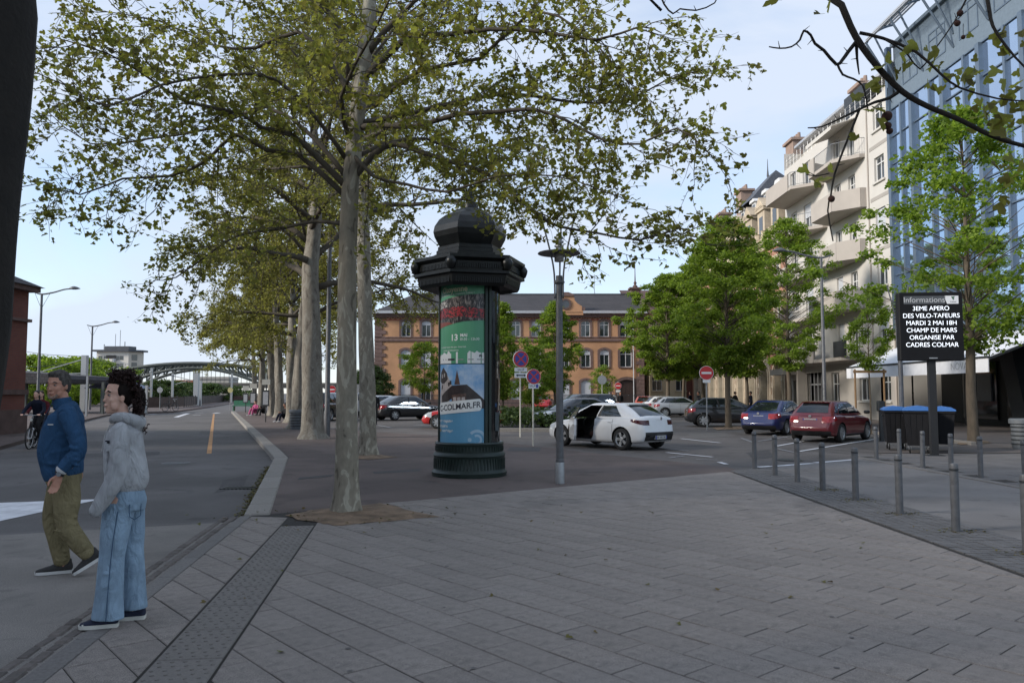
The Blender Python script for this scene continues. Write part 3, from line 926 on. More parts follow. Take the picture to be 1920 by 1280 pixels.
# railing in front
rl = thing('railing', 'low dark iron railing on a stone base before the orange brick building', 'railing', (0, OY - 4.5, 0))
x = at(690, 700, OY - 4.5).x; x1 = at(1205, 700, OY - 4.5).x
b = MB(); b.bb(x, x1, -.15, .15, 0, .5); b.build('base_wall', M['pink_stone'], rl)
b = MB(); b.bb(x, x1, -.02, .02, 1.35, 1.4); b.bb(x, x1, -.02, .02, .6, .65); b.build('rail', M['dark_metal'], rl)
bm_ = meshof(MB().bb(-.018, .018, -.018, .018, .5, 1.5), 'baluster', M['dark_metal'])
n = 0
while x < x1 and n < 290:
    link('baluster', bm_, rl, (x, 0, 0)); x += .13; n += 1

# ---------------------------------------------------------------- cream building filling the corner
CY = 96.0
cb_ = thing('corner_house', 'yellow cream house in the far corner behind the young trees', 'building', (0, CY, 0))
cx0, cx1 = ox1 + .6, 27.0
ce = at(1225, 585, CY).z
holes = []; sp = []
for z in (1.9, 5.3, 8.6):
    for k in range(4):
        x = cx0 + 2.8 + k * 2.9
        wdt = 2.0 if z < 2 and k in (2,) else 1.2
        holes.append((x - wdt / 2, x + wdt / 2, z, z + 1.7)); sp.append((x, z, wdt))
b = MB(); wall(b, cx0, cx1, 0, ce, holes, .25); b.add([(cx0, 0, 0), (cx0, -11, 0), (cx0, -11, ce - 2), (cx0, 0, ce)], [(0, 1, 2, 3)]); b.build('wall', M['render_cream'], cb_, fixn=False)
b = MB(); b.bb(cx0 + .2, cx1, .8, .9, 0, ce); b.build('interior', M['dark_interior'], cb_)
for (x, z, wdt) in sp: add_window(cb_, x, z, wdt, 1.7, 0, .18, sash=2, surround=M['render_cream'], sw=.1)
b = MB(); b.add([(cx0 - .6, -.5, ce), (cx1, -.5, ce), (cx1, 8, 15.3), (cx0 - .6, 8, 15.3)], [(0, 1, 2, 3)]); b.bb(cx0 - .6, cx1, -.6, -.4, ce - .25, ce); b.build('roof', M['tile_brown'], cb_)
b = MB(); sgx = at(1303, 700, CY).x; b.bb(sgx - 1.2, sgx + 1.2, -.12, -.04, 4.2, 5.0); b.build('shop_sign', M['zinc'], cb_)
b = MB(); b.bb(sgx - 1.1, sgx + .3, -.1, -.04, .6, 3.6); b.build('door', mat('brown_door', (0.12, 0.035, 0.02), .6), cb_)

# ---------------------------------------------------------------- right side: shared facade line
FX = 22.0
def fac(name, label, cat, Yfar):
    return thing(name, label, cat, (FX, Yfar, 0), -pi / 2)
# ---- arcade building: pointed arches, stone dormers, mansard
AF = 98.0; AN = 62.3
ab = fac('arcade_building', 'stone and brick building with pointed ground floor arches and slate mansard', 'building', AF)
AL = AF - AN
aw = 2.05; ah = 4.25
centres = [64.4 + 3.55 * k for k in range(9)]
ax = [AF - y for y in centres]
def gothic(w, h, n=7):
    hw = w / 2; spr = h - w * .62
    P = [(-hw, 0), (hw, 0)]
    R = w * .85; cxr = hw - R
    a1 = math.acos(max(-1, min(1, (0 - cxr) / R)))
    zt = R * sin(a1)
    kz = (h - spr) / zt
    for i in range(n + 1):
        a = a1 * i / n
        P.append((cxr + R * cos(a), spr + R * sin(a) * kz))
    for i in range(n - 1, -1, -1):
        a = a1 * i / n
        P.append((-(cxr + R * cos(a)), spr + R * sin(a) * kz))
    return P
holes = [(x - aw / 2 - .12, x + aw / 2 + .12, 0.1, ah + .1) for x in ax]
uph = []
for z, h in ((6.4, 2.6), (10.4, 2.4)):
    for x in ax: uph.append((x - .65, x + .65, z, z + h))
b = MB(); wall(b, 0, AL, 0, 14.6, holes + uph, .5); b.add([(AL, 0, 0), (AL, 14, 0), (AL, 14, 14.6), (AL, 0, 14.6)], [(0, 1, 2, 3)]); b.build('wall', M['pink_brick'], ab, fixn=False)
b = MB(); b.bb(0, AL, 1.2, 1.3, 0, 14.6); b.build('interior', M['dark_interior'], ab)
O = gothic(aw + 1.1, ah + .55); I = gothic(aw - .1, ah)
def ar():
    b = MB(); ring_prism(b, O, I, -.16, .5); ring_prism(b, gothic(aw + .45, ah + .25), gothic(aw + .1, ah + .05), -.26, -.15)
    return meshof(b, 'arch_surround', M['cream_stone'])
ame = ar()
pme = meshof(MB().add([(p[0], .42, p[1]) for p in gothic(aw, ah)], [list(range(len(I)))]), 'pane', mat('arcade_green_glass', (0.10, 0.13, 0.12), .1, .1, spec=.7))
dme = meshof(MB().add([(p[0], .42, p[1]) for p in gothic(aw, ah)], [list(range(len(I)))]), 'door_void', M['dark_interior'])
mme = meshof(MB().bb(-.04, .04, .36, .42, 0, ah - .1).bb(-aw / 2, aw / 2, .36, .42, ah * .62, ah * .62 + .08), 'mullion', mat('arcade_frame', (.16, .2, .19), .5))
for i, x in enumerate(ax):
    o = link('arch_surround', ame, ab, (x, 0, .05))
    link('pane' if i else 'doorway', pme if i else dme, o); link('mullion', mme, o)
# banded stone on the piers between the arches
for i in range(len(ax) - 1):
    xm = (ax[i] + ax[i + 1]) / 2
    me = cached('band', lambda: meshof(MB().bb(-.42, .42, -.10, .0, 0, .42, bev=.02), 'stone_band', M['cream_stone']))
    for k in range(5): link('stone_band', me, ab, (xm, 0, .1 + k * .98))
b = MB(); b.bb(-.1, AL + .1, -.35, .02, 5.1, 5.35, bev=.03); b.bb(-.1, AL + .1, -.22, .02, 4.95, 5.1); b.bb(-.1, AL + .1, -.2, .02, 9.4, 9.65, bev=.03); b.build('string_course', M['cream_stone'], ab)
for (a, c, p, q) in uph:
    add_window(ab, (a + c) / 2, p, 1.3, q - p, .0, .2, sash=2, surround=M['cream_stone'], sw=.3, proud=.1)
b = MB(); b.bb(-.2, AL + .1, -.55, .05, 14.25, 14.6, bev=.05); b.bb(-.1, AL + .1, -.3, .02, 13.9, 14.25); b.build('cornice', M['cream_stone'], ab)
b = MB(); zr = 20.2
b.add([(0, -.1, 14.6), (AL, -.1, 14.6), (AL, 2.2, zr), (0, 2.2, zr), (0, 12, zr + .8), (AL, 12, zr + .8), (AL, 14, 14.6), (0, 14, 14.6)], [(0, 1, 2, 3), (3, 2, 5, 4), (1, 6, 5, 2), (0, 3, 4, 7)])
amr = b.build('mansard_roof', M['slate_blue'], ab)
b = MB(); b.bb(-.1, AL + .05, 1.95, 2.4, zr - .12, zr + .22, bev=.04); b.build('ridge', M['zinc'], amr)
def dorm():
    b = MB()
    b.bb(-.95, .95, -.15, 2.0, 0, 2.9); b.bb(-1.15, 1.15, -.3, 2.0, 2.9, 3.15)
    b.prism([(-1.25, 3.15), (1.25, 3.15), (0, 4.15)], 'y', -.34, 2.4)
    b.prism([(-.8, 3.25), (.8, 3.25), (0, 3.9)], 'y', -.38, -.3)
    b.lathe([(.3, 0), (.26, .9), (.34, 1.0)], 8, (-.85, -.2, .0)); b.lathe([(.3, 0), (.26, .9), (.34, 1.0)], 8, (.85, -.2, .0))
    return meshof(b, 'stone_dormer', M['cream_stone'])
dme2 = dorm()
dgl = meshof(MB().bb(-.48, .48, -.17, -.12, .5, 2.4), 'pane', M['glass'])
drf = meshof(MB().prism([(-1.35, 3.1), (1.35, 3.1), (0, 4.3), (-0.0, 4.3)], 'y', 0.0, 2.6), 'dormer_roof', M['tile_brown'])
for x in ax:
    o = link('stone_dormer', dme2, amr, (x, 0, 14.6)); link('pane', dgl, o); 
for i in range(8):
    x = (ax[i] + ax[i + 1]) / 2
    b_ = cached('ud', lambda: meshof(MB().bb(-.55, .55, .9, 2.6, 0, 1.9).prism([(-.75, 1.9), (.75, 1.9), (.5, 2.2), (-.5, 2.2)], 'y', .7, 2.8), 'attic_dormer', M['winwhite']))
    o = link('attic_dormer', b_, amr, (x, 0, 17.7))
    link('pane', cached('udp', lambda: meshof(MB().bb(-.36, .36, .87, .91, .25, 1.7), 'pane', M['glass'])), o)
for y, zc in ((65.5, 2.6), (80.5, 2.2), (88.5, 1.6)):
    b = MB(); x = AF - y
    b.bb(x - .9, x + .9, 1.6, 2.8, zr - .6, zr + zc); b.bb(x - 1.1, x + 1.1, 1.4, 3.0, zr + zc, zr + zc + .22)
    for k in range(4): b.lathe([(.15, 0), (.13, .5)], 8, (x - .7 + .46 * k, 2.2, zr + zc + .22))
    b.build('chimney', mat('chimney_render', (.28, .2, .16), .9, .15, 2), amr)
b = MB(); x = AF - 76
b.add([(x - 3, .6, zr - .3), (x + 3, .6, zr - .3), (x + 3, 7, zr - .3), (x - 3, 7, zr - .3), (x - 1.2, 3.6, zr + 3.0), (x + 1.2, 3.6, zr + 3.0)], [(0, 1, 5, 4), (1, 2, 5), (2, 3, 4, 5), (3, 0, 4)]); b.lathe([(.12, 0), (.05, .8), (.02, 1.8)], 6, (x - 1.2, 3.6, zr + 3.0)); b.build('pavilion_roof', M['slate_blue'], amr)

# ---- cream apartment block with angular balconies
WF = 62.3; WN = 44.6; WL = WF - WN; WH = 20.9
wb = fac('apartment_block', 'cream rendered apartment block with angular balconies over an entrance', 'building', WF)
fz = [3.9, 7.05, 10.2, 13.35, 16.5]          # floor levels
holes = []; wins = []
def X(y): return WF - y
for i, z in enumerate([.95 + .2] + [q + .95 for q in fz]):
    xw = X(46.2)
    h = 1.5
    holes.append((xw - .62, xw + .62, z, z + h)); wins.append((xw, z, 1.24, h, (0, 0.62, 0.0, 0.75, 0, 0)[i] if i < 6 else 0))
for i, q in enumerate(fz):
    for y, wd, z0, h, sh in ((50.0, 1.0, .12, 2.2, 0.0), (52.2, 1.0, .9 if i in (2,) else .9, 1.4, 0.0 if i > 1 else .7), (57.6, 1.5, .12, 2.2, .45 if i % 2 else 0), (60.4, 1.2, .9, 1.4, 0.0)):
        x = X(y); holes.append((x - wd / 2, x + wd / 2, q + z0, q + z0 + h)); wins.append((x, q + z0, wd, h, sh))
gh = [(X(49.0) - .7, X(49.0) + .7, 1.15, 2.55), (X(53.4) - .65, X(53.4) + .65, .2, 3.0), (X(57.0) - 1.8, X(57.0) + 1.8, .1, 3.1), (X(60.8) - .6, X(60.8) + .6, .1, 2.6)]
b = MB(); wall(b, 0, WL, 3.6, WH - 1.6, holes, .25); b.build('wall', M['render_white'], wb, fixn=False)
b = MB(); wall(b, 0, WL, 0, 3.6, [h for h in holes if h[3] < 3.6] + gh, .3); b.build('ground_floor_wall', M['render_grey'], wb, fixn=False)
b = MB(); b.bb(0, WL, .7, .8, 0, WH - 1.7); b.build('interior', M['dark_interior'], wb)
b = MB(); b.add([(0, 0, 12), (0, 12, 12), (0, 12, WH), (0, 0, WH)], [(0, 1, 2, 3)]); b.build('end_wall', M['render_white'], wb); b = MB(); b.add([(WL, 0, 0), (WL, 0, WH), (WL, 12, WH), (WL, 12, 0)], [(0, 1, 2, 3)]); b.build('end_wall', M['render_white'], wb)
for (x, z, wd, h, sh) in wins: add_window(wb, x, z, wd, h, 0, .2, sash=2, shutter=sh, shm=M['shutter'])
for (a, c, p, q) in gh[:2]: add_window(wb, (a + c) / 2, p, c - a, q - p, 0, .2, sash=2)
b = MB(); x = X(57.0)
for k in range(5): b.bb(x - 1.7 + k * .7, x - 1.62 + k * .7, .3, .36, .1, 3.1)
b.bb(x - 1.75, x + 1.75, .3, .36, 2.2, 2.3); b.build('entrance_door', M['galv'], wb)
b = MB(); b.bb(X(58.9) - .2, X(58.9) + .15, -.6, .1, 0, 3.6); b.bb(X(60.5) - 1.5, X(60.5) + 1.4, -1.6, .0, 3.0, 3.45); b.build('entrance_canopy', M['bal_taupe'], wb)
b = MB(); b.bb(X(60.8) - .58, X(60.8) + .58, .25, .3, .1, 2.6); b.build('side_door', mat('grey_blue_door', (.06, .075, .09), .5), wb)
# balconies: slab, solid parapet, railing
def balcony(z, y0, y1, pr, solid=(0, 1), rail=None, name='balcony'):
    """plan is a trapezium: it reaches out most between the two chamfered ends"""
    x0, x1 = X(y1), X(y0)
    pl = [(x0, 0), (x0 + .9, -pr), (x1 - 1.3, -pr), (x1, -.35), (x1, 0)]
    b = MB(); b.prism(pl, 'z', z - .22, z); o = b.build(name, M['bal_taupe'], wb)
    def para(pts, h, th, m, nm, zz=z):
        b = MB()
        for i in range(len(pts) - 1):
            a = Vector((pts[i][0], pts[i][1], 0)); c = Vector((pts[i + 1][0], pts[i + 1][1], 0))
            d = c - a; an = atan2(d.y, d.x); mid = (a + c) / 2
            b.box((mid.x, mid.y, zz - .22 + h / 2), (d.length, th, h), rz=an)
        return b.build(nm, m, o)
    def lerp(p, q, t): return (p[0] + (q[0] - p[0]) * t, p[1] + (q[1] - p[1]) * t)
    s = solid
    fr = [lerp(pl[1], pl[2], s[0]), lerp(pl[1], pl[2], s[1])]
    if s[1] > s[0]:
        pts = ([pl[0], pl[1]] if s[0] == 0 else []) + fr + ([pl[3], pl[4]] if s[1] == 1 else [])
        para(pts, 1.22, .09, M['bal_taupe'], 'parapet')
    if rail:
        a, c = lerp(pl[1], pl[2], rail[0]), lerp(pl[1], pl[2], rail[1])
        pts = [a, c]
        if rail[1] == 1: pts += [pl[3], pl[4]]
        if rail[0] == 0: pts = [pl[0]] + pts
        b = MB()
        for i in range(len(pts) - 1):
            A = Vector((*pts[i], z)); B = Vector((*pts[i + 1], z)); n = max(2, int((B - A).length / .12))
            b.tube([A + Vector((0, 0, 1.0)), B + Vector((0, 0, 1.0))], .025, 5); b.tube([A + Vector((0, 0, .08)), B + Vector((0, 0, .08))], .015, 4)
            for k in range(n + 1):
                p = A.lerp(B, k / n); b.tube([p, p + Vector((0, 0, 1.0))], .008, 3, cap=False)
        tag(b.build('balcony_railing', M['galv'], o), kind='stuff')
    return o
balcony(fz[0], 48.2, 61.9, 1.25, (0.0, .62), None)
b = MB(); b.bb(X(50.5), X(48.6), -1.28, -1.22, fz[0] + .0, fz[0] + 1.0); b.bb(X(60.9), X(59.2), -1.29, -1.25, fz[0] - .1, fz[0] + .95); b.build('balcony_panel', mat('anthracite_panel', (.03, .033, .038), .4), wb)
balcony(fz[1], 48.0, 54.6, 1.5, (0, 1)); balcony(fz[1], 55.2, 61.9, 1.1, (0, 0), (0, 1))
balcony(fz[2], 48.2, 55.4, 1.3, (.45, 1), (0, .45)); balcony(fz[2], 56.2, 61.9, 1.1, (0, .6), (.6, 1))
balcony(fz[3], 48.0, 53.6, 1.6, (0, 1)); balcony(fz[3], 54.0, 61.9, 1.5, (.7, .7), (0, 1))
balcony(fz[4], 48.0, 54.0, 1.55, (0, .25), (.25, 1)); balcony(fz[4], 54.4, 62.0, 1.9, (0, .9), (.9, 1))
b = MB()
for q in fz[1:]: b.bb(X(47.4), X(44.7), -.02, .01, q - .12, q + .1)
b.build('floor_band', M['render_grey'], wb)
b = MB(); b.tube([(X(47.6), -.05, 3.8), (X(47.6), -.05, WH - 1.6)], .05, 6); b.tube([(X(44.8), -.07, .2), (X(44.8), -.07, WH - .5)], .06, 6); b.build('downpipe', M['bal_taupe'], wb)
# attic storey set back, roof edge, railing, awning
b = MB(); b.bb(0, WL, .02, .9, WH - 1.62, WH - 1.4); b.bb(-.1, WL, 1.6, 12, WH - 1.5, WH + .5); b.build('attic', M['render_white'], wb)
b = MB(); b.bb(-.2, WL + .1, .9, 12.2, WH + .45, WH + .7, bev=.04); b.build('roof_edge', M['zinc'], wb)
b = MB()
for k in range(24):
    xx = .2 + k * .74; b.tube([(xx, .15, WH - 1.5), (xx, .15, WH - .45)], .015, 4, cap=False)
for zz in (.45, .8, 1.1): b.tube([(0, .15, WH - .45 - 1.1 + zz), (WL, .15, WH - .45 - 1.1 + zz)], .02, 4)
tag(b.build('roof_railing', M['galv'], wb), kind='stuff')
b = MB(); b.bb(X(51.5), X(48.6), .3, 1.2, WH - 1.2, WH + .35); b.build('rooftop_box', M['dark_metal'], wb)
b = MB(); b.prism([(.0, 16.5 + 2.75), (-1.6, 16.5 + 2.2), (-1.6, 16.5 + 1.95), (-1.57, 16.5 + 1.95), (-1.57, 16.5 + 2.15), (0, 16.5 + 2.7)], 'x', X(53.5), X(49.2)); b.build('sun_awning', M['render_white'], wb)
b = MB(); x = X(56.8); b.bb(x - .8, x + .8, 3.5, 4.6, WH, WH + 3.2); b.bb(x - 1.0, x + 1.0, 3.3, 4.8, WH + 3.2, WH + 3.45)
for k in range(3): b.lathe([(.16, 0), (.14, .55)], 8, (x - .5 + .5 * k, 4.0, WH + 3.45))
b.build('chimney', MATS['chimney_render'], wb)

# ---- glass office building nearest on the right
GF = 44.35; GN = 18.0; GL = GF - GN
gb = thing('glass_building', 'blue mirror glass office building with dark mullions at the right edge', 'building', (FX - .15, GF, 0), -pi / 2)
GH = 21.6; gz = 5.2
b = MB(); b.bb(.05, GL, .14, 10, gz - .8, 17.9); b.bb(.05, GL, 3.2, 10, 0, gz); b.build('core', M['dark_interior'], gb)
b = MB(); b.bb(0, GL, -.06, .14, gz - 1.1, gz, bev=.02); b.build('fascia', M['mullion'], gb)
mods = [0, 1.25, 2.5, 4.3, 5.6, 7.4, 8.7, 10.5, 11.8, 13.6, 14.9, 16.7, 18.0, 19.8, 21.1, 22.9, 24.2, GL]
zl = [gz, 6.6, 8.3, 9.9, 11.5, 13.1, 14.7, 16.3, 17.9]
for i in range(len(mods) - 1):
    for k in range(len(zl) - 1):
        me = cached(('gp', round(mods[i + 1] - mods[i], 2), round(zl[k + 1] - zl[k], 2)), lambda: meshof(MB().bb(.05, mods[i + 1] - mods[i] - .05, .06, .1, .03, zl[k + 1] - zl[k] - .03), 'glass_panel', M['blue_glass']))
        o = link('glass_panel', me, gb, (mods[i], 0, zl[k])); o.rotation_euler = (random.uniform(-.006, .006), 0, random.uniform(-.006, .006))
for i, x in enumerate(mods):
    b = MB(); wd = .16 if i % 2 else .3
    b.bb(x - wd / 2, x + wd / 2, -.16 if i % 2 == 0 else -.08, .12, gz, 17.9 if i else GH); b.build('mullion', M['mullion'], gb)
b = MB()
for z in zl: b.bb(0, GL, -.02, .05, z - .03, z + .03)
b.build('transom', M['mullion'], gb)
b = MB(); b.bb(0, GL, .0, .2, 17.9, 18.6); b.bb(.0, GL, .3, 8, 18.6, GH); b.bb(0, GL, .1, 8, GH, GH + .2); b.build('attic', mat('attic_blue_grey', (.13, .17, .21), .5), gb)
for k in range(9): add_window(gb, 1.8 + k * 2.8, 19.0, 1.6, 1.6, 0, .02, fm=M['mullion'], sash=2, sill=False).location.y = .31
# curved sun louvre on the roof edge
lv = MB()
for k in range(9):
    a = radians(20 + k * 8); y = .8 - 2.3 * cos(a * .9) ; zz = GH - .3 + 1.7 * sin(a * .9)
    lv.box((6.4, y, zz), (12.6, .13, .05))
so = lv.build('sun_louvre', M['zinc'], gb)
for x in (.3, 3.2, 6.1, 9.0, 11.9):
    lv = MB()
    pts = [(x, .8 - 2.3 * cos(radians(20 + k * 8) * .9), GH - .4 + 1.7 * sin(radians(20 + k * 8) * .9)) for k in range(9)]
    lv.tube(pts, .07, 6); lv.tube([(x, .28, 18.9), pts[0]], .06, 6); lv.tube([(x, .28, 19.6), pts[3]], .06, 6)
    lv.build('louvre_bracket', M['mullion'], so)
# recessed bar front
b = MB(); b.bb(0, GL, 2.4, 2.5, 0, gz - 1); b.build('shop_front', M['black'], gb)
for x in (2.2, 6.0, 9.8, 13.6):
    b = MB(); b.bb(x, x + 3.0, 2.3, 2.36, .3, 3.2); b.build('shop_window', M['glass'], gb)
MB().box((5.2, 1.0, 2), (.4, .4, 4.0)).build('pillar', M['dark_metal'], gb); b = MB(); b.add([(9.2, .6, 0), (10.2, .6, 0), (9.0, .6, 4.1), (8.0, .6, 4.1), (9.2, 1.2, 0), (10.2, 1.2, 0), (9.0, 1.2, 4.1), (8.0, 1.2, 4.1)], [(0, 1, 2, 3), (4, 5, 6, 7), (0, 1, 5, 4), (1, 2, 6, 5), (2, 3, 7, 6), (3, 0, 4, 7)]); b.build('pillar', M['dark_metal'], gb)
b = MB(); b.bb(3.4, 4.9, 2.2, 2.28, 1.2, 2.6); b.build('menu_board', mat('menu_board', (.1, .11, .13), .4), gb)
# awning of the bar
aw_ = thing('awning', 'white awning with grey lettering over the dark bar front', 'awning', (18.5, 43.3, 0), -pi / 2)
b = MB(); Lw = 12.9
b.prism([(0.0, 3.02), (3.4, 4.35), (3.4, 4.30), (0.0, 2.96)], 'x', 0, Lw); b.build('canopy', mat('awning_cloth', (.62, .63, .66), .85, .06, 3), aw_)
b = MB(); b.bb(0, Lw, -.03, .0, 2.42, 2.97); b.build('valance', MATS['awning_cloth'], aw_)
b = MB(); b.bb(-.02, Lw + .02, -.06, .04, 2.97, 3.05); b.prism([(0, 3.0), (3.4, 4.32), (3.4, 4.22), (0, 2.9)], 'x', Lw, Lw + .05); b.build('front_bar', M['dark_metal'], aw_)
def text_mesh(s, size, font=None, ex=0.0, align='CENTER', spacing=1.0, bold=0.0):
    cu = bpy.data.curves.new('t', 'FONT')
    cu.body = s; cu.size = size; cu.align_x = align; cu.align_y = 'CENTER'; cu.space_character = spacing
    cu.extrude = ex; cu.offset = bold
    o = bpy.data.objects.new('t', cu); COL.objects.link(o)
    dg = bpy.context.evaluated_depsgraph_get()
    me = bpy.data.meshes.new_from_object(o.evaluated_get(dg))
    bpy.data.objects.remove(o); bpy.data.curves.remove(cu)
    return me
def lettering(s, size, m, parent, loc, rot, name='lettering', **k):
    me = text_mesh(s, size, **k); me.name = name
    me.materials.clear(); me.materials.append(m)
    return link(name, me, parent, loc, rot)
lettering('NOVA', .42, mat('awning_print', (.35, .36, .38), .8), aw_, (10.9, -.036, 2.7), (pi / 2, 0, 0), ex=.002, spacing=1.05)

# ---------------------------------------------------------------- railway station corner on the left
sb = thing('station_building', 'dark red brick station corner with stone base and slate roof', 'building', (-20.15, 23.0, 0), radians(-2))
b = MB(); b.bb(-14, 0, 0, 9, .95, 5.9); b.build('wall', M['red_brick'], sb)
b = MB(); b.bb(-14, .08, -.1, 9.1, 0, .95); b.bb(-14, .1, -.12, 9.1, 1.55, 1.75); b.build('plinth', M['pink_stone'], sb)
b = MB(); b.bb(-14, .12, -.12, 9.1, 4.5, 4.62); b.bb(-14, .3, -.35, 9.3, 5.75, 5.95); b.build('cornice', M['pink_stone'], sb)
for k in range(9):
    b = MB(); wq = .55 if k % 2 else .38; b.bb(-wq, .03, -.03, .3, 0, .4, bev=.02); b.build('quoin_stone', M['pink_stone'], sb, loc=(0, 0, 1.78 + k * .3 * 1.4))
b = MB(); b.add([(-14, -.4, 5.95), (.4, -.4, 5.95), (.4, 9.45, 5.95), (-14, 9.45, 5.95), (-3.6, 4.4, 8.1), (-14, 4.4, 8.1)], [(0, 1, 4, 5), (1, 2, 4), (2, 3, 5, 4), (0, 5, 3), (3, 2, 1, 0)]); rf = b.build('roof', M['slate'], sb)
b = MB()
for k in range(6): b.tube([(-2.6 - k * .5, .8, 6.6), (-2.6 - k * .5, .8, 7.4)], .02, 4)
b.tube([(-2.4, .8, 7.4), (-5.4, .8, 7.4)], .02, 4); b.build('roof_rail', M['dark_metal'], rf)
# unseen hall beside and behind the camera, added and sized to shade the plaza
hh = thing('unseen_station_hall', 'tall unseen red brick hall left of the camera, added to shade the plaza', 'building', (-23.5, -34, 0), pi / 2)
ho = []
for k in range(9):
    for z0, h0 in ((1.6, 3.6), (7.2, 3.0)): ho.append((2.5 + k * 5.5, 4.7 + k * 5.5, z0, z0 + h0))
b = MB(); wall(b, 0, 51, 0, 12.6, ho, .3); b.add([(51, 0, 0), (51, 16, 0), (51, 16, 12.6), (51, 0, 12.6)], [(0, 1, 2, 3)]); b.add([(0, 0, 0), (0, 16, 0), (0, 16, 12.6), (0, 0, 12.6)], [(0, 1, 2, 3)]); b.build('wall', M['red_brick'], hh, fixn=False)
MB().bb(.4, 50.6, 1.0, 15, 0, 12.4).build('interior', M['dark_interior'], hh)
for (a, c, p, q) in ho: add_window(hh, (a + c) / 2, p, c - a, q - p, .5, .22, sash=3, surround=M['pink_stone'], sw=.3)
b = MB(); b.bb(-.3, 51.3, -.5, .1, 12.3, 12.7); b.build('cornice', M['pink_stone'], hh)
b = MB(); b.add([(-.4, -.7, 12.7), (51.4, -.7, 12.7), (51.4, 16.5, 12.7), (-.4, 16.5, 12.7), (5, 7.8, 18.6), (46, 7.8, 18.6)], [(0, 1, 5, 4), (1, 2, 5), (2, 3, 4, 5), (3, 0, 4)]); b.build('roof', M['slate'], hh)

# ---------------------------------------------------------------- far left: tower block, bridge, railway
TB = 300.0
x0, x1 = at(180, 700, TB).x, at(240, 700, TB).x
tz = at(200, 659, TB).z
tb = thing('tower_block', 'far white apartment tower with flat overhanging roof beyond the railway', 'building', (x0, TB, 0))
wd = x1 - x0
b = MB(); b.bb(0, wd, 0, 6, -5, tz); b.build('wall', mat('tower_render', (.62, .58, .52), .9, .06), tb)
b = MB(); b.prism([(wd, 0), (wd + 3.0, 3.3), (wd + 3.0, 6), (wd, 6)], 'z', -5, tz); b.build('side_wing', mat('tower_render2', (.50, .45, .38), .9, .06), tb)
b = MB(); b.prism([(-1.2, -1.2), (wd + .5, -1.2), (wd + 4.2, 2.9), (wd + 4.2, 7), (-1.2, 7)], 'z', tz, tz + .7); b.prism([(2, 2), (wd - 1, 2), (wd, 6), (2, 8)], 'z', tz + .7, tz + 2.2); b.build('roof', M['slate_blue'], tb)
b = MB()
for xx, h in ((wd * .45, 7), (wd * .6, 8.5), (wd * .75, 4), (wd * .1, 3)): b.tube([(xx, 3, tz + .6), (xx, 3, tz + h)], .2 if h < 5 else .12, 5)
b.build('aerials', M['galv'], tb)
for r in range(6):
    z = tz - 3.2 - r * 3.0
    for x_, w_ in ((.12, 1.5), (.28, 1.5), (.78, 1.4), (.66, 1.2)):
        me = cached(('tw', w_), lambda: meshof(MB().bb(-w_ / 2, w_ / 2, -.08, .02, 0, 1.6), 'window', M['glass']))
        link('window', me, tb, (wd * x_, 0, z))
    link('balcony', cached('tbal', lambda: meshof(MB().bb(-1.9, 1.9, -.12, -.02, .0, 2.0), 'balcony', M['dark_interior'])), tb, (wd * .46, 0, z - .2))
    link('balcony_front', cached('tbf', lambda: meshof(MB().bb(-2.0, 2.0, -1.0, -.14, -.5, .6), 'balcony_front', mat('tower_render', (.5, .5, .5)))), tb, (wd * .46, 0, z - .2))
    link('window', cached('tws', lambda: meshof(MB().box((0, 0, 1.2), (2.0, .2, 2.2), rz=atan2(3.3, 3.0)), 'window', M['glass'])), tb, (wd + 1.5, 1.6, z - .2))
# steel arch bridge
BY = 200.0
br = thing('arch_bridge', 'grey green steel arch truss bridge spanning the railway in the distance', 'bridge', (0, BY, 0))
M['bridge'] = mat('bridge_steel', (.050, .060, .055), .6, .15, 1)
bx0, bx1 = at(228, 700, BY).x, at(497, 700, BY).x
def arcz(t, zc, ze): return ze + (zc - ze) * (1 - (2 * t - 1) ** 2)
ztop, zend = at(370, 681, BY).z, at(240, 694, BY).z
zlow, zle = at(370, 690, BY).z, at(240, 724, BY).z
zdk = at(370, 722, BY).z
NN = 16
for side, yo in enumerate((0, 9.0)):
    t_ = MB(); w_ = MB()
    up = [Vector((bx0 + (bx1 - bx0) * k / NN, yo, arcz(k / NN, ztop, zend))) for k in range(NN + 1)]
    lo = [Vector((bx0 + (bx1 - bx0) * k / NN, yo, arcz(k / NN, zlow, zle))) for k in range(NN + 1)]
    t_.tube(up, .50, 6); t_.tube(lo, .42, 6)
    t_.build('arch_chord', M['bridge'], br)
    for k in range(NN + 1):
        w_.tube([up[k], lo[k]], .24, 4)
        if k < NN: w_.tube([lo[k], up[k + 1]] if k < NN / 2 else [up[k], lo[k + 1]], .22, 4)
    tag(w_.build('arch_lattice', M['bridge'], br), kind='stuff')
    for k in range(1, NN): 
        if lo[k].z > zdk + .5:
            MB().tube([lo[k], (lo[k].x, yo, zdk)], .07, 4).build('hanger', M['bridge'], br)
w_ = MB()
for k in range(0, NN + 1, 1):
    x = bx0 + (bx1 - bx0) * k / NN; z = arcz(k / NN, ztop, zend)
    w_.tube([(x, 0, z), (x, 9, z)], .12, 4)
tag(w_.build('cross_bracing', M['bridge'], br), kind='stuff')
b = MB(); b.bb(bx0 - 14, bx1 + 30, -1, 10, zdk - .7, zdk); b.build('deck', mat('bridge_deck', (.06, .06, .055), .9), br)
b = MB(); b.bb(bx0 - 14, bx1 + 30, -1.1, -1.0, zdk, zdk + .6); b.build('parapet', mat('bridge_parapet', (.085, .08, .07), .8), br)
for x in (bx0 - 2, bx1 + 1, bx0 + 14):
    b = MB(); b.bb(x - .8, x + .8, 0, 9, -3, zdk - 1.3); b.build('pier', mat('pier_concrete', (.24, .23, .21), .9), br)
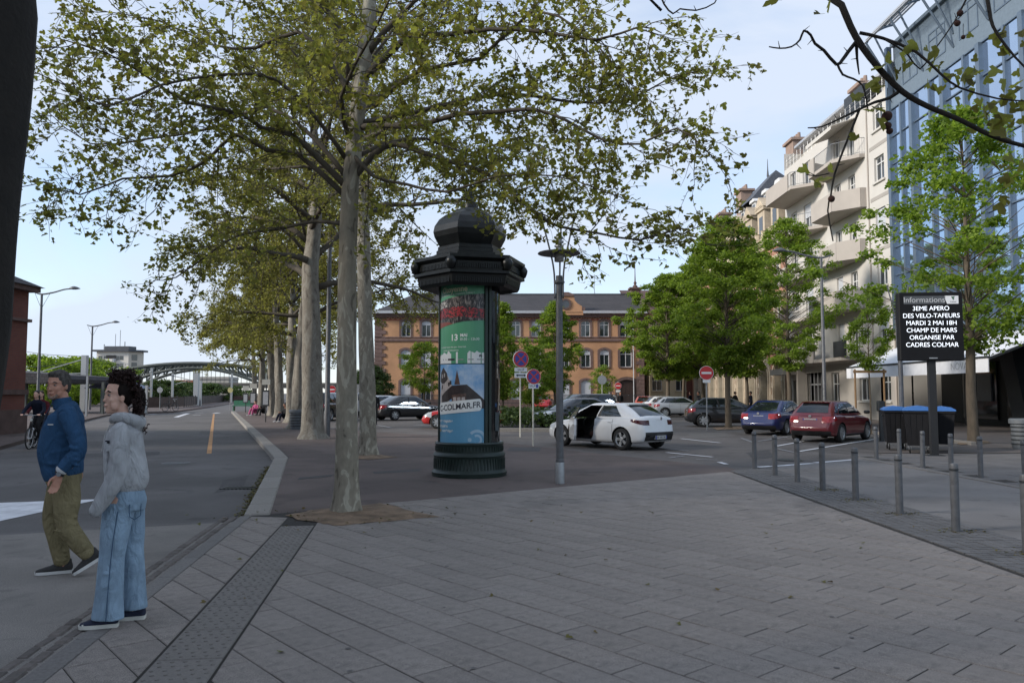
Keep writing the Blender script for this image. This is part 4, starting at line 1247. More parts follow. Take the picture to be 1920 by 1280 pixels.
# boundary wall with railing beside the road, vanishing to the right
bw = thing('boundary_wall', 'long brown slatted boundary fence along the pavement by the railway', 'fence', (0, 0, 0))
P_ = [gp(255, 766), gp(300, 765.5), gp(345, 763), gp(400, 755), gp(455, 748.5)]
for i in range(len(P_) - 1):
    a, c = P_[i], P_[i + 1]; d = c - a; n = max(1, int(d.length / 2.4)); an = atan2(d.y, d.x)
    for k in range(min(n, 40)):
        p = a + d * ((k + .5) / n)
        b = MB(); l = d.length / n
        b.box((0, 0, .65), (l - .06, .06, 1.1)); b.build('fence_panel', mat('fence_brown', (.07, .05, .042), .85, .25, 3), bw, loc=(p.x, p.y, 0), rot=(0, 0, an))
        b = MB(); b.box((0, 0, .65), (.1, .12, 1.35)); b.build('fence_post', M['dark_metal'], bw, loc=(p.x - d.normalized().x * l / 2, p.y - d.normalized().y * l / 2, 0), rot=(0, 0, an))
# platform canopy and roofs beyond the station
pc = thing('platform_canopy', 'long dark platform canopy behind the station corner', 'canopy', (at(58, 700, 60).x, 60, 0))
x1 = at(134, 700, 60).x - at(58, 700, 60).x
b = MB(); zc = at(60, 706, 60).z; b.prism([(-8, zc - .5), (x1, zc - .5), (x1, zc - .2), (x1 * .9, zc + .1), (-8, zc + .9)], 'y', 0, 7); b.build('roof', M['slate'], pc)
for k in range(5): MB().bb(-7 + k * 3 - .09, -7 + k * 3 + .09, 1, 1.2, 0, zc - .4).build('post', M['bridge'], pc)
sh_ = thing('bicycle_shelter', 'low blue roofed shelter on thin posts beyond the road', 'shelter', (at(205, 740, 66).x, 66, 0))
b = MB(); zc = at(200, 722, 66).z; b.prism([(-2.2, zc - .25), (1.8, zc - .25), (-.2, zc + .45)], 'y', 0, 4); b.build('roof', mat('shelter_blue', (.04, .06, .13), .5), sh_)
for k in range(4): MB().tube([(-2 + k * 1.2, .2, 0), (-2 + k * 1.2, .2, zc - .25)], .045, 6).build('post', M['grey_metal'], sh_)
def mast(u, vt, Y, label, arm=0, r=.16, m='galv'):
    p = at(u, 740, Y); h = at(u, vt, Y).z
    t_ = thing('catenary_mast', label, 'mast', (p.x, Y, 0), group='railway masts')
    MB().bb(-r, r, -r, r, 0, h).build('pole', M[m], t_)
    if arm:
        b = MB(); b.tube([(0, 0, h - .3), (arm, 0, h - 1.1 * abs(arm) / 3)], .05, 5); b.tube([(0, 0, h - 1.6), (arm, 0, h - 1.15 * abs(arm) / 3)], .045, 5); b.build('cantilever', M['galv'], t_)
        b = MB(); b.lathe([(.04, 0), (.11, .06), (.05, .12), (.11, .18), (.04, .24)], 8, (arm * .8, 0, h - 1.1 * abs(arm) / 3 * .8 - .5)); b.build('insulator', M['dark_metal'], t_)
    return t_
mast(157, 666, 70, 'stout grey railway mast with a cantilever left of the tower block', -4.5, .22)
mast(163, 705, 55, 'short thin blue grey pole in front of the railway shelter', 0, .06)
mast(211, 672, 160, 'dark mast standing before the white tower', 3, .2)
mast(275, 722, 64, 'pale green post just right of the young woman', 0, .09)
mast(283, 690, 120, 'tall railway mast under the left end of the arch bridge', 0, .14)
mast(323, 700, 110, 'railway mast under the left quarter of the arch', 2.5, .13)
mast(368, 697, 105, 'thick railway mast pair under the crown of the arch', 0, .30)
mast(376, 714, 100, 'pale railway post beside the thick mast under the arch', 0, .12)
mast(434, 700, 130, 'railway mast under the right end of the arch', 0, .12)
b = MB()
for (u0, v0, u1, v1) in ((20, 655, 157, 668), (20, 690, 157, 676), (157, 668, 330, 706)):
    a, c = at(u0, v0, 70), at(u1, v1, 70); b.tube([a, a.lerp(c, .5) - Vector((0, 0, .15)), c], .02, 4)
tag(b.build('overhead_wires', M['dark_metal']), 'thin overhead wires strung to the stout railway mast', 'wires')
# freight wagons / roofs seen under the arch
for (u0, u1, vt, vb, Y, c, nm, lb, ct) in ((325, 364, 712, 726, 260, (.26, .10, .06), 'brick_shed', 'red tiled shed roof under the arch bridge', 'shed'), (370, 430, 706, 722, 255, (.34, .32, .29), 'warehouse', 'pale low warehouse under the arch bridge', 'building'), (440, 500, 742, 752, 150, (.10, .06, .05), 'goods_wagon', 'brown goods wagon beyond the bus stop', 'wagon')):
    a, c_ = at(u0, vb, Y), at(u1, vt, Y)
    t_ = thing(nm, lb, ct, (a.x, Y, 0))
    b = MB(); b.bb(0, c_.x - a.x, 0, 8, 0, c_.z - .8); b.build('wall', mat(nm + '_wall', c, .9, .15), t_)
    b = MB(); b.prism([(-.3, c_.z - .8), (c_.x - a.x + .3, c_.z - .8), (c_.x - a.x, c_.z), (0, c_.z)], 'y', -.3, 8.3); b.build('roof', mat(nm + '_roof', tuple(q * .8 for q in c), .8, .15), t_)
# ================================================================== TREES
def barkmat(name, base, dark, pale, sc=3.0):
    m = bpy.data.materials.new(name); m.use_nodes = True
    t = m.node_tree; b = t.nodes['Principled BSDF']; N = t.nodes.new; L = t.links.new
    tc = N('ShaderNodeTexCoord'); mp = N('ShaderNodeMapping'); mp.inputs['Scale'].default_value = (1, 1, .42)
    L(tc.outputs['Object'], mp.inputs['Vector'])
    v = N('ShaderNodeTexNoise'); v.inputs['Scale'].default_value = sc; v.inputs['Detail'].default_value = 5; v.inputs['Distortion'].default_value = 1.2
    L(mp.outputs['Vector'], v.inputs['Vector'])
    r = N('ShaderNodeValToRGB'); r.color_ramp.interpolation = 'LINEAR'
    e = r.color_ramp.elements
    e[0].position = .36; e[0].color = (*dark, 1)
    e[1].position = .64; e[1].color = (*pale, 1)
    x = e.new(.39); x.color = (*base, 1); x = e.new(.555); x.color = tuple(q * 1.15 for q in base) + (1,); x = e.new(.575); x.color = (*pale, 1)
    L(v.outputs['Fac'], r.inputs['Fac'])
    n2 = N('ShaderNodeTexNoise'); n2.inputs['Scale'].default_value = 25; n2.inputs['Detail'].default_value = 6
    L(mp.outputs['Vector'], n2.inputs['Vector'])
    mr = N('ShaderNodeMapRange'); mr.inputs['To Min'].default_value = .7; mr.inputs['To Max'].default_value = 1.3
    L(n2.outputs['Fac'], mr.inputs['Value'])
    hs = N('ShaderNodeHueSaturation'); L(r.outputs['Color'], hs.inputs['Color']); L(mr.outputs['Result'], hs.inputs['Value'])
    L(hs.outputs['Color'], b.inputs['Base Color'])
    b.inputs['Roughness'].default_value = .85
    bp = N('ShaderNodeBump'); bp.inputs['Strength'].default_value = .5; bp.inputs['Distance'].default_value = .02
    L(v.outputs['Fac'], bp.inputs['Height']); L(bp.outputs['Normal'], b.inputs['Normal'])
    return m
M['plane_bark'] = barkmat('plane_bark', (.200, .176, .134), (.110, .094, .070), (.330, .305, .240), 6.0)  # brighter and warmer: warm light on the front trunk is put into the colour
M['plane_bark_old'] = barkmat('plane_bark_old', (.16, .142, .115), (.10, .085, .07), (.215, .20, .168), 6.0)
M['limb_bark'] = mat('limb_bark', (.075, .062, .045), .85, .3, 6, .4, 40)
M['shaded_bark'] = mat('shaded_bark', (.016, .013, .010), .95, .3, 5, .5, 40)  # near-black: the deep shade on the near trunk is put into the colour
M['maple_bark'] = mat('maple_bark', (.10, .078, .055), .9, .3, 8, .5, 50, sc3=(1, 1, .3))
M['plane_leaf'] = leafmat('plane_leaf', (.110, .098, .028), (.255, .270, .062), .52)
M['plane_leaf2'] = leafmat('plane_leaf_row', (.115, .106, .034), (.260, .262, .066), .52)
M['maple_leaf'] = leafmat('maple_leaf', (.100, .160, .025), (.240, .315, .050), .54)
M['maple_leaf2'] = leafmat('maple_leaf_fresh', (.105, .170, .025), (.250, .335, .055), .54)
M['shrub_leaf'] = leafmat('shrub_leaf', (.035, .06, .016), (.08, .12, .03), .25)
M['purple_leaf'] = leafmat('purple_leaf', (.035, .016, .018), (.075, .03, .03), .25)

LOBED = np.array([(0, 0), (.42, .10), (.5, .42), (.25, .42), (.28, .75), (0, 1.0), (-.28, .75), (-.25, .42), (-.5, .42), (-.42, .10)], float)
KITE = np.array([(0, 0), (.42, .45), (0, 1.0), (-.42, .45)], float)
def leaves_mesh(name, pos, size, m, shape=KITE, up=0.6, fold=0.18, rs=None):
    """one mesh of many separate leaves: each a small folded outline with a random turn, hung from its point"""
    r_ = rs or rng
    n = len(pos); k = len(shape)
    pos = np.asarray(pos, float)
    nrm = r_.normal(size=(n, 3)); nrm[:, 2] = np.abs(nrm[:, 2]) + up
    nrm /= np.linalg.norm(nrm, axis=1)[:, None]
    d = r_.normal(size=(n, 3)); d[:, 2] -= .55
    d -= nrm * np.sum(d * nrm, axis=1)[:, None]
    d /= np.linalg.norm(d, axis=1)[:, None] + 1e-9
    s = np.cross(nrm, d)
    sz = size * r_.uniform(.55, 1.25, n)
    V = np.empty((n, k, 3))
    for i, (a, c) in enumerate(shape):
        V[:, i, :] = pos + (s * a + d * c + nrm * (abs(a) * fold * 2 - .12 * c * c)) * sz[:, None]
    me = bpy.data.meshes.new(name)
    me.vertices.add(n * k); me.vertices.foreach_set('co', V.reshape(-1))
    if k == 4: tri = [(0, 1, 2), (0, 2, 3)]
    else: tri = [(0, 1, 2, 3), (0, 3, 4, 5), (0, 5, 6, 7), (0, 7, 8, 9)]
    tl = len(tri); fl = len(tri[0])
    idx = (np.arange(n)[:, None, None] * k + np.array(tri)[None]).reshape(-1)
    me.loops.add(n * tl * fl); me.loops.foreach_set('vertex_index', idx.astype(np.int32))
    me.polygons.add(n * tl); me.polygons.foreach_set('loop_start', (np.arange(n * tl) * fl).astype(np.int32))
    me.polygons.foreach_set('loop_total', np.full(n * tl, fl, np.int32))
    me.materials.append(m)
    me.update(calc_edges=True)
    return me

class Tree:
    def __init__(s, seed):
        s.r = random.Random(seed); s.mb = MB(); s.leaf = []; s.tw = MB(); s.rs = np.random.default_rng(seed)
    def rv(s): 
        return Vector((s.r.gauss(0, 1), s.r.gauss(0, 1), s.r.gauss(0, 1))).normalized()
    def path(s, p, d, l, n, wob, grav):
        pts = [p.copy()]; st = l / n; d = d.normalized()
        for i in range(n):
            d = (d + s.rv() * wob + Vector((0, 0, grav))).normalized()
            p = p + d * st; pts.append(p.copy())
        return pts
    def child_dir(s, t, lo, hi, flat=.0):
        a = s.r.uniform(lo, hi)
        ax = t.orthogonal().normalized()
        ax.rotate(Matrix.Rotation(s.r.uniform(0, 2 * pi), 3, t))
        d = t.copy(); d.rotate(Matrix.Rotation(a, 3, ax))
        d.z *= (1 - flat)
        return d.normalized()
    def twig(s, p, d, l, r, nl, sp):
        pts = s.path(p, d, l, 3, .35, -.06)
        s.tw.tube(pts, [r, r * .8, r * .6, r * .35], 3, cap=False)
        for i in range(nl):
            t = s.r.random() ** .7 * 3; k = min(2, int(t)); q = pts[k].lerp(pts[k + 1], t - k)
            s.leaf.append(q + s.rv() * s.r.uniform(0.01, sp))
    def bough(s, p, d, l, r, ntw, nl, sp=.12, tl=.45, grav=-.03, sides=4):
        n = 5
        pts = s.path(p, d, l, n, .28, grav)
        s.mb.tube(pts, [r * (1 - .8 * i / n) for i in range(n + 1)], sides, cap=False)
        for i in range(ntw):
            t = (.12 + .88 * (i + s.r.random()) / ntw) * n; k = min(n - 1, int(t)); q = pts[k].lerp(pts[k + 1], t - k)
            tg = (pts[k + 1] - pts[k]).normalized()
            s.twig(q, s.child_dir(tg, .4, 1.2), tl * s.r.uniform(.5, 1.2), r * .3 + .002, nl, sp)
    def limb(s, pts, r0, r1, step=.4, start=.25, bl=1.2, ntw=6, nl=6, sp=.12, tl=.45, sides=7, br=.4, flat=.2, grav=-.02):
        s.mb.tube(pts, [r0 + (r1 - r0) * (i / (len(pts) - 1)) ** .8 for i in range(len(pts))], sides, cap=True)
        L = [0]
        for i in range(len(pts) - 1): L.append(L[-1] + (pts[i + 1] - pts[i]).length)
        x = L[-1] * start
        while x < L[-1]:
            k = max(i for i in range(len(L)) if L[i] <= x); k = min(k, len(pts) - 2)
            t = (x - L[k]) / max(1e-6, L[k + 1] - L[k])
            p = pts[k].lerp(pts[k + 1], t); tg = (pts[k + 1] - pts[k]).normalized()
            f = x / L[-1]
            rr = r0 + (r1 - r0) * f
            s.bough(p, s.child_dir(tg, .5, 1.25, flat), bl * s.r.uniform(.55, 1.15) * (1.15 - .5 * f), max(.008, rr * br), ntw, nl, sp, tl, grav)
            x += step * s.r.uniform(.7, 1.3)
    def build(s, name, label, group, bark, limbm, leafm, lsize, trunk_mb, shape=KITE, loc=(0, 0, 0), cat='tree', up=.6):
        t = thing(name, label, cat, loc, 0, group)
        off = Vector(loc)
        for mb in (trunk_mb, s.mb, s.tw):
            mb.v = [(v[0] - off.x, v[1] - off.y, v[2] - off.z) for v in mb.v]
        trunk_mb.build('trunk', bark, t, smooth=True, fixn=False)
        lb = s.mb.build('limbs', limbm, t, smooth=True, fixn=False)
        if s.tw.f: tag(s.tw.build('twigs', limbm, lb, fixn=False), kind='stuff')
        P = np.array([tuple(p - off) for p in s.leaf])
        c = link('crown', leaves_mesh('crown', P, lsize, leafm, shape, rs=s.rs, up=up), t)
        return t
def trunk_tube(mb, pts, rad, n=18, seed=0, flare=1.6, knobs=0.05):
    """trunk with root flare and an uneven, slightly lobed section"""
    r_ = random.Random(seed)
    ph = [r_.uniform(0, 6.28) for _ in range(4)]
    out = []; R = []
    for i in range(len(pts) - 1):
        m_ = 8
        for k in range(m_):
            t = k / m_; out.append(pts[i].lerp(pts[i + 1], t)); R.append(rad[i] + (rad[i + 1] - rad[i]) * t)
    out.append(pts[-1]); R.append(rad[-1])
    V = []; F = []
    z0 = out[0].z
    for i, p in enumerate(out):
        h = p.z - z0
        fl = 1 + (flare - 1) * math.exp(-h / .16)
        for k in range(n):
            a = 2 * pi * k / n
            lob = 1 + knobs * sin(3 * a + ph[0] + h * .8) + knobs * .7 * sin(5 * a + ph[1] - h * 1.7) + knobs * .9 * sin(2 * a + ph[2] + h * 2.3) * sin(h * 3 + ph[3]) + (.10 * sin(5 * a + ph[3]) * math.exp(-h / .15))
            V.append((p.x + cos(a) * R[i] * fl * lob, p.y + sin(a) * R[i] * fl * lob, p.z))
    for i in range(len(out) - 1):
        for k in range(n):
            k2 = (k + 1) % n
            F.append((i * n + k, i * n + k2, (i + 1) * n + k2, (i + 1) * n + k))
    mb.add(V, F)
def pix(lst, D0, D1):
    n = len(lst)
    return [at(u, v, D0 + (D1 - D0) * i / (n - 1)) for i, (u, v) in enumerate(lst)]
def smooth_path(pts, n=3):
    out = []
    P = [pts[0]] + pts + [pts[-1]]
    for i in range(1, len(P) - 2):
        for k in range(n):
            t = k / n
            a, b_, c, d = P[i - 1], P[i], P[i + 1], P[i + 2]
            out.append(0.5 * ((2 * b_) + (c - a) * t + (2 * a - 5 * b_ + 4 * c - d) * t * t + (3 * b_ - a - 3 * c + d) * t ** 3))
    out.append(pts[-1])
    return out

# ---- front plane tree
T = Tree(11)
FD = 10.61
tp = [at(650, 966, FD), at(650, 900, FD), at(650, 700, FD), at(652, 500, FD), at(657, 350, FD), at(670, 210, FD), at(690, 50, FD), at(700, -120, FD), at(690, -350, FD), at(690, -600, FD)]
tp[0].z = -.02
tr = [.182, .156, .134, .126, .118, .108, .095, .08, .05, .02]
mbT = MB(); trunk_tube(mbT, tp, tr, 20, 3, 1.35, .03)
limbs = [
 ([(655, 345), (700, 290), (740, 270), (790, 285), (850, 305), (905, 322), (960, 360), (1010, 405), (1050, 425), (1120, 437), (1200, 450), (1265, 432), (1295, 455)], 9.4, .062),
 ([(665, 240), (720, 235), (780, 237), (855, 215), (930, 210), (1000, 205), (1060, 225), (1130, 262), (1200, 270), (1270, 240), (1325, 285)], 8.8, .06),
 ([(668, 232), (760, 215), (820, 200), (950, 175), (1060, 190), (1170, 190), (1250, 150), (1325, 130)], 10.8, .055),
 ([(680, 150), (740, 90), (780, 62), (830, 66), (920, 55), (1020, 60), (1120, 75), (1200, 50), (1240, 62)], 8.8, .07),
 ([(690, 100), (720, 60), (770, 10), (830, -60), (900, -150), (1010, -220)], 10, .07),
 ([(700, 200), (790, 130), (900, 110), (1000, 20), (1090, 60), (1150, 120), (1180, 160)], 9.2, .045),
 ([(650, 350), (600, 300), (545, 252), (490, 240), (450, 212), (350, 192), (270, 140), (200, 100), (100, 70)], 9.0, .062),
 ([(645, 365), (560, 290), (500, 282), (440, 252), (390, 300), (320, 330), (230, 335), (150, 365), (80, 340)], 10.2, .055),
 ([(660, 180), (620, 120), (560, 60), (480, 90), (400, 85), (300, 40), (180, 20)], 11.5, .06),
 ([(640, 420), (590, 415), (520, 430), (450, 440), (400, 470), (330, 520), (290, 525)], 12.0, .04),
 ([(655, 150), (640, 60), (560, -40), (420, -120), (300, -140)], 9.5, .06),
 ([(648, 330), (590, 260), (500, 200), (400, 240), (280, 260), (170, 270), (90, 210)], 11.8, .05),
 ([(650, 300), (600, 230), (520, 150), (420, 140), (300, 160), (200, 200), (110, 150)], 8.2, .045),
 ([(655, 260), (640, 180), (700, 60), (760, -60)], 7.6, .05),
 ([(655, 280), (700, 330), (760, 345), (840, 360), (930, 330), (1040, 330), (1110, 350)], 8.6, .04),
 ([(655, 250), (620, 160), (640, 60), (600, -80)], 13.5, .06),
 ([(660, 300), (720, 270), (800, 260), (880, 290), (960, 260), (1060, 290)], 13.0, .05),
]
for px_, de, r0 in limbs:
    pts = smooth_path(pix(px_, FD, de), 2)
    T.limb(pts, r0 * .8, .006, step=.155, start=.14, bl=1.2, ntw=8, nl=6, sp=.10, tl=.42, sides=6, br=.24, flat=.25, grav=-.035)
front_tree = T.build('plane_tree', 'near plane tree with slim mottled trunk rising from the sandy pit', 'plane trees along the street', M['plane_bark'], M['limb_bark'], M['plane_leaf'], .076, mbT, LOBED, (tp[0].x, tp[0].y, 0))

# ---- generic plane tree for the rest of the row
def plane(seed, h0, H, R, r0, nl_, name, label, loc, leaf_n=6, lean=(0, 0), forks=0, bark='plane_bark_old', lsize=.12, low=0.0, knobs=.05, mm='plane_leaf2', bl=1.7, step=.5):
    T = Tree(seed); r_ = T.r
    mbT = MB()
    o = Vector((0, 0, 0))
    pts = [o, o + Vector((lean[0] * .2, lean[1] * .2, h0 * .3)), o + Vector((lean[0] * .6, lean[1] * .6, h0 * .7)), o + Vector((lean[0], lean[1], h0)), o + Vector((lean[0] * 1.2 + r_.uniform(-.3, .3), lean[1], h0 + (H - h0) * .4)), o + Vector((lean[0] + r_.uniform(-.5, .5), 0, H * .95))]
    trunk_tube(mbT, pts, [r0, r0 * .92, r0 * .85, r0 * .8, r0 * .4, r0 * .08], 18, seed, 1.45, knobs)
    for k in range(nl_):
        f = (k + .5) / nl_
        z = h0 * (.86 + .1 * r_.random()) + (H - h0) * f * .75
        a = k * 2.4 + r_.uniform(-.4, .4)
        el = radians(r_.uniform(5, 35)) + f * .9
        ln = R * (1.05 - .45 * f) * r_.uniform(.85, 1.15)
        d = Vector((cos(a) * cos(el), sin(a) * cos(el), sin(el)))
        i = 3 if z < h0 + .3 else 4
        p0 = Vector((lean[0], lean[1], z)) if z < h0 else Vector((lean[0] * 1.1, lean[1], z))
        pp = T.path(p0, d, ln, 8, .22, -.055 - low)
        T.limb(pp, r0 * .34 * (1.1 - .5 * f), .012, step=step, start=.18, bl=bl, ntw=7, nl=leaf_n, sp=.2, tl=.6, sides=6, br=.4, flat=.2, grav=-.06)
    return T.build(name, label, 'plane trees along the street', M[bark], M['limb_bark'], M[mm], lsize, mbT, KITE, (0, 0, 0)), loc
def place(pair, rz=0, sc=1):
    t, loc = pair; t.location = loc; t.rotation_euler = (0, 0, rz); t.scale = (sc, sc, sc)
    return t
b2_ = gp(690, 855)
pA = place(plane(21, 6.8, 13.5, 4.6, .21, 16, 'plane_tree', 'second plane tree, slim trunk just behind and right of the nearest one', (b2_.x, b2_.y, 0), 13, (-.25, 0), bark='plane_bark', lsize=.085, step=.26))
b3_ = gp(585, 822)
pB = place(plane(22, 6.0, 15.0, 6.8, .38, 20, 'plane_tree', 'stout old plane tree with broad pale trunk, third along the kerb', (b3_.x, b3_.y, 0), 17, (-.15, 0), lsize=.105, step=.30, low=.02))
row = [((556, 804), .33, 'plane tree trunk half hidden behind the stout old plane', 0.7), ((545, 792), .36, 'knobbly plane tree next beyond the half hidden trunk', 1.9), ((525, 782), .33, 'plane tree directly behind the person seated on the ground', 3.3),
       ((509, 779), .30, 'straight plane tree behind the bus stop panels', 4.4), ((489, 773), .30, 'leaning plane tree rising above the bus stop panels', 5.2), ((477, 768), .26, 'last plane tree of the row, nearest the bridge', 2.6)]
pC = plane(23, 5.0, 13.5, 6.2, .31, 18, 'plane_tree', 'x', (0, 0, 0), 20, (.25, 0), lsize=.13, knobs=.09, low=.02, step=.38)[0]
first = True
for i, ((u, v), r, lab, rz) in enumerate(row):
    p = gp(u, v)
    if first: pC.location = p; pC.rotation_euler = (0, 0, rz); pC['label'] = lab; first = False
    else:
        o = dup(pC, p, rz, lab, 'plane trees along the street', (.9 + .05 * (i % 3)) if i < 4 else .85)

# ---- dark trunk close to the camera at the left edge
T = Tree(31); mbT = MB()
Dn = 3.4
def ne(u, v): p = at(u, v, Dn); return Vector((p.x - .37, p.y, p.z))
q = [ne(-90, 1500), ne(-14, 860), ne(26, 600), ne(48, 300), ne(76, 0), ne(84, -300)]
q[0].z = -.1
trunk_tube(mbT, q, [.36, .31, .30, .30, .30, .24], 20, 5, 1.2, .03)
for k in range(9):  # unseen crown above and behind the camera, added to shade the foreground
    a_ = radians(110 + k * 31); pp = T.path(q[-1] + Vector((0, 0, .5 + k * .35)), Vector((cos(a_) * .9 , sin(a_) * .9, .55)), 5.0, 7, .18, -.01)
    if pp[-1].y > 3.0: continue
    T.limb(pp, .1, .01, step=.34, start=.25, bl=1.7, ntw=7, nl=9, sp=.2, sides=5)
T.build('plane_tree', 'dark shaded tree trunk close to the camera at the left edge', 'plane trees along the street', M['shaded_bark'], M['shaded_bark'], M['plane_leaf'], .16, mbT, KITE, (q[0].x, q[0].y, 0))

# ---- overhanging branch with seed balls, top right, of a plane tree standing behind the camera
T = Tree(41); mbT = MB()
q = [Vector((4.2, -2.6, 0)), Vector((4.2, -2.6, 2)), Vector((4.1, -2.5, 4)), Vector((4.0, -2.3, 6)), Vector((4, -2.2, 9))]
trunk_tube(mbT, q, [.3, .27, .25, .22, .1], 16, 6, 1.4, .03)
main = [Vector((4.05, -2.4, 4.9)), Vector((3.3, .5, 5.3)), Vector((2.4, 3.4, 5.0))] + pix([(1545, -70), (1578, 10), (1605, 70), (1645, 125), (1692, 172), (1740, 200), (1800, 225), (1860, 255), (1925, 275), (2040, 300), (2120, 350)], 5.2, 5.0)
_sp = smooth_path(main, 3)
T.mb.tube(_sp, [(.05 - .0027 * i) if i < 9 else max(.010, .025 - .0005 * (i - 9)) for i in range(len(_sp))], 8)
def twigline(px_, d0, d1, r0, r1=.004):
    P = smooth_path(pix(px_, d0, d1), 2)
    T.mb.tube(P, [r0 + (r1 - r0) * i / (len(P) - 1) for i in range(len(P))], 6)
    for i in range(2, len(P) - 1, 3):
        T.tw.tube([P[i], P[i] + T.rv() * .05], [.004, .0015], 4)
    return P
twigline([(1606, 78), (1590, 98), (1580, 112), (1568, 121), (1545, 95), (1528, 82), (1520, 66), (1507, 58), (1500, 75), (1484, 88), (1462, 91), (1442, 88)], 5.2, 5.0, .014)
twigline([(1570, 120), (1580, 140), (1600, 148), (1617, 160), (1624, 185), (1628, 210)], 5.15, 5.1, .008)
twigline([(1690, 168), (1668, 184), (1640, 192), (1610, 206), (1570, 225), (1540, 238), (1515, 240)], 5.2, 5.0, .014)
twigline([(1612, 204), (1596, 245), (1578, 290), (1564, 330), (1558, 365), (1552, 395), (1562, 452)], 5.1, 5.0, .009)
twigline([(1606, 84), (1607, 110), (1611, 140)], 5.2, 5.2, .012)
twigline([(1612, 62), (1655, 72), (1718, 98), (1765, 140), (1800, 165), (1870, 185), (1930, 190)], 5.2, 4.8, .012)
twigline([(1845, -40), (1855, 20), (1862, 50), (1885, 85), (1925, 130), (1980, 170)], 5.0, 4.8, .014)
twigline([(1555, 325), (1530, 330), (1512, 327)], 5.0, 5.0, .004)
twigline([(1660, 75), (1700, 100), (1725, 130), (1755, 90), (1790, 40), (1820, -20)], 5.1, 5.1, .006)
twigline([(1230, -30), (1245, 8), (1262, 26), (1275, 17), (1305, 20), (1340, 6), (1350, -20)], 5.4, 5.2, .007)
twigline([(1240, 20), (1160, -60)], 5.4, 5.4, .01)
balls = MB()
for k in range(13):  # out-of-frame crown limbs, added to keep sky and sun off the foreground
    a_ = k * 2.4; pp = T.path(Vector((4.05, -2.4, 5.2 + k * .3)), Vector((cos(a_), sin(a_) * .9, .35)), 5.2, 7, .18, .0)
    if pp[-1].y > 1.8 or pp[4].y > 1.0: continue
    T.limb(pp, .11, .012, step=.4, start=.25, bl=1.7, ntw=6, nl=7, sp=.2, sides=5)
for (u, v, d, r, u2, v2) in ((1663, 218, 5.1, .034, 1664, 165), (1664, 236, 5.1, .026, 1664, 225), (1668, 246, 5.1, .022, 1665, 238), (1800, 25, 5, .020, 1815, -5), (1795, 44, 5, .020, 1790, 25), (1806, 70, 5, .014, 1806, 45), (1559, 373, 5, .022, 1560, 350)):
    c = at(u, v, d)
    V = MB(); V.lathe([(r * sin(a * pi / 8) + .0005, -r * cos(a * pi / 8)) for a in range(9)], 10, c)
    T.tw.tube([c, at(u2, v2, d)], .0022, 4)
    balls.add(V.v, V.f)
for (u, v, n_, s_) in ((1632, 150, 3, .10), (1642, 166, 2, .06), (1608, 184, 2, .06), (1655, 120, 2, .08), (1690, 130, 3, .12), (1628, 208, 2, .05), (1640, 222, 1, .03), (1530, 322, 3, .10), (1524, 345, 2, .05), (1600, 270, 1, .03), (1770, 120, 5, .16), (1800, 145, 7, .2), (1830, 160, 9, .22), (1860, 180, 9, .22), (1890, 170, 9, .24), (1900, 215, 7, .2), (1870, 225, 6, .2), (1750, 165, 2, .1), (1745, 95, 3, .12), (1720, 85, 2, .1), (1850, 70, 4, .12), (1880, 95, 4, .14), (1910, 60, 4, .14), (1890, 330, 4, .14), (1905, 300, 4, .15), (1870, 370, 3, .1), (1300, 28, 1, .02), (1450, 0, 2, .06), (1905, 250, 5, .16), (1690, 95, 1, .05), (1560, -5, 3, .15)):
    c = at(u, v, 5.05)
    for k in range(n_): T.leaf.append(c + T.rv() * T.r.uniform(.01, s_))
t_ = T.build('plane_tree', 'plane tree branch with seed balls hanging in from the top right', 'plane trees along the street', M['shaded_bark'], M['shaded_bark'], M['plane_leaf'], .088, mbT, LOBED, (4.2, -2.6, 0), up=.2)
balls.v = [(v[0] - 4.2, v[1] + 2.6, v[2]) for v in balls.v]
tag(balls.build('seed_balls', mat('seed_ball', (.055, .022, .016), .95, .4, 60, .8, 200), t_, smooth=True), kind='stuff')

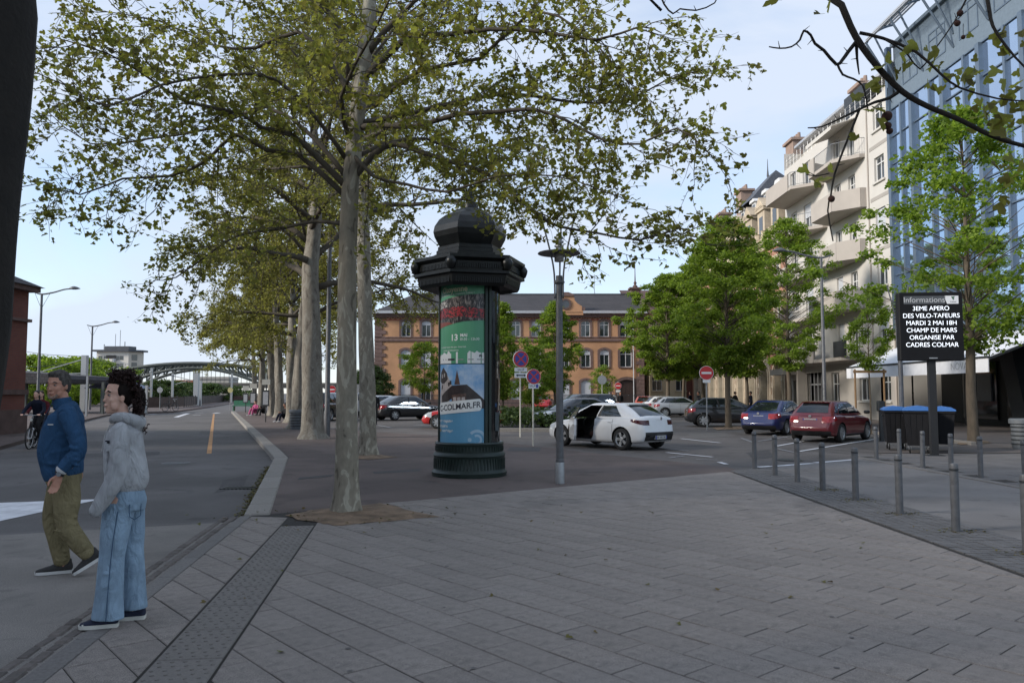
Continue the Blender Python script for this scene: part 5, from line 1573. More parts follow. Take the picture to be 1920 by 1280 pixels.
# ---- broadleaf street trees on the right (maples)
def maple(seed, h0, H, Rx, r0, clumps, per, label, loc, cat='tree', name='maple_tree', lsize=.13, lm='maple_leaf', dense=1.0, taper=.38, group='maples round the square', cr=.42, bark='maple_bark', rz=0, minr=.35, shape=KITE):
    T = Tree(seed); r_ = T.r; mbT = MB()
    trunk_tube(mbT, [Vector((0, 0, -.02)), Vector((r_.uniform(-.03, .03), 0, h0 * .5)), Vector((r_.uniform(-.05, .05), 0, h0)), Vector((0, 0, h0 + (H - h0) * .5)), Vector((0, 0, H * .93))], [r0, r0 * .85, r0 * .75, r0 * .35, .01], 12, seed, 1.25, .03)
    cz = h0 + (H - h0) * .48; hz = (H - h0) / 2 * 1.04
    for k in range(clumps):
        a = r_.uniform(0, 2 * pi); zf = -1 + 2 * (k + r_.random()) / clumps
        # silhouette: fullest a little below the middle
        prof = max(0.08, (1 - abs(zf) ** 2.2)) ** .6 * (1 - taper * max(0, zf)) * (1 - .25 * max(0, -zf - .4))
        rr = Rx * prof * (minr + (1 - minr) * r_.random() ** .5) * r_.uniform(.75, 1.15) * (1 + .20 * sin(3 * a + seed + 2.5 * zf) + .12 * sin(5 * a - 4 * zf + seed * 2))
        c = Vector((cos(a) * rr, sin(a) * rr, cz + zf * hz))
        base = Vector((0, 0, max(h0 * .95, c.z - rr * .5 - .15)))
        mid = base.lerp(c, .55) + Vector((0, 0, .12)) + T.rv() * .08
        T.mb.tube([base, mid, c], [max(.007, r0 * .14), max(.005, r0 * .08), .003], 4, cap=False)
        q = cr * 1.25 * r_.uniform(.6, 1.2)
        for i in range(int(per * 1.9 * r_.uniform(.7, 1.2))):
            v = T.rv(); v.z *= .45
            T.leaf.append(c + v * q * r_.random() ** .6 + Vector((0, 0, -.12 * r_.random())))
    return place((T.build(name, label, group, M[bark], M[bark], M[lm], lsize, mbT, shape, (0, 0, 0), cat), loc), rz)
p = gp(1366, 803); maple(51, 2.9, 9.7, 2.5, .15, 210, 95, 'tall dense maple rising in front of the black hatchback', (p.x, p.y, 0), taper=.3)
p = Vector((at(1480, 740, 46).x, 46, 0)); maple(52, 3.4, 11.9, 3.0, .16, 200, 80, 'loose crowned maple beside the grey curved street lamp', p, lm='maple_leaf2')
p = Vector((at(1252, 740, 58).x, 58, 0)); maple(53, 3.1, 10.4, 3.6, .17, 220, 90, 'maple at the left end of the group, over the white hatchbacks', p, lsize=.15)
p = Vector((at(1318, 740, 60).x, 60, 0)); maple(54, 3.4, 12.4, 3.9, .16, 240, 95, 'maple behind the no entry sign, tallest of the group', p, lsize=.15)
p = Vector((at(1282, 740, 66).x, 66, 0)); maple(55, 3.2, 11.8, 2.8, .15, 150, 85, 'maple half hidden at the back of the group', p, lsize=.16)
p = Vector((at(1400, 740, 52).x, 52, 0)); maple(56, 3.2, 11.6, 2.9, .14, 200, 90, 'narrow maple between the dense one and the loose crowned one', p, lsize=.14)
p = gp(1826, 832); maple(57, 3.4, 10.8, 3.7, .17, 125, 56, 'airy fresh green maple behind the information display', (p.x, p.y, 0), lm='maple_leaf2', cr=.5, taper=.45, minr=.15, lsize=.14, shape=LOBED)
yl = Vector((at(1633, 790, 31).x, 31, 0)); maple(58, 2.75, 5.75, .78, .035, 58, 70, 'slim young maple tied between wooden stakes', yl, lm='maple_leaf2', cr=.24, lsize=.09, taper=.1, minr=.75)
st = thing('tree_stakes', 'frame of wooden stakes holding the young maple', 'tree stakes', yl)
wdm = mat('stake_wood', (.30, .18, .09), .85, .2, 8, sc3=(1, 1, .2))
for sx in (-.62, .52): MB().tube([(sx, -.1, 0), (sx, -.1, 2.55)], .04, 8).build('stake', wdm, st)
MB().bb(-.7, .6, -.16, -.12, 2.4, 2.5).build('crossbar', wdm, st)
# trees before the orange building
p = Vector((at(943, 740, 58).x, 58, 0)); maple(61, 1.6, 8.3, 1.15, .10, 120, 70, 'columnar young tree right of the advertising column', p, lsize=.15, taper=.6)
p = Vector((at(1040, 740, 60).x, 60, 0)); maple(62, 2.2, 8.6, 2.5, .11, 150, 60, 'round topped tree before the brick building, behind the lamp post', p, lsize=.16, taper=.75, lm='maple_leaf')
p = Vector((at(998, 740, 50).x, 50, 0)); maple(63, 1.2, 4.6, 1.7, .07, 90, 60, 'low pale green tree behind the no parking signs', p, lsize=.13, lm='maple_leaf', taper=.3)
p = Vector((at(795, 740, 62).x, 62, 0)); maple(64, 2.0, 5.6, 2.0, .07, 90, 50, 'small round tree left of the advertising column', p, lsize=.15, taper=.3)
p = Vector((at(1130, 740, 74).x, 74, 0)); maple(65, 1.6, 4.2, 1.3, .05, 45, 40, 'thin leafless looking sapling near the entrance door', p, lsize=.14)
p = Vector((at(700, 740, 70).x, 70, 0)); maple(66, .4, 4.0, 2.2, .08, 110, 60, 'dense bush at the left corner of the brick building', p, 'bush', 'bush', .16, 'shrub_leaf', taper=.2, group=None)
p = Vector((at(672, 740, 66).x, 66, 0)); maple(67, .4, 3.2, 2.4, .08, 110, 60, 'dark bush seen between the two slim plane trunks', p, 'bush', 'bush', .16, 'shrub_leaf', taper=.2, group=None)
# railway greenery
for i, (u, Y, H, R, lab) in enumerate(((150, 110, 6.5, 6, 'green trees left of the stout railway mast'), (186, 130, 7.0, 6, 'round green tree below the white tower'), (120, 100, 6.0, 6, 'green tree behind the man beyond the railway'), (300, 140, 3.8, 9, 'low green thicket under the left of the arch bridge'), (345, 150, 3.6, 9, 'low green thicket under the middle of the arch bridge'), (395, 150, 3.2, 9, 'low green thicket under the right of the arch bridge'), (70, 95, 6, 7, 'green tree beside the station corner'))):
    maple(80 + i, .3, H, R, .2, 110, 60, lab, Vector((at(u, 740, Y).x, Y, 0)), 'bush' if H < 5 else 'tree', 'thicket' if H < 5 else 'maple_tree', .32, 'shrub_leaf' if H < 5 else 'maple_leaf', taper=.15, group=None, cr=.9, minr=.2)
# planted bed behind the no parking signs
T = Tree(91); bedp = []
b0 = gp(948, 806); b1 = gp(1030, 800)
for i in range(9000):
    x = T.r.uniform(-1.2, 5.0); y = T.r.uniform(0, 9)
    h = .5 + .3 * (sin(x * 1.7 + y) * .5 + .5)
    bedp.append((x, y, T.r.random() ** .5 * h + .1))
bed = link('shrub_bed', leaves_mesh('shrub_bed', np.array(bedp), .16, M['shrub_leaf'], KITE, up=.8), None, (gp(955, 806).x, gp(955, 806).y, 0))
tag(bed, 'low dark green planted bed behind the two no parking signs', 'planting', kind='stuff')
b = MB(); x0, y0 = gp(935, 808).x, gp(935, 808).y; b.bb(x0, x0 + 6.8, y0 - .3, y0 - .1, -.05, .14, bev=.02)
tag(b.build('bed_kerb', M['kerb']), kind='structure')
# ================================================================== STREET FURNITURE
M['green_iron'] = mat('dark_green_iron', (.012, .024, .020), .45, .25, 6, .15, 60, metal=.15)
M['black_iron'] = mat('black_iron', (.007, .0085, .0085), .36, .4, 6, .25, 50, spec=.35, stain=[(4, .5, .6, .6)], sc3=(1, 1, .25))
cpos = gp(880, 890); CY_ = cpos.y + .0
col = thing('advertising_column', 'dark green cast iron advertising column with onion dome and posters', 'advertising column', (cpos.x, CY_, 0))
def cz_(v): return at(880, v, CY_ - .3).z
# base with ribs
b = MB(); b.lathe([(.73, 0), (.74, .08), (.70, .13), (.69, .36), (.71, .40), (.70, .44), (.665, .47), (.665, .60), (.68, .63), (.66, .66)], 48)
base = b.build('base', M['green_iron'], col, smooth=True, angle=40)
b = MB()
for k in range(64):
    a = 2 * pi * k / 64
    b.box((cos(a) * .695, sin(a) * .695, .245), (.02, .03, .2), rz=a)
    b.box((cos(a) * .668, sin(a) * .668, .535), (.012, .022, .09), rz=a)
tag(b.build('base_ribs', M['green_iron'], base), kind='stuff')
zt = cz_(519)
b = MB(); b.lathe([(.575, .64), (.575, zt)], 64); b.build('drum', M['black_iron'], col, smooth=True, angle=40)
PR = .592
pa = [radians(q) for q in (-73, 31)]           # first poster, seen from the camera
fr = MB()
for a in (-76, 34.5, 43, 140, 150, 256):
    t = radians(a) - pi / 2
    b = MB(); b.box((cos(t) * .60, sin(t) * .60, (.64 + zt) / 2), (.05, .07, zt - .64), rz=t, bev=.01); b.build('frame_post', M['green_iron'], col)
# poster helpers: (s,t) in 0..1 on the bent sheet
Z0, Z1 = cz_(847), cz_(522)
def cyl(s, t, r, a0=None, a1=None):
    a0 = pa[0] if a0 is None else a0; a1 = pa[1] if a1 is None else a1
    th = a0 + (a1 - a0) * s - pi / 2
    return (cos(th) * r, sin(th) * r, Z0 + (Z1 - Z0) * t)
def tv(v): return (847 - v) / (847 - 522.0)
layer = [0]
def patch(name, poly, m, parent, lay):
    if area(poly) < 0: poly = poly[::-1]
    b = MB(); r = PR + .0018 * lay
    for k in range(16):
        c = clip(poly, [(k / 16, -1), ((k + 1) / 16, -1), ((k + 1) / 16, 2), (k / 16, 2)])
        if len(c) > 2 and area(c) > 1e-7: b.add([cyl(p[0], p[1], r) for p in c], [list(range(len(c)))])
    return b.build(name, m, parent, smooth=False, fixn=False)
def bent_text(s, size, m, parent, s0, t0, lay, slope=0.0, sx=1.0, name='lettering', bold=0.0):
    me = text_mesh(s, size, align='LEFT', bold=bold); me.materials.clear(); me.materials.append(m)
    W = (pa[1] - pa[0]) * PR; Hh = Z1 - Z0; r = PR + .0018 * lay
    for v in me.vertices:
        q = cyl(s0 + v.co.x * sx / W, t0 + (v.co.y + v.co.x * slope) / Hh, r); v.co = q
    me.name = name
    return link(name, me, parent)
pm = {}
def pmat(n, c, **k): return mat('poster_' + n, c, k.pop('rough', .35), k.pop('var', .05), k.pop('scale', 3), **k)
p1 = patch('poster', [(0, tv(683)), (1, tv(683)), (1, 1), (0, 1)], pmat('green', (.085, .31, .17)), col, 0)
p1['label'] = 'green event poster with a red clad crowd'
crowd = mat('poster_crowd', (.02, .018, .018), .35, scale=26, col2=(.42, .03, .04), c2pos=(.46, .56), detail=3, sc3=(1, 1, 1))
hall = mat('poster_hall', (.02, .02, .022), .35, scale=16, col2=(.30, .26, .24), c2pos=(.48, .66), detail=4, sc3=(2.5, 2.5, .7))
patch('poster_photo', [(0, tv(617)), (.25, tv(613)), (.6, tv(606)), (1, tv(603)), (1, tv(553)), (.6, tv(557)), (.3, tv(562)), (0, tv(567))], hall, p1, 1)
patch('poster_crowd', [(0, tv(600)), (.5, tv(597)), (1, tv(599)), (1, tv(583)), (.6, tv(578)), (.2, tv(579)), (0, tv(583))], crowd, p1, 2)
patch('poster_floor', [(0, tv(617)), (.25, tv(613)), (.42, tv(609.5)), (.3, tv(606)), (0, tv(606))], pmat('brick', (.25, .07, .05), var=.3, scale=30), p1, 2)
patch('poster_people', [(0, tv(582)), (.28, tv(577)), (.28, tv(570)), (.14, tv(566)), (0, tv(570))], mat('poster_white_crowd', (.03, .03, .03), .4, scale=40, col2=(.6, .55, .5), c2pos=(.45, .55), detail=2), p1, 2)
sk = [(0, tv(683)), (1, tv(683)), (1, tv(663)), (.9, tv(663)), (.86, tv(660)), (.82, tv(664)), (.72, tv(660)), (.70, tv(664)), (.5, tv(662)), (.36, tv(665)), (.33, tv(661)), (.3, tv(660)), (.27, tv(666)), (.18, tv(662)), (.15, tv(665)), (.07, tv(667)), (.05, tv(664)), (.03, tv(668)), (0, tv(669))]
b = MB(); r = PR + .0018
for i in range(2, len(sk) - 1):
    a, c = sk[i], sk[i + 1]
    b.add([cyl(c[0], tv(683), r), cyl(a[0], tv(683), r), cyl(a[0], a[1], r), cyl(c[0], c[1], r)], [(0, 1, 2, 3)])
b.build('skyline_strip', pmat('white', (.74, .74, .72)), p1, fixn=False)
wt = pmat('white_print', (.80, .80, .77)); cream = pmat('cream_print', (.66, .62, .42)); dk = pmat('dark_print', (.03, .03, .04))
bent_text('Citoyenne', .155, cream, p1, .13, tv(547), 1, .04, .92, bold=.003)
bent_text('Journée bénévole et citoyenne à Colmar !', .045, wt, p1, .10, tv(557), 1, .07)
bent_text('13', .17, wt, p1, .36, tv(636), 1, .02, bold=.004)
bent_text('MAI', .085, wt, p1, .555, tv(631.5), 1, .02, bold=.002)
bent_text('8h30 - 12h30', .07, wt, p1, .555, tv(639), 1, .02)
bent_text("Inscrivez-vous vite par internet", .05, wt, p1, .08, tv(653), 1, .01)
bent_text("colmar.fr/citoyenne", .05, wt, p1, .16, tv(659), 1, .01)
patch('logo', [(.30, tv(674)), (.45, tv(674)), (.45, tv(677.5)), (.30, tv(677.5))], dk, p1, 2)
for s0, wd in ((.15, .03), (.23, .03), (.52, .1), (.70, .1), (.86, .13)):
    patch('logo', [(s0, tv(676.8)), (s0 + wd, tv(676.8)), (s0 + wd, tv(674.8)), (s0, tv(674.8))], pmat('grey_print', (.3, .3, .3)), p1, 2)
crest = [(.90, tv(672)), (.93, tv(669.5)), (.955, tv(672)), (.955, tv(667)), (.90, tv(667))]
patch('crest', crest, dk, p1, 2)
# second poster: town house under a blue sky
p2_ = patch('poster', [(0, 0), (1, 0), (1, tv(684.5)), (0, tv(684.5))], pmat('blue', (.12, .33, .50)), col, 0)
p2_['label'] = 'blue poster of an old gabled town house'
skym = mat('poster_sky', (.13, .34, .62), .35, scale=2.2, col2=(.60, .68, .76), c2pos=(.40, .66), detail=6)
patch('poster_sky', [(0, tv(768)), (1, tv(760)), (1, tv(685)), (0, tv(685))], skym, p2_, 1)
hw_ = pmat('house_wall', (.46, .40, .37), var=.2, scale=14); hd = pmat('house_dark', (.035, .025, .024), var=.4, scale=12); hb = pmat('house_wood', (.11, .065, .05), var=.4, scale=18)
patch('house_wall', [(.02, tv(765)), (.30, tv(765)), (.42, tv(727)), (.26, tv(700)), (.10, tv(710)), (.06, tv(735))], hw_, p2_, 2)
patch('house_roof', [(.05, tv(716)), (.07, tv(700)), (.17, tv(690)), (.28, tv(701)), (.30, tv(712)), (.26, tv(716)), (.2, tv(720)), (.1, tv(720))], hd, p2_, 3)
patch('house_spire', [(.45, tv(722)), (.50, tv(695)), (.56, tv(722))], hb, p2_, 3)
patch('house_roof', [(.12, tv(743)), (.40, tv(724)), (.68, tv(722)), (1, tv(750)), (1, tv(766)), (.66, tv(764)), (.66, tv(745)), (.40, tv(748)), (.13, tv(762))], hd, p2_, 4)
patch('house_bay', [(.40, tv(766)), (.67, tv(764)), (.67, tv(738)), (.40, tv(741))], hb, p2_, 5)
patch('house_balcony', [(.10, tv(768)), (.42, tv(760)), (.42, tv(752)), (.10, tv(758))], pmat('house_stone', (.23, .18, .16), var=.35, scale=25), p2_, 5)
for k in range(3): patch('house_window', [(.43 + k * .08, tv(755)), (.49 + k * .08, tv(754.5)), (.49 + k * .08, tv(745)), (.43 + k * .08, tv(745.5))], hw_, p2_, 6)
for (s0, v0) in ((.12, 710), (.19, 708), (.31, 725), (.35, 722), (.12, 730)): patch('house_window', [(s0, tv(v0)), (s0 + .035, tv(v0)), (s0 + .035, tv(v0 - 7)), (s0, tv(v0 - 7))], hd if v0 > 715 else hw_, p2_, 4)
pill = []
for k in range(9): a = -pi / 2 - pi * k / 8; pill.append((.075 + .045 * cos(a), tv(767) + .034 * sin(a)))
for k in range(9): a = pi / 2 - pi * k / 8; pill.append((.905 + .045 * cos(a), tv(759) + .034 * sin(a)))
patch('web_address_panel', pill, wt, p2_, 7)
bent_text('C-COLMAR.FR', .155, dk, p2_, .07, tv(767.2), 8, .088, .93, bold=.003)
bent_text('Votre magazine', .072, wt, p2_, -.0, tv(789), 2, .0, bold=.002)
bent_text("d'actualités", .072, wt, p2_, -.0, tv(798.5), 2, .0, bold=.002)
bent_text('100%', .072, pmat('orange_print', (.55, .33, .10)), p2_, -.0, tv(807), 2, .0, .72, bold=.002)
bent_text('numérique', .072, wt, p2_, .135, tv(807), 2, .0, bold=.002)
patch('white_strip', [(0, 0), (1, 0), (1, tv(838)), (0, tv(838))], wt, p2_, 2)
lb = pmat('light_blue_print', (.36, .52, .64))
def ringpatch(cs, ct, r0, r1, a0, a1, asp):
    b = MB(); n = 18
    for i in range(n):
        A = a0 + (a1 - a0) * i / n; B = a0 + (a1 - a0) * (i + 1) / n
        b.add([cyl(min(.995, cs + q * cos(w_)), ct + q * sin(w_) * asp, PR + .0036) for w_, q in ((A, r0), (A, r1), (B, r1), (B, r0))], [(0, 1, 2, 3)])
    return b.build('emblem', lb, p2_, fixn=False)
asp = (pa[1] - pa[0]) * PR / (Z1 - Z0)
ringpatch(.865, tv(823), .13, .18, radians(-140), radians(135), asp); ringpatch(.865, tv(823), .055, .095, radians(-120), radians(120), asp); ringpatch(.735, tv(823), 0, .035, 0, 2 * pi, asp)
patch('crest', [(.905, tv(839)), (.93, tv(842)), (.955, tv(839)), (.955, tv(834)), (.905, tv(834))], dk, p2_, 4)
# curved glass over the panel on the right with a notice
b = MB(); n = 14
for i in range(n):
    A = radians(46 + (136 - 46) * i / n) - pi / 2; B = radians(46 + (136 - 46) * (i + 1) / n) - pi / 2
    b.add([(cos(A) * .597, sin(A) * .597, .66), (cos(B) * .597, sin(B) * .597, .66), (cos(B) * .597, sin(B) * .597, zt), (cos(A) * .597, sin(A) * .597, zt)], [(0, 1, 2, 3)])
b.build('glass_door', mat('column_glass', (.012, .014, .016), .04, .1, spec=1.0), col, smooth=True, fixn=True)
b = MB(); t = radians(66) - pi / 2; b.box((cos(t) * .601, sin(t) * .601, cz_(790)), (.006, .17, .36), rz=t); b.build('notice', mat('faded_notice', (.05, .07, .075), .4, .5, 14), col)
# cornice (hexagonal) and dome
HR = radians(14)
zc0 = zt - .12
def hexl(prof, name, m, par, smooth=False):
    b = MB(); b.lathe(prof, 6, (0, 0, 0), 0, HR); return b.build(name, m, par)
zA, zB, zC = cz_(542), cz_(520), cz_(487)
crn = hexl([(.58, zA + .16), (.90, zA + .06), (.98, zA), (1.02, zA + .06), (1.05, zB - .02), (1.13, zB), (1.13, zB + .05), (1.04, zB + .07), (1.05, zC - .12), (1.14, zC - .06), (1.14, zC), (.78, zC + .05), (.77, zC + .05)], 'cornice', M['black_iron'], col)
b = MB()
for s_ in range(6):
    a0 = HR + s_ * pi / 3; a1 = a0 + pi / 3
    A = Vector((cos(a0), sin(a0), 0)) * 1.055; B = Vector((cos(a1), sin(a1), 0)) * 1.055; an = atan2((B - A).y, (B - A).x)
    for k in range(2, 23):
        p = A.lerp(B, k / 24); b.box((p.x, p.y, (zB + zC) / 2 - .03), (.028, .03, zC - zB - .26), rz=an); b.box((p.x * .975, p.y * .975, (zA + zB) / 2), (.022, .03, zB - zA - .12), rz=an)
tag(b.build('cornice_fluting', M['black_iron'], crn), kind='stuff')
for s_ in range(6):
    a0 = HR + s_ * pi / 3
    b = MB(); b.lathe([(.02, -.13), (.07, -.1), (.1, -.02), (.11, .04), (.08, .1), (.03, .14)], 10, (cos(a0) * 1.08, sin(a0) * 1.08, (zB + zC) / 2)); b.build('corner_mask', M['black_iron'], crn, smooth=True)
zd0, zd1 = zC + .05, cz_(388)
hd_ = zd1 - zd0
dome = hexl([(.74, zd0), (.74, zd0 + .05), (.68, zd0 + .08), (.68, zd0 + .14), (.65, zd0 + .16), (.65, zd0 + .22), (.62, zd0 + .24), (.66, zd0 + .31), (.72, zd0 + hd_ * .42), (.745, zd0 + hd_ * .52), (.72, zd0 + hd_ * .64), (.63, zd0 + hd_ * .78), (.50, zd0 + hd_ * .88), (.36, zd0 + hd_ * .95), (.30, zd0 + hd_), (.18, zd0 + hd_ + .02)], 'dome', M['black_iron'], col)
b = MB(); b.lathe([(.20, 0), (.14, .06), (.16, .12), (.06, .2), (.09, .3), (.02, .5)], 12, (0, 0, zd1)); b.build('finial', M['black_iron'], col, smooth=True)

# ---------------------------------------------------------------- lamp post with disc
lp0 = gp(1050, 906); LY = lp0.y
lamp = thing('lamp_post', 'grey lamp post with flat disc reflector and curved rods', 'lamp post', (lp0.x, LY, 0))
def lz(v): return at(1045, v, LY).z
zp = lz(517)
b = MB(); b.lathe([(.075, 0), (.075, .42), (.066, .43), (.064, 1.9), (.058, zp)], 16, (0, 0, 0)); b.build('pole', M['grey_metal'], lamp, smooth=True, angle=40)
b = MB(); b.lathe([(.08, 0), (.08, .36), (.074, .38)], 16); b.build('sleeve', M['galv'], lamp, smooth=True, angle=40)
zdk_ = lz(474)
for k, a in enumerate((200, 320, 80)):
    t = radians(a); d = Vector((cos(t), sin(t), 0))
    pts = [d * .085 + Vector((0, 0, lz(560))), d * .09 + Vector((0, 0, lz(527))), d * .11 + Vector((0, 0, lz(503))), d * .17 + Vector((0, 0, zdk_)), d * .33 + Vector((0, 0, lz(416)))]
    MB().tube(smooth_path(pts, 4), .016, 8).build('rod', M['grey_metal'], lamp, smooth=True)
b = MB(); b.lathe([(.085, lz(532)), (.1, lz(530)), (.1, lz(528)), (.085, lz(526))], 16); b.build('collar', M['grey_metal'], lamp)
b = MB(); b.lathe([(.12, zdk_ - .012), (.385, zdk_ - .02), (.39, zdk_ - .012), (.38, zdk_), (.1, zdk_ + .012)], 40); b.build('disc', M['grey_metal'], lamp, smooth=True, angle=30)
b = MB()
for k in range(4): b.lathe([(.075, zdk_ + .03 + k * .075), (.085, zdk_ + .035 + k * .075), (.085, zdk_ + .06 + k * .075), (.07, zdk_ + .07 + k * .075)], 16)
b.lathe([(.055, zdk_), (.055, zdk_ + .34)], 12); tag(b.build('cooling_fins', M['galv'], lamp), kind='stuff')
b = MB(); b.lathe([(.085, zdk_ - .16), (.09, zdk_ - .02)], 16); b.lathe([(.05, zdk_ - .14), (.055, zdk_ - .02)], 12); b.build('lantern', mat('lantern_glass', (.35, .34, .32), .15, .1), lamp, smooth=True)

# ---------------------------------------------------------------- bollards
b = MB(); b.lathe([(.047, -.02), (.047, .70), (.042, .705), (.042, .72), (.047, .725), (.047, .765), (.040, .785), (.012, .79)], 16)
bol = thing('bollard', 'nearest grey bollard of the front row at the right edge', 'bollard', (5.15, 7.95, 0), 0, 'grey steel bollards along the lane')
b.build('post', M['grey_metal'], bol, smooth=True, angle=35)
b = MB(); b.lathe([(.052, .705), (.049, .708), (.049, .718), (.052, .722)], 16, cap=False); b.build('ring', M['dark_metal'], bol)
lab = ['second', 'third', 'fourth', 'fifth', 'sixth', 'seventh', 'eighth and last']
for i, Yb in enumerate((9.2, 10.52, 11.85, 13.1, 14.25, 15.45, 16.75)):
    dup(bol, (5.14, Yb, 0), i * .7, lab[i] + ' grey bollard from the right in the front row', None)
lab2 = ['nearest bollard of the back row at the right edge', 'second bollard from the right in the back row beside the litter bin', 'third bollard from the right in the back row', 'bollard of the back row directly before the display post', 'bollard of the back row before the left waste container', 'farthest bollard of the back row beside the red car']
for i, Yb in enumerate((13.65, 14.95, 15.95, 17.05, 18.05, 19.2)):
    o = dup(bol, (8.86, Yb, 0), i * .9, lab2[i], None)
    o.rotation_euler = (0.01 * (i % 3 - 1), .012 * ((i * 2) % 3 - 1), i)
# moss and leaf litter round their feet
for k, Yb in enumerate((7.95, 9.2, 10.52, 11.85, 13.1)):
    T_ = []
    for i in range(90):
        a = random.uniform(0, 6.28); r = .05 + abs(random.gauss(0, .10)); T_.append((5.15 + cos(a) * r * 1.3 + .04, Yb + sin(a) * r, .012))
    o = link('leaf_litter', leaves_mesh('leaf_litter', np.array(T_), .035, MATS.get('litter_leaf') or MATS.setdefault('litter_leaf', leafmat('litter_leaf', (.13, .085, .03), (.10, .11, .02), .1)), KITE, up=3), None)
    tag(o, 'moss and dry seed fluff round a bollard foot', 'leaf litter', kind='stuff')
T_ = []
for i in range(1100):
    t = random.random(); a, c = KR[0], KR[1]; p = a.lerp(c, t * .9); T_.append((p.x - abs(random.gauss(0, .07)) - .01, p.y, ROADZ + .01))
tag(link('gutter_litter', leaves_mesh('gutter_litter', np.array(T_), .05, MATS['litter_leaf'], KITE, up=3), None), 'dry brown leaf litter gathered in the gutter along the kerb', 'leaf litter', kind='stuff')

T_ = []
for i in range(150):
    y = 4.3 + 9 * random.random(); x = random.uniform(-2.6, .5 * y)
    if x > 4.3 or y > 12 + x * .7: continue
    if i % 3: x, y = gp(700, 960).x + random.gauss(-.3, .9), gp(700, 960).y + random.gauss(-.4, .5)
    T_.append((x, y, .03 if i % 3 else .016))
tag(link('fallen_leaves', leaves_mesh('fallen_leaves', np.array(T_), .045, MATS['litter_leaf'], LOBED, up=3), None), 'few small dry leaves scattered on the paving round the tree pit', 'leaf litter', kind='stuff')
# ---------------------------------------------------------------- signs
def sign_post(name, label, u, vb, parts, Y=None, rz=0, pm='post_white', top=None, group=None, pr=.028):
    p = gp(u, vb) if Y is None else Vector((at(u, 740, Y).x, Y, 0))
    t = thing(name, label, 'sign', p, rz, group)
    zmax = at(u, top, p.y).z
    MB().tube([(0, 0, 0), (0, 0, zmax)], pr, 8).build('post', M[pm], t)
    return t, p.y
def disc_sign(t, z, R, kind):
    b = MB(); n = 28
    def disc(r, y, m, nm, par):
        b = MB(); b.add([(r * cos(2 * pi * k / n), y, z + r * sin(2 * pi * k / n)) for k in range(n)], [list(range(n))]); return b.build(nm, m, par)
    b.prism([(R * cos(2 * pi * k / n), z + R * sin(2 * pi * k / n)) for k in range(n)], 'y', -.06, -.035); s = b.build('sign_disc', M['white'] if kind != 'back' else M['galv'], t)
    if kind == 'noparking':
        disc(R * .97, -.063, M['red_sign'], 'red_face', s); disc(R * .76, -.066, M['blue_sign'], 'blue_field', s)
        for a in ((45, -45) if kind == 'nostop' else (45, -45)):
            b = MB(); b.bb(-R * .8, R * .8, -.070, -.067, -R * .085, R * .085); o = b.build('red_bar', M['red_sign'], s); o.location = (0, -.001 if a > 0 else 0, z); o.rotation_euler = (0, radians(a), 0)
    elif kind == 'noentry':
        disc(R * .95, -.063, M['red_sign'], 'red_face', s); MB().bb(-R * .68, R * .68, -.069, -.066, z - R * .15, z + R * .15).build('white_bar', M['white'], s)
    return s
def plate(t, z, w, h, m, txt=None, size=.1, y=-.05, blue=False):
    o = MB().bb(-w / 2, w / 2, y - .012, y, z - h / 2, z + h / 2).build('plate', m, t)
    if txt: lettering(txt, size, M['black'], o, (-w * .12 if blue else 0, y - .014, z), (pi / 2, 0, 0))
    if blue: MB().bb(w * .22, w * .44, y - .016, y - .013, z - h * .36, z + h * .36).build('blue_symbol', M['blue_sign'], o)
    return o
t, Y = sign_post('parking_sign', 'tall round no parking sign with two plates, left of the pair', 975.5, 819, None, rz=radians(24), top=660)
disc_sign(t, at(975, 673, Y).z, .31, 'noparking'); plate(t, at(975, 693, Y).z, .50, .15, M['white'], 'SAUF', .12); plate(t, at(975, 703.5, Y).z, .50, .18, M['white']); 
b = MB(); zz = at(975, 703.5, Y).z; b.bb(-.17, .17, -.066, -.063, zz - .02, zz + .02); b.prism([(-.2, zz), (-.13, zz + .05), (-.13, zz - .05)], 'y', -.067, -.064); b.prism([(.2, zz), (.13, zz + .05), (.13, zz - .05)], 'y', -.067, -.064); b.build('arrow', M['black'], t)
t, Y = sign_post('parking_sign', 'shorter round no parking sign with disabled bay plate, right of the pair', 999.6, 836, None, rz=radians(20), top=695)
disc_sign(t, at(996, 706, Y).z, .235, 'noparking'); plate(t, at(997, 723.5, Y).z, .33, .15, M['white'], 'SAUF', .09, blue=True)
t, Y = sign_post('no_entry_sign', 'red no entry sign on a grey post before the black hatchback', 1326, 806, None, rz=radians(-6), top=688, pm='galv')
disc_sign(t, at(1325, 699, Y).z, .31, 'noentry'); plate(t, at(1326, 714.5, Y).z, .33, .13, M['white'])
t, Y = sign_post('no_entry_sign', 'small far red no entry sign beside the arched entrance door', 1159, 0, None, Y=70, top=715, pm='galv')
disc_sign(t, at(1159, 723, Y).z, .3, 'noentry'); plate(t, at(1159, 733, Y).z, .4, .2, M['white'])
t, Y = sign_post('no_entry_sign', 'far red no entry sign seen between the plane trunks', 622.5, 0, None, Y=52, top=722, pm='post_white')
disc_sign(t, at(622, 730, Y).z, .27, 'noentry')
t, Y = sign_post('round_sign', 'round sign seen from behind, beyond the white hatchback', 1129, 0, None, Y=56, top=700, pm='post_white')
disc_sign(t, at(1129, 712, Y).z, .32, 'back')
t, Y = sign_post('round_sign', 'pale round sign seen from behind near the boundary fence', 300, 0, None, Y=74, top=724, pm='galv')
disc_sign(t, at(300, 731, Y).z, .27, 'back')
t, Y = sign_post('round_sign', 'yellowish round sign at the far bend of the road', 432, 0, None, Y=76, top=724, pm='galv')
s = disc_sign(t, at(432, 731, Y).z, .26, 'back'); s.data.materials[0] = mat('yellow_sign', (.45, .40, .18), .6)
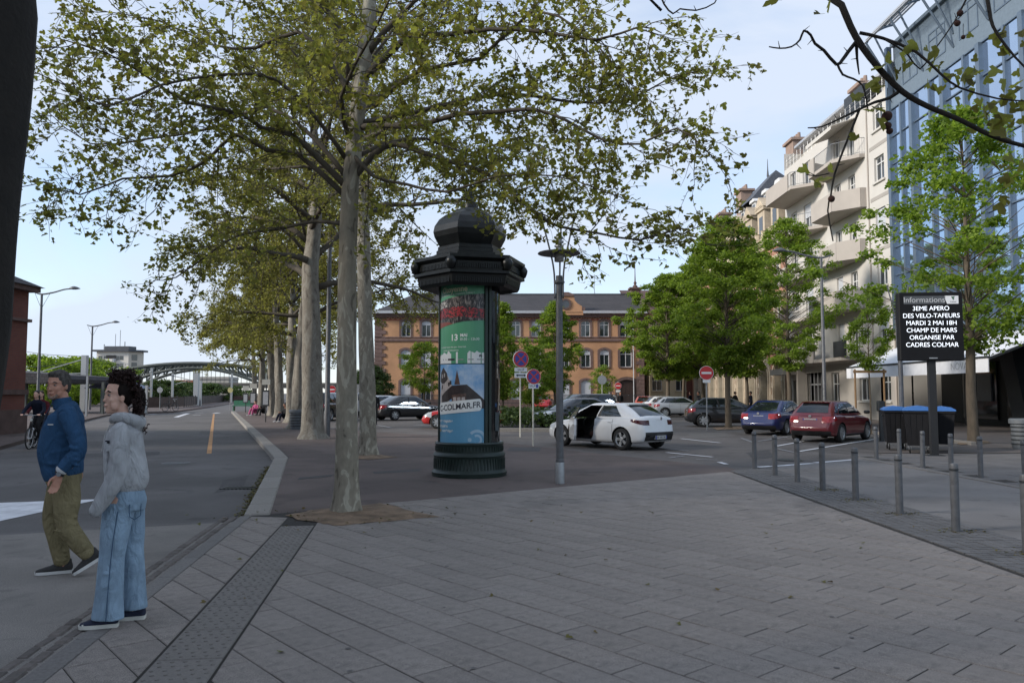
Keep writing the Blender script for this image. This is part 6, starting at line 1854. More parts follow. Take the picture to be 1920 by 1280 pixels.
t, Y = sign_post('direction_sign', 'small square sign seen from behind near the second slim trunk', 671, 0, None, Y=42, top=720, pm='galv')
plate(t, at(671, 728, Y).z, .3, .45, M['galv'])
# bus stop panels
for (u, Y, vh0, vh1, vb0, vb1, w_, lab) in ((461, 66, 723, 732, 737, 755, .42, 'farthest bus stop panel of the three'), (475, 57, 719, 728, 735, 757, .42, 'middle bus stop panel of the three'), (499, 44, 711, 721, 731, 761, .38, 'nearest bus stop panel of the three')):
    p = Vector((at(u, 740, Y).x, Y, 0))
    t = thing('bus_stop', lab, 'bus stop', p, 0, 'bus stop panels on the kerbside')
    MB().tube([(0, 0, 0), (0, 0, at(u, vh0, Y).z)], .035, 8).build('post', M['dark_metal'], t)
    MB().bb(-w_ * .6, w_ * .6, -.05, -.02, at(u, vh1, Y).z, at(u, vh0, Y).z).build('header', mat('stop_header', (.36, .36, .33), .6), t)
    c = MB().bb(-w_ / 2, w_ / 2, -.08, -.02, at(u, vb1, Y).z, at(u, vb0, Y).z).build('case', M['dark_metal'], t)
    MB().bb(-w_ * .38, w_ * .38, -.09, -.081, at(u, vb1, Y).z + .08, at(u, vb0, Y).z - .1).build('timetable', mat('timetable', (.30, .31, .33), .4, .2, 20), c)
t = thing('bench', 'small green street bench beyond the bus stop panels', 'bench', (at(455, 760, 72).x, 72, 0))
gm_ = mat('bench_green', (.03, .14, .08), .5)
MB().bb(-.9, .9, -.2, .25, .42, .48).build('seat', gm_, t); MB().bb(-.9, .9, .24, .3, .5, .95).build('backrest', gm_, t)
for sx in (-.8, .8): MB().bb(sx - .04, sx + .04, -.15, .25, 0, .42).build('leg', gm_, t)

# ---------------------------------------------------------------- curved street lamps
def curved_lamp(label, loc, rz, H, arm=2.3):
    t = thing('street_lamp', label, 'street lamp', loc, rz, 'curved arm street lamps')
    b = MB(); b.lathe([(.12, 0), (.12, .9), (.095, 1.0), (.075, H)], 12); b.build('pole', M['grey_metal'], t, smooth=True, angle=40)
    A = [Vector((-.55, 0, H + .16)), Vector((0, 0, H + .02)), Vector((arm * .4, 0, H + .14)), Vector((arm * .75, 0, H + .34)), Vector((arm, 0, H + .40))]
    b = MB(); P = smooth_path(A, 5); b.tube(P, [.03 + .035 * min(1, i / 5) - .02 * i / len(P) for i in range(len(P))], 8); b.build('arm', M['grey_metal'], t, smooth=True)
    b = MB(); b.tube([(0, 0, H - 1.0), (.62, 0, H + .18)], .014, 5); b.tube([(0, 0, H - 1.0), (-.5, 0, H + .14)], .014, 5); b.build('strut', M['grey_metal'], t)
    h = MB(); n = 14
    for i in range(6):
        f = i / 5
    V = []; F = []
    for i in range(7):
        f = i / 6; rr = sin(pi * min(.999, max(.03, f)) ** .8) * .19 + .02
        for k in range(n):
            a = 2 * pi * k / n; zz = sin(a) * rr * (.85 if sin(a) > 0 else .28)
            V.append((arm - .12 + f * .78, cos(a) * rr, H + .40 + zz))
    for i in range(6):
        for k in range(n): F.append((i * n + k, i * n + (k + 1) % n, (i + 1) * n + (k + 1) % n, (i + 1) * n + k))
    F += [tuple(range(n)), tuple(range(6 * n, 7 * n))]
    h.add(V, F); h.build('lamp_head', M['grey_metal'], t, smooth=True)
    return t
curved_lamp('curved street lamp rising in front of the apartment balconies', (at(1546, 740, 42).x, 42, 0), pi, at(1545, 484, 42).z, 2.0)
curved_lamp('tall curved street lamp beside the station corner', (at(71, 740, 54).x, 54, 0), 0, at(76, 552, 54).z, 2.0)
curved_lamp('farther curved street lamp left of the tower block', (at(169, 740, 76).x, 76, 0), 0, at(174, 612, 76).z, 2.0)
curved_lamp('tall grey lamp pole among the plane trunks, its head lost in the leaves', (at(614, 740, 29.3).x, 29.3, 0), radians(-12), 8.0, 1.7)
t = thing('lamp_post', 'slim lamp with fins half hidden behind the information display', 'lamp post', (at(1690, 740, 23).x, 23, 0))
z_ = at(1690, 605, 23).z; b = MB(); b.lathe([(.07, 0), (.06, z_)], 12); b.build('pole', M['grey_metal'], t)
b = MB()
for k in range(6): b.lathe([(.12, z_ + .1 + k * .1), (.13, z_ + .12 + k * .1), (.12, z_ + .14 + k * .1)], 12)
tag(b.build('cooling_fins', M['dark_metal'], t), kind='stuff')
for a in (-1, 1): MB().tube([(a * .08, 0, z_ - .6), (a * .1, 0, z_ + .2), (a * .32, 0, z_ + 1.1)], .018, 6).build('rod', M['grey_metal'], t)

# ---------------------------------------------------------------- information display
dp = Vector((at(1752, 850, 20.2).x, 20.2, 0))
dsp = thing('information_display', 'black electronic information display with white text lines on a black post', 'display', dp, radians(-6))
def dz(v): return at(1750, v, 20.2).z
MB().bb(-.088, .088, -.06, .06, 0, dz(672)).build('post', M['black'], dsp)
MB().bb(-.22, .22, -.12, .12, 0, .03).build('foot_plate', M['dark_metal'], dsp)
zb, ztp = dz(676), dz(549)
xl, xr = -.80, .76
pnl = MB().bb(xl, xr, -.14, .10, zb, ztp, bev=.015).build('panel', mat('display_housing', (.008, .008, .009), .6, spec=.2), dsp)
hdz = (dz(571), dz(556))
MB().bb(xl + .12, xr - .42, -.146, -.141, *hdz).build('header', mat('header_grey', (.07, .075, .08), .5), pnl)
lettering('Informations', .20, mat('header_text', (.5, .5, .5), .5), pnl, ((xl + xr) / 2 - .16, -.149, (hdz[0] + hdz[1]) / 2), (pi / 2, 0, 0))
b = MB(); b.add([(xr - .46, -.146, hdz[1]), (xr - .10, -.146, hdz[1]), (xr - .10, -.146, hdz[0]), (xr - .38, -.146, hdz[0])], [(0, 1, 2, 3)]); b.build('logo_plate', M['white'], pnl)
b = MB(); xm = xr - .23; zm = (hdz[0] + hdz[1]) / 2 + .03; b.add([(xm - .05, -.149, zm + .05), (xm + .05, -.149, zm + .06), (xm + .01, -.149, zm + .02), (xm + .03, -.149, zm), (xm, -.149, zm - .04), (xm - .02, -.149, zm + .0)], [(0, 1, 2, 3, 4, 5)]); b.build('crest', mat('crest_green', (.05, .12, .06), .5), pnl)
lettering('Colmar', .05, M['black'], pnl, (xr - .23, -.149, hdz[0] + .05), (pi / 2, 0, 0))
led = mat('led_white', (.8, .84, .9), .5, .0, emis=.55)
for s_, v in (('3EME APERO', 579.5), ('DES VELO-TAFEURS', 593), ('MARDI 2 MAI 18H', 606.5), ('CHAMP DE MARS', 620), ('ORGANISE PAR', 633.5), ('CADRES COLMAR', 647)):
    lettering(s_, .163, led, pnl, ((xl + xr) / 2, -.147, dz(v)), (pi / 2, 0, 0), name='led_text', bold=.0, spacing=.98)
MB().bb(-.10, .10, -.146, -.141, dz(672.5), dz(670.5)).build('maker_mark', M['galv'], pnl)

# ---------------------------------------------------------------- waste containers
def container(label, loc, rz):
    t = thing('waste_container', label, 'waste container', loc, rz, 'waste containers with blue lids')
    body = mat('container_black', (.010, .010, .012), .7, .2, 5, spec=.25)
    b = MB(); w0, w1, d0, d1 = .38, .46, .50, .62
    V = [(-w0, -d0, .22), (w0, -d0, .22), (w0, d0, .22), (-w0, d0, .22), (-w1, -d1, 1.14), (w1, -d1, 1.14), (w1, d1, 1.14), (-w1, d1, 1.14)]
    b.add(V, [(3, 2, 1, 0), (4, 5, 6, 7), (0, 1, 5, 4), (1, 2, 6, 5), (2, 3, 7, 6), (3, 0, 4, 7)])
    o = b.build('body', body, t)
    b = MB(); b.bb(-w1 - .04, w1 + .04, -d1 - .04, d1 + .04, 1.10, 1.17, bev=.02); b.build('rim', body, t)
    for sx in (-.3, -.1, .1, .3):
        bb_ = MB(); bb_.add([(sx * .85 - .02, -d0 - .012, .25), (sx * .85 + .02, -d0 - .012, .25), (sx + .02, -d1 - .012, 1.1), (sx - .02, -d1 - .012, 1.1)], [(0, 1, 2, 3)]); bb_.build('rib', body, o)
    b = MB()
    P = [(-w1 - .05, 1.175), (-w1 - .05, 1.21), (-w1 * .8, 1.27), (0, 1.31), (w1 * .8, 1.27), (w1 + .05, 1.21), (w1 + .05, 1.175)]
    b.prism(P, 'y', -d1 - .06, d1 + .04); b.build('lid', mat('lid_blue', (.045, .15, .42), .45, .08, 3), t)
    for sx in (-w1 - .07, w1 + .02):
        MB().tube([(sx + .025, -.32, 1.02), (sx + .025, .32, 1.02)], .02, 8).build('handle', body, t)
    for sx in (-.3, .3):
        for sy in (-.40, .40):
            w = MB(); w.tube([(sx - .025, sy, .1), (sx + .025, sy, .1)], .1, 14); wo = w.build('wheel', M['black'], t); MB().bb(sx - .04, sx + .04, sy - .05, sy + .05, .12, .24).build('fork', M['galv'], wo)
    return t
container('left waste container with blue lid, nearest the red car', (at(1679, 800, 22.6).x, 22.6, 0), radians(-20)).scale = (.68, .76, .95)
container('middle waste container with blue lid behind the display post', (at(1722, 800, 21.3).x, 21.3, 0), radians(-26)).scale = (.74, .76, .97)
container('right waste container with blue lid, nearest the street tree', (at(1766, 800, 21.9).x, 21.9, 0), radians(-28)).scale = (.68, .76, .95)
# litter bins
def litter_bin(label, loc, m=None):
    t = thing('litter_bin', label, 'litter bin', loc, 0, None)
    b = MB(); b.lathe([(.24, 0), (.26, .1), (.28, .72), (.33, .74), (.33, .84), (.30, .88), (.22, .88), (.22, .80)], 20); b.build('body', mat('litter_bin_grey', (.10, .11, .12), .5, .1), t, smooth=True, angle=35)
    b = MB()
    for k in range(5): b.lathe([(.272 + .004 * k, .14 + k * .12), (.282 + .004 * k, .15 + k * .12), (.282 + .004 * k, .17 + k * .12), (.272 + .004 * k, .18 + k * .12)], 20, cap=False)
    tag(b.build('hoops', M['dark_metal'], t), kind='stuff')
litter_bin('round grey litter bin by the right edge before the dark bar', (at(1916, 800, 22.6).x, 22.6, 0))
litter_bin('dark litter bin between the old plane trunks', (at(556, 780, 35).x, 35, 0))
t = thing('parking_meter', 'dark parking meter post between the red car and the containers', 'meter', (at(1652, 780, 26.5).x, 26.5, 0))
MB().bb(-.06, .06, -.05, .05, 0, 1.05).build('post', M['dark_metal'], t); MB().bb(-.12, .12, -.09, .09, 1.0, 1.35, bev=.03).build('head', M['dark_metal'], t)
# ================================================================== CARS
def paint(name, col, flake=0.0):
    return mat('paint_' + name, col, .38, .03, 3, coat=.9, metal=flake, spec=.5)
PAINT = paint('placeholder', (.5, .5, .5))
M['car_glass'] = mat('car_glass', (.012, .016, .018), .04, .05, spec=.9)
M['rubber'] = mat('tyre_rubber', (.018, .018, .018), .85, .15, 20)
M['rim'] = mat('alloy_rim', (.42, .43, .44), .35, .08, metal=.6)
M['trim'] = mat('black_plastic_trim', (.014, .014, .015), .55, .1)
M['tail_red'] = mat('tail_lamp_red', (.28, .010, .012), .12, .1, spec=.8)
M['head_lamp'] = mat('head_lamp_clear', (.42, .44, .46), .1, .1, spec=.8)
M['plate_white'] = mat('number_plate', (.50, .50, .48), .5, .08)
def interp(P, x):
    if x <= P[0][0]: return P[0][1]
    for i in range(len(P) - 1):
        if x <= P[i + 1][0]:
            t = (x - P[i][0]) / (P[i + 1][0] - P[i][0]); t = t * t * (3 - 2 * t) * .5 + t * .5
            return P[i][1] + (P[i + 1][1] - P[i][1]) * t
    return P[-1][1]
def eval_mesh(o):
    dg = bpy.context.evaluated_depsgraph_get(); dg.update()
    me = bpy.data.meshes.new_from_object(o.evaluated_get(dg))
    return me
def boolean(o, cutters):
    for c in cutters:
        md = o.modifiers.new('b', 'BOOLEAN'); md.operation = 'DIFFERENCE'; md.object = c; md.solver = 'EXACT'
        try: md.material_mode = 'INDEX'
        except Exception: pass
    me = eval_mesh(o); o.modifiers.clear(); old = o.data; o.data = me
    bpy.data.meshes.remove(old)
    for c in cutters: bpy.data.objects.remove(c)
def shell_patch(src, planes, off, name, m, parent):
    """piece of the body's own skin cut out by planes and lifted a few mm: lamps, seams, trims"""
    bm = bmesh.new(); bm.from_mesh(src)
    for co, no in planes:
        bmesh.ops.bisect_plane(bm, geom=bm.verts[:] + bm.edges[:] + bm.faces[:], plane_co=co, plane_no=no, clear_outer=True)
        if not bm.faces: bm.free(); return None
    bm.normal_update()
    nv = [(v, v.normal.copy()) for v in bm.verts]
    for v, n in nv: v.co += n * off
    me = bpy.data.meshes.new(name); bm.to_mesh(me); bm.free()
    me.materials.clear(); me.materials.append(m)
    me.polygons.foreach_set('use_smooth', [True] * len(me.polygons)); me.polygons.foreach_set('material_index', [0] * len(me.polygons))
    return link(name, me, parent)
def boxp(x0, x1, y0, y1, z0, z1):
    return [((x0, 0, 0), (-1, 0, 0)), ((x1, 0, 0), (1, 0, 0)), ((0, y0, 0), (0, -1, 0)), ((0, y1, 0), (0, 1, 0)), ((0, 0, z0), (0, 0, -1)), ((0, 0, z1), (0, 0, 1))]
SPEC = {
 'hatch': dict(L=4.10, W=1.78, H=1.47, wb=2.56, r=.335, belt=.97, top=[(-2.05, .56), (-2.03, .74), (-1.96, .91), (-1.83, .99), (-1.2, .995), (.2, .955), (.95, .92), (1.35, .88), (1.72, .79), (1.96, .66), (2.05, .48)], xr=-1.88, xc=1.08, xrr=-1.30, xrf=.18, sides=((.045, .13), (.15, .45), (.49, .93))),
 'sedan': dict(L=4.55, W=1.82, H=1.45, wb=2.7, r=.32, belt=.93, top=[(-2.275, .52), (-2.25, .74), (-2.18, .90), (-2.0, .97), (-1.5, .965), (.2, .925), (1.0, .89), (1.5, .84), (1.95, .75), (2.18, .63), (2.275, .48)], xr=-1.85, xc=1.10, xrr=-.95, xrf=.28, sides=((.05, .16), (.18, .46), (.50, .93))),
 'suv': dict(L=4.4, W=1.84, H=1.66, wb=2.65, r=.35, belt=1.06, top=[(-2.2, .60), (-2.17, .82), (-2.1, 1.0), (-1.95, 1.06), (-1.2, 1.08), (.2, 1.05), (1.1, 1.02), (1.6, .97), (1.95, .87), (2.12, .72), (2.2, .52)], xr=-2.0, xc=1.15, xrr=-1.75, xrf=.35, sides=((.04, .14), (.16, .46), (.50, .93))),
 'corolla': dict(L=4.30, W=1.80, H=1.44, wb=2.64, r=.335, belt=.97, top=[(-2.15, .58), (-2.13, .78), (-2.05, .96), (-1.9, 1.03), (-1.3, 1.015), (-.6, .975), (.4, .92), (1.05, .885), (1.5, .84), (1.9, .73), (2.09, .60), (2.15, .46)], xr=-1.98, xc=1.16, xrr=-1.15, xrf=.15, sides=((.10, .17), (.19, .50), (.54, .93))),
}
def car(kind, label, opendoor=False):
    S = SPEC[kind]; L, W, H = S['L'], S['W'], S['H']; hl = L / 2
    root = thing('parked_car', label, 'car')
    # ---- lower body
    N_ = 44; ring = []
    xs = [-hl + L * (0.5 - 0.5 * cos(pi * i / (N_ - 1))) * .35 + (L * i / (N_ - 1)) * .65 for i in range(N_)]
    V = []; n = 0
    for x in xs:
        e = abs(x) / hl
        w = W / 2 * (1 - .05 * e ** 3 - .24 * max(0, (e - .80) / .20) ** 2.6)
        zt = interp(S['top'], x)
        zb = .20 + .06 * max(0, (e - .75) / .25) + .12 * max(0, (e - .93) / .07) ** 2
        h = zt - zb
        sec = [(0, zb), (w * .80, zb), (w * .92, zb + .03), (w * .965, zb + .10), (w * .985, zb + .22 * h / .7), (w * .99, zb + .42 * h), (w * 1.0, zb + .60 * h), (w * .985, zb + .72 * h), (w * .965, zb + .82 * h), (w * .945, zb + .90 * h), (w * .915, zb + .96 * h), (w * .86, zb + .992 * h), (w * .70, zt + .012), (w * .35, zt + .028), (0, zt + .034)]
        full = sec + [(-y, z) for y, z in reversed(sec[1:-1])]
        n = len(full)
        V += [(x, y, z) for y, z in full]
    F = []
    for i in range(N_ - 1):
        for k in range(n):
            F.append((i * n + k, i * n + (k + 1) % n, (i + 1) * n + (k + 1) % n, (i + 1) * n + k))
    ends = []
    for (i0, sgx) in ((0, -1), (N_ - 1, 1)):
        R0 = V[i0 * n:(i0 + 1) * n]; zc_ = sum(p[2] for p in R0) / n; prev = i0 * n
        for k_, dx_ in ((.86, .016), (.6, .032), (.3, .042)):
            st_ = len(V); V += [(p[0] + sgx * dx_, p[1] * k_, zc_ + (p[2] - zc_) * k_) for p in R0]
            for q in range(n): F.append((prev + q, prev + (q + 1) % n, st_ + (q + 1) % n, st_ + q))
            prev = st_
        F.append(tuple(range(prev, prev + n)))
    b = MB(); b.add(V, F)
    body = b.build('body', [PAINT, M['trim']], root, smooth=True)
    skin = body.data.copy()
    ax = (-S['wb'] / 2 - .02, S['wb'] / 2 - .02)
    cut = []
    for x in ax:
        c = MB(); c.tube([(x, -W, S['r'] + .0), (x, W, S['r'])], S['r'] * 1.17, 36); co = c.build('cut', [PAINT, M['trim']]); co.data.polygons.foreach_set('material_index', [1] * len(co.data.polygons)); cut.append(co)
    door = [(.92, .30), (.98, .55), (.93, .86), (.45, .97), (.0, 1.0), (-.18, .97), (-.22, .75), (-.16, .40), (-.05, .27)]
    if opendoor:
        c = MB(); c.prism([(p[0], p[1]) for p in door], 'y', W * .10, W); co = c.build('cut', [PAINT, M['trim']]); co.data.polygons.foreach_set('material_index', [1] * len(co.data.polygons)); cut.append(co)
    boolean(body, cut)
    body.data.set_sharp_from_angle(angle=radians(62))
    # ---- greenhouse
    bz = S['belt']; wb_ = W / 2 * .925; wr = W / 2 * .70
    xr, xc, xrr, xrf = S['xr'], S['xc'], S['xrr'], S['xrf']
    zr = H - .035
    def wb(x): e = abs((x - (xr + xc) / 2) / ((xc - xr) / 2)); return wb_ * (1 - .10 * e ** 3)
    def wt(u): e = abs(2 * u - 1); return wr * (1 - .13 * e ** 3)
    def side(sg, u, v):
        a = Vector((xr + (xc - xr) * u, sg * wb(xr + (xc - xr) * u), bz - .02)); c = Vector((xrr + (xrf - xrr) * u, sg * wt(u), zr))
        p = a.lerp(c, v); p.y += sg * .035 * sin(pi * v) ; return p
    def front(s, v, rear=False):
        if rear: a = Vector((xr - .07 * (1 - s * s), s * wb(xr) * .98, bz - .02)); c = Vector((xrr - .05 * (1 - s * s), s * wt(0) * .98, zr))
        else: a = Vector((xc + .16 * (1 - s * s), s * wb(xc) * .98, bz - .02)); c = Vector((xrf + .08 * (1 - s * s), s * wt(1) * .98, zr))
        p = a.lerp(c, v); p.x += (-.03 if rear else .03) * sin(pi * v); p.z += .02 * sin(pi * v); return p
    rows = []
    for v in (0, .2, .4, .6, .8, .93, 1.0):
        r_ = [side(1, u, v) for u in [i / 12 for i in range(13)]]
        r_ += [front(s, v) for s in (.9, .6, .3, 0, -.3, -.6, -.9)]
        r_ += [side(-1, 1 - i / 12, v) for i in range(13)]
        r_ += [front(s, v, True) for s in (-.9, -.6, -.3, 0, .3, .6, .9)]
        rows.append(r_)
    m_ = len(rows[0]); cx = (xrr + xrf) / 2
    for k, dz_ in ((.90, .018), (.72, .030), (.4, .037)):
        rows.append([Vector((cx + (p.x - cx) * (1 - (1 - k) * .75), p.y * k, zr + dz_ - .0)) for p in rows[6]])
    V = [p for r_ in rows for p in r_] + [Vector((cx, 0, H))]
    F = []
    for i in range(len(rows) - 1):
        for k in range(m_): F.append((i * m_ + k, i * m_ + (k + 1) % m_, (i + 1) * m_ + (k + 1) % m_, (i + 1) * m_ + k))
    lb = (len(rows) - 1) * m_
    for k in range(m_): F.append((lb + k, lb + (k + 1) % m_, len(V) - 1))
    F.append(tuple(range(m_ - 1, -1, -1)))
    b = MB(); b.add(V, F); gh = b.build('cabin', [PAINT, M['trim']], root, smooth=True)
    if opendoor:
        c = MB(); pd = [side(1, .56, .0), side(1, .97, .0), side(1, .95, .90), side(1, .57, .90)]
        q = [(p.x, p.z - (.06 if i < 2 else 0)) for i, p in enumerate(pd)]
        c.prism(q, 'y', W * .10, W); co = c.build('cut', [PAINT, M['trim']]); co.data.polygons.foreach_set('material_index', [1] * len(co.data.polygons)); boolean(gh, [co])
    gh.data.set_sharp_from_angle(angle=radians(70))
    def pane(fn, u0, u1, v0, v1, off, name, m, par, ins=0.0):
        b = MB(); nu, nv = 8, 4; P = []
        for j in range(nv + 1):
            for i in range(nu + 1):
                u = u0 + (u1 - u0) * i / nu; v = v0 + (v1 - v0) * j / nv
                p = fn(u, v); e = 1e-3
                nn = (fn(u + e, v) - p).cross(fn(u, v + e) - p).normalized()
                if nn.dot(p - Vector((cx, 0, .9))) < 0: nn = -nn
                P.append(p + nn * off)
        F = [(j * (nu + 1) + i, j * (nu + 1) + i + 1, (j + 1) * (nu + 1) + i + 1, (j + 1) * (nu + 1) + i) for j in range(nv) for i in range(nu)]
        b.add(P, F); return b.build(name, m, par, smooth=True)
    pane(front, -.88, .88, .13, .93, .006, 'windscreen', M['car_glass'], root)
    rw_ = pane(lambda s, v: front(s, v, True), -.84, .84, .18 if kind != 'corolla' else .10, .88, .006, 'rear_window', M['car_glass'], root)
    for sg in (1, -1):
        for k, (u0, u1) in enumerate(S['sides']):
            if (opendoor and sg == 1 and k == 2) or (kind == 'corolla' and k == 0): continue
            v0, v1 = (.16, .88) if k else (.2, .72)
            pane(lambda u, v: side(sg, u, v), u0, u1, v0, v1, .006, ('quarter_window', 'side_window', 'side_window')[k], M['car_glass'], root)
        pane(lambda u, v: side(sg, u, v), S['sides'][1][1], S['sides'][2][0], .14, .90, .004, 'door_pillar', M['trim'], root)
    # ---- conforming lamps, trims, seams
    y1 = W * .36
    lh = S['top'][3][1]
    for sg in (1, -1):
        a, c = sorted((sg * W * .24, sg * W))
        tlp = boxp(-hl - 1, -hl + (.44 if kind == 'corolla' else .36), a, c, lh - (.24 if kind == 'corolla' else .27), lh - (.11 if kind == 'corolla' else .07))
        tlp[4] = ((-hl + .1, 0, tlp[4][0][2]), (.28, 0, -1)); tlp[5] = ((-hl + .1, 0, tlp[5][0][2]), (-.10, 0, 1))
        shell_patch(skin, tlp, .006, 'tail_lamp', M['tail_red'] if kind != 'corolla' else mat('tail_lamp_smoked', (.06, .006, .007), .1, spec=.8), root)
        a, c = sorted((sg * W * .27, sg * W))
        pl = boxp(hl - .52, hl + 1, a, c, .60, .86); pl[4] = ((hl - .3, 0, .60), (.25, 0, -1))
        shell_patch(skin, pl, .006, 'head_lamp', M['head_lamp'], root)
        a, c = sorted((sg * W * .3, sg * W))
        for xx in (.98, -.18, -.98 if kind != 'sedan' else -1.0):
            if opendoor and sg == 1 and xx > -.5: continue
            shell_patch(skin, boxp(xx - .006, xx + .006, a, c, .30, bz - .02), .002, 'door_seam', M['trim'], root)
        shell_patch(skin, boxp(-ax[1] + S['r'] * 1.2, ax[1] - S['r'] * 1.2, a, c, .18, .285), .005, 'sill_trim', M['trim'] if kind != 'corolla' else PAINT, root)
        for xx in (-.05, -.86):
            if opendoor and sg == 1 and xx > -.5: continue
            b = MB(); b.bb(xx - .09, xx + .09, sg * W * .49 - .012, sg * W * .49 + .012, bz - .135, bz - .105, bev=.01); b.build('door_handle', PAINT, root)
        b = MB(); b.box((xc - .18, sg * (W / 2 + .085), bz + .08), (.16, .2, .13), bev=.04); b.build('mirror', M['trim'] if kind != 'corolla' else M['trim'], root)
    shell_patch(skin, boxp(-hl - 1, -hl + .22, -W * .40, W * .40, .24, .42) if kind != 'corolla' else boxp(-hl - 1, -hl + .3, -W * .36, W * .36, .30, .56), .006, 'rear_bumper_trim', M['trim'], root)
    shell_patch(skin, boxp(hl - .3, hl + 1, -W * .33, W * .33, .26, .47), .006, 'grille', M['trim'], root)
    zp_ = lh - .20 if kind != 'corolla' else .40
    xp = min((v.co.x for v in skin.vertices if abs(v.co.z - zp_) < .12 and abs(v.co.y) < .3), default=-hl)
    b = MB(); b.bb(xp - .016, xp + .05, -.26, .26, zp_ - .055, zp_ + .055); np_ = b.build('number_plate', M['plate_white'], root)
    b = MB(); b.bb(xp - .019, xp - .015, .215, .26, zp_ - .055, zp_ + .055); b.bb(xp - .019, xp - .015, -.26, -.225, zp_ - .055, zp_ + .055); b.build('plate_band', M['blue_sign'], np_)
    b = MB()
    for k, (ya, wd) in enumerate(((.15, .1), (0, .13), (-.15, .1))): b.bb(xp - .018, xp - .0155, ya - wd / 2, ya + wd / 2, zp_ - .03, zp_ + .03)
    b.build('plate_characters', mat('plate_print', (.2, .2, .2), .6, .6, 90), np_)
    b = MB(); b.lathe([(.012, 0), (.05, .004), (.05, .012), (.012, .016)], 14); e_ = b.build('badge', M['rim'], root, loc=(xp - .012, 0, lh - .06)); e_.rotation_euler = (0, -pi / 2 - .1, 0)
    if kind in ('corolla', 'hatch', 'suv'):
        b = MB(); b.prism([(xrr - .20, zr - .005), (xrr + .12, zr + .02), (xrr + .12, zr - .02), (xrr - .18, zr - .035)], 'y', -wt(0) * .9, wt(0) * .9); b.build('spoiler', PAINT, root)
    # ---- wheels
    R = S['r']
    for x in ax:
        for sg in (1, -1):
            yw = sg * (W / 2 - .115)
            wh = thing('wheel', None, None, (x, yw, R)); wh.parent = root
            b = MB(); prof = [(R * .66, -.095), (R * .90, -.105), (R * .985, -.08), (R, 0), (R * .985, .08), (R * .90, .105), (R * .66, .095)]
            b.lathe(prof, 28, cap=False); t_ = b.build('tyre', M['rubber'], wh, smooth=True); t_.rotation_euler = (pi / 2, 0, 0)
            b = MB(); b.lathe([(R * .66, .09), (R * .69, .095), (R * .69, .08), (R * .60, .04), (R * .55, -.02), (.02, -.02)], 28, cap=False)
            rim = b.build('rim', mat('rim_dark', (.05, .05, .052), .5, .1), wh, smooth=True, angle=30); rim.rotation_euler = (-pi / 2 * sg, 0, 0)
            b = MB()
            ns = 5 if kind in ('corolla', 'suv') else 7
            for k in range(ns):
                a = 2 * pi * k / ns
                for da in ((-.13, .13) if kind == 'corolla' else (0,)):
                    a2 = a + da
                    b.box((cos(a2) * R * .36, sin(a2) * R * .36, .065), (R * .60, .045 if kind == 'corolla' else .085, .025), rz=a2)
            b.lathe([(.07, .05), (.07, .085), (.05, .09)], 14)
            b.lathe([(R * .62, .06), (R * .68, .1), (R * .70, .09), (R * .68, .06)], 28, cap=False)
            sp_ = b.build('spokes', M['rim'], rim)
    if opendoor:
        # door swung out on its front hinge
        hx, hy = .95, W / 2 * .97
        d = thing('door', None, None, (hx, hy, 0), radians(-36)); d.parent = root
        P = [(p[0] - hx, p[1]) for p in door]
        b = MB(); b.prism(P, 'y', -.07, 0.0); b.build('door_panel', PAINT, d)
        b = MB(); b.prism([(p[0] * .92 - .02, .32 + (p[1] - .27) * .86) for p in P], 'y', -.12, -.07); b.build('door_lining', M['trim'], d)
        fr_ = [(xc - hx - .02, bz - .02), (.57 * 0 + side(1, .56, 0).x - hx, bz - .02), (side(1, .57, .9).x - hx, zr - .08), (side(1, .95, .9).x - hx, zr - .08)]
        I = [(p[0] * .93 - .03, bz + .02 + (p[1] - bz) * .82) for p in fr_]
        b = MB(); n = 4
        for i in range(n):
            j = (i + 1) % n
            A = [(fr_[i][0], -.05, fr_[i][1]), (fr_[j][0], -.05, fr_[j][1]), (I[j][0], -.05, I[j][1]), (I[i][0], -.05, I[i][1])]
            lean = lambda q: (q[0], q[1] - (q[2] - bz) * .40, q[2])
            A = [lean(q) for q in A]; B = [(q[0], q[1] + .03, q[2]) for q in A]
            b.add(A + B, [(0, 1, 2, 3), (4, 5, 6, 7), (0, 1, 5, 4), (1, 2, 6, 5), (2, 3, 7, 6), (3, 0, 4, 7)])
        b.build('window_frame', M['trim'], d)
        b = MB(); b.add([lean((q[0], -.035, q[1])) for q in I], [(0, 1, 2, 3)]); b.build('door_window', mat('door_window_glass', (.10, .12, .13), .05, .05, spec=.9), d)
        b = MB(); b.bb(-1.02, -.84, .0, .025, bz - .135, bz - .105, bev=.01); b.build('door_handle', PAINT, d)
        # inside: seat, steering wheel
        b = MB(); b.box((.05, .36, .42), (.5, .48, .16), bev=.05); b.box((-.24, .36, .72), (.16, .46, .62), bev=.06); b.box((-.27, .36, 1.10), (.10, .24, .16), bev=.04); b.build('front_seat', mat('seat_cloth', (.10, .045, .035), .9), root)
        b = MB()
        pts = [Vector((.55 + .05 * cos(a), .36 + .17 * cos(a), .78 + .17 * sin(a))) for a in [2 * pi * k / 16 for k in range(17)]]
        b.tube(pts, .016, 6); b.build('steering_wheel', M['trim'], root)
        shell_patch(skin, boxp(.95, .96, .2, 2, .3, .9), .002, 'door_seam', M['trim'], root)
    return root
def recolor(o, m):
    if o.type == 'MESH':
        for sl in o.material_slots:
            if sl.material == PAINT: sl.link = 'OBJECT'; sl.material = m
    for c in o.children: recolor(c, m)
CS = .92
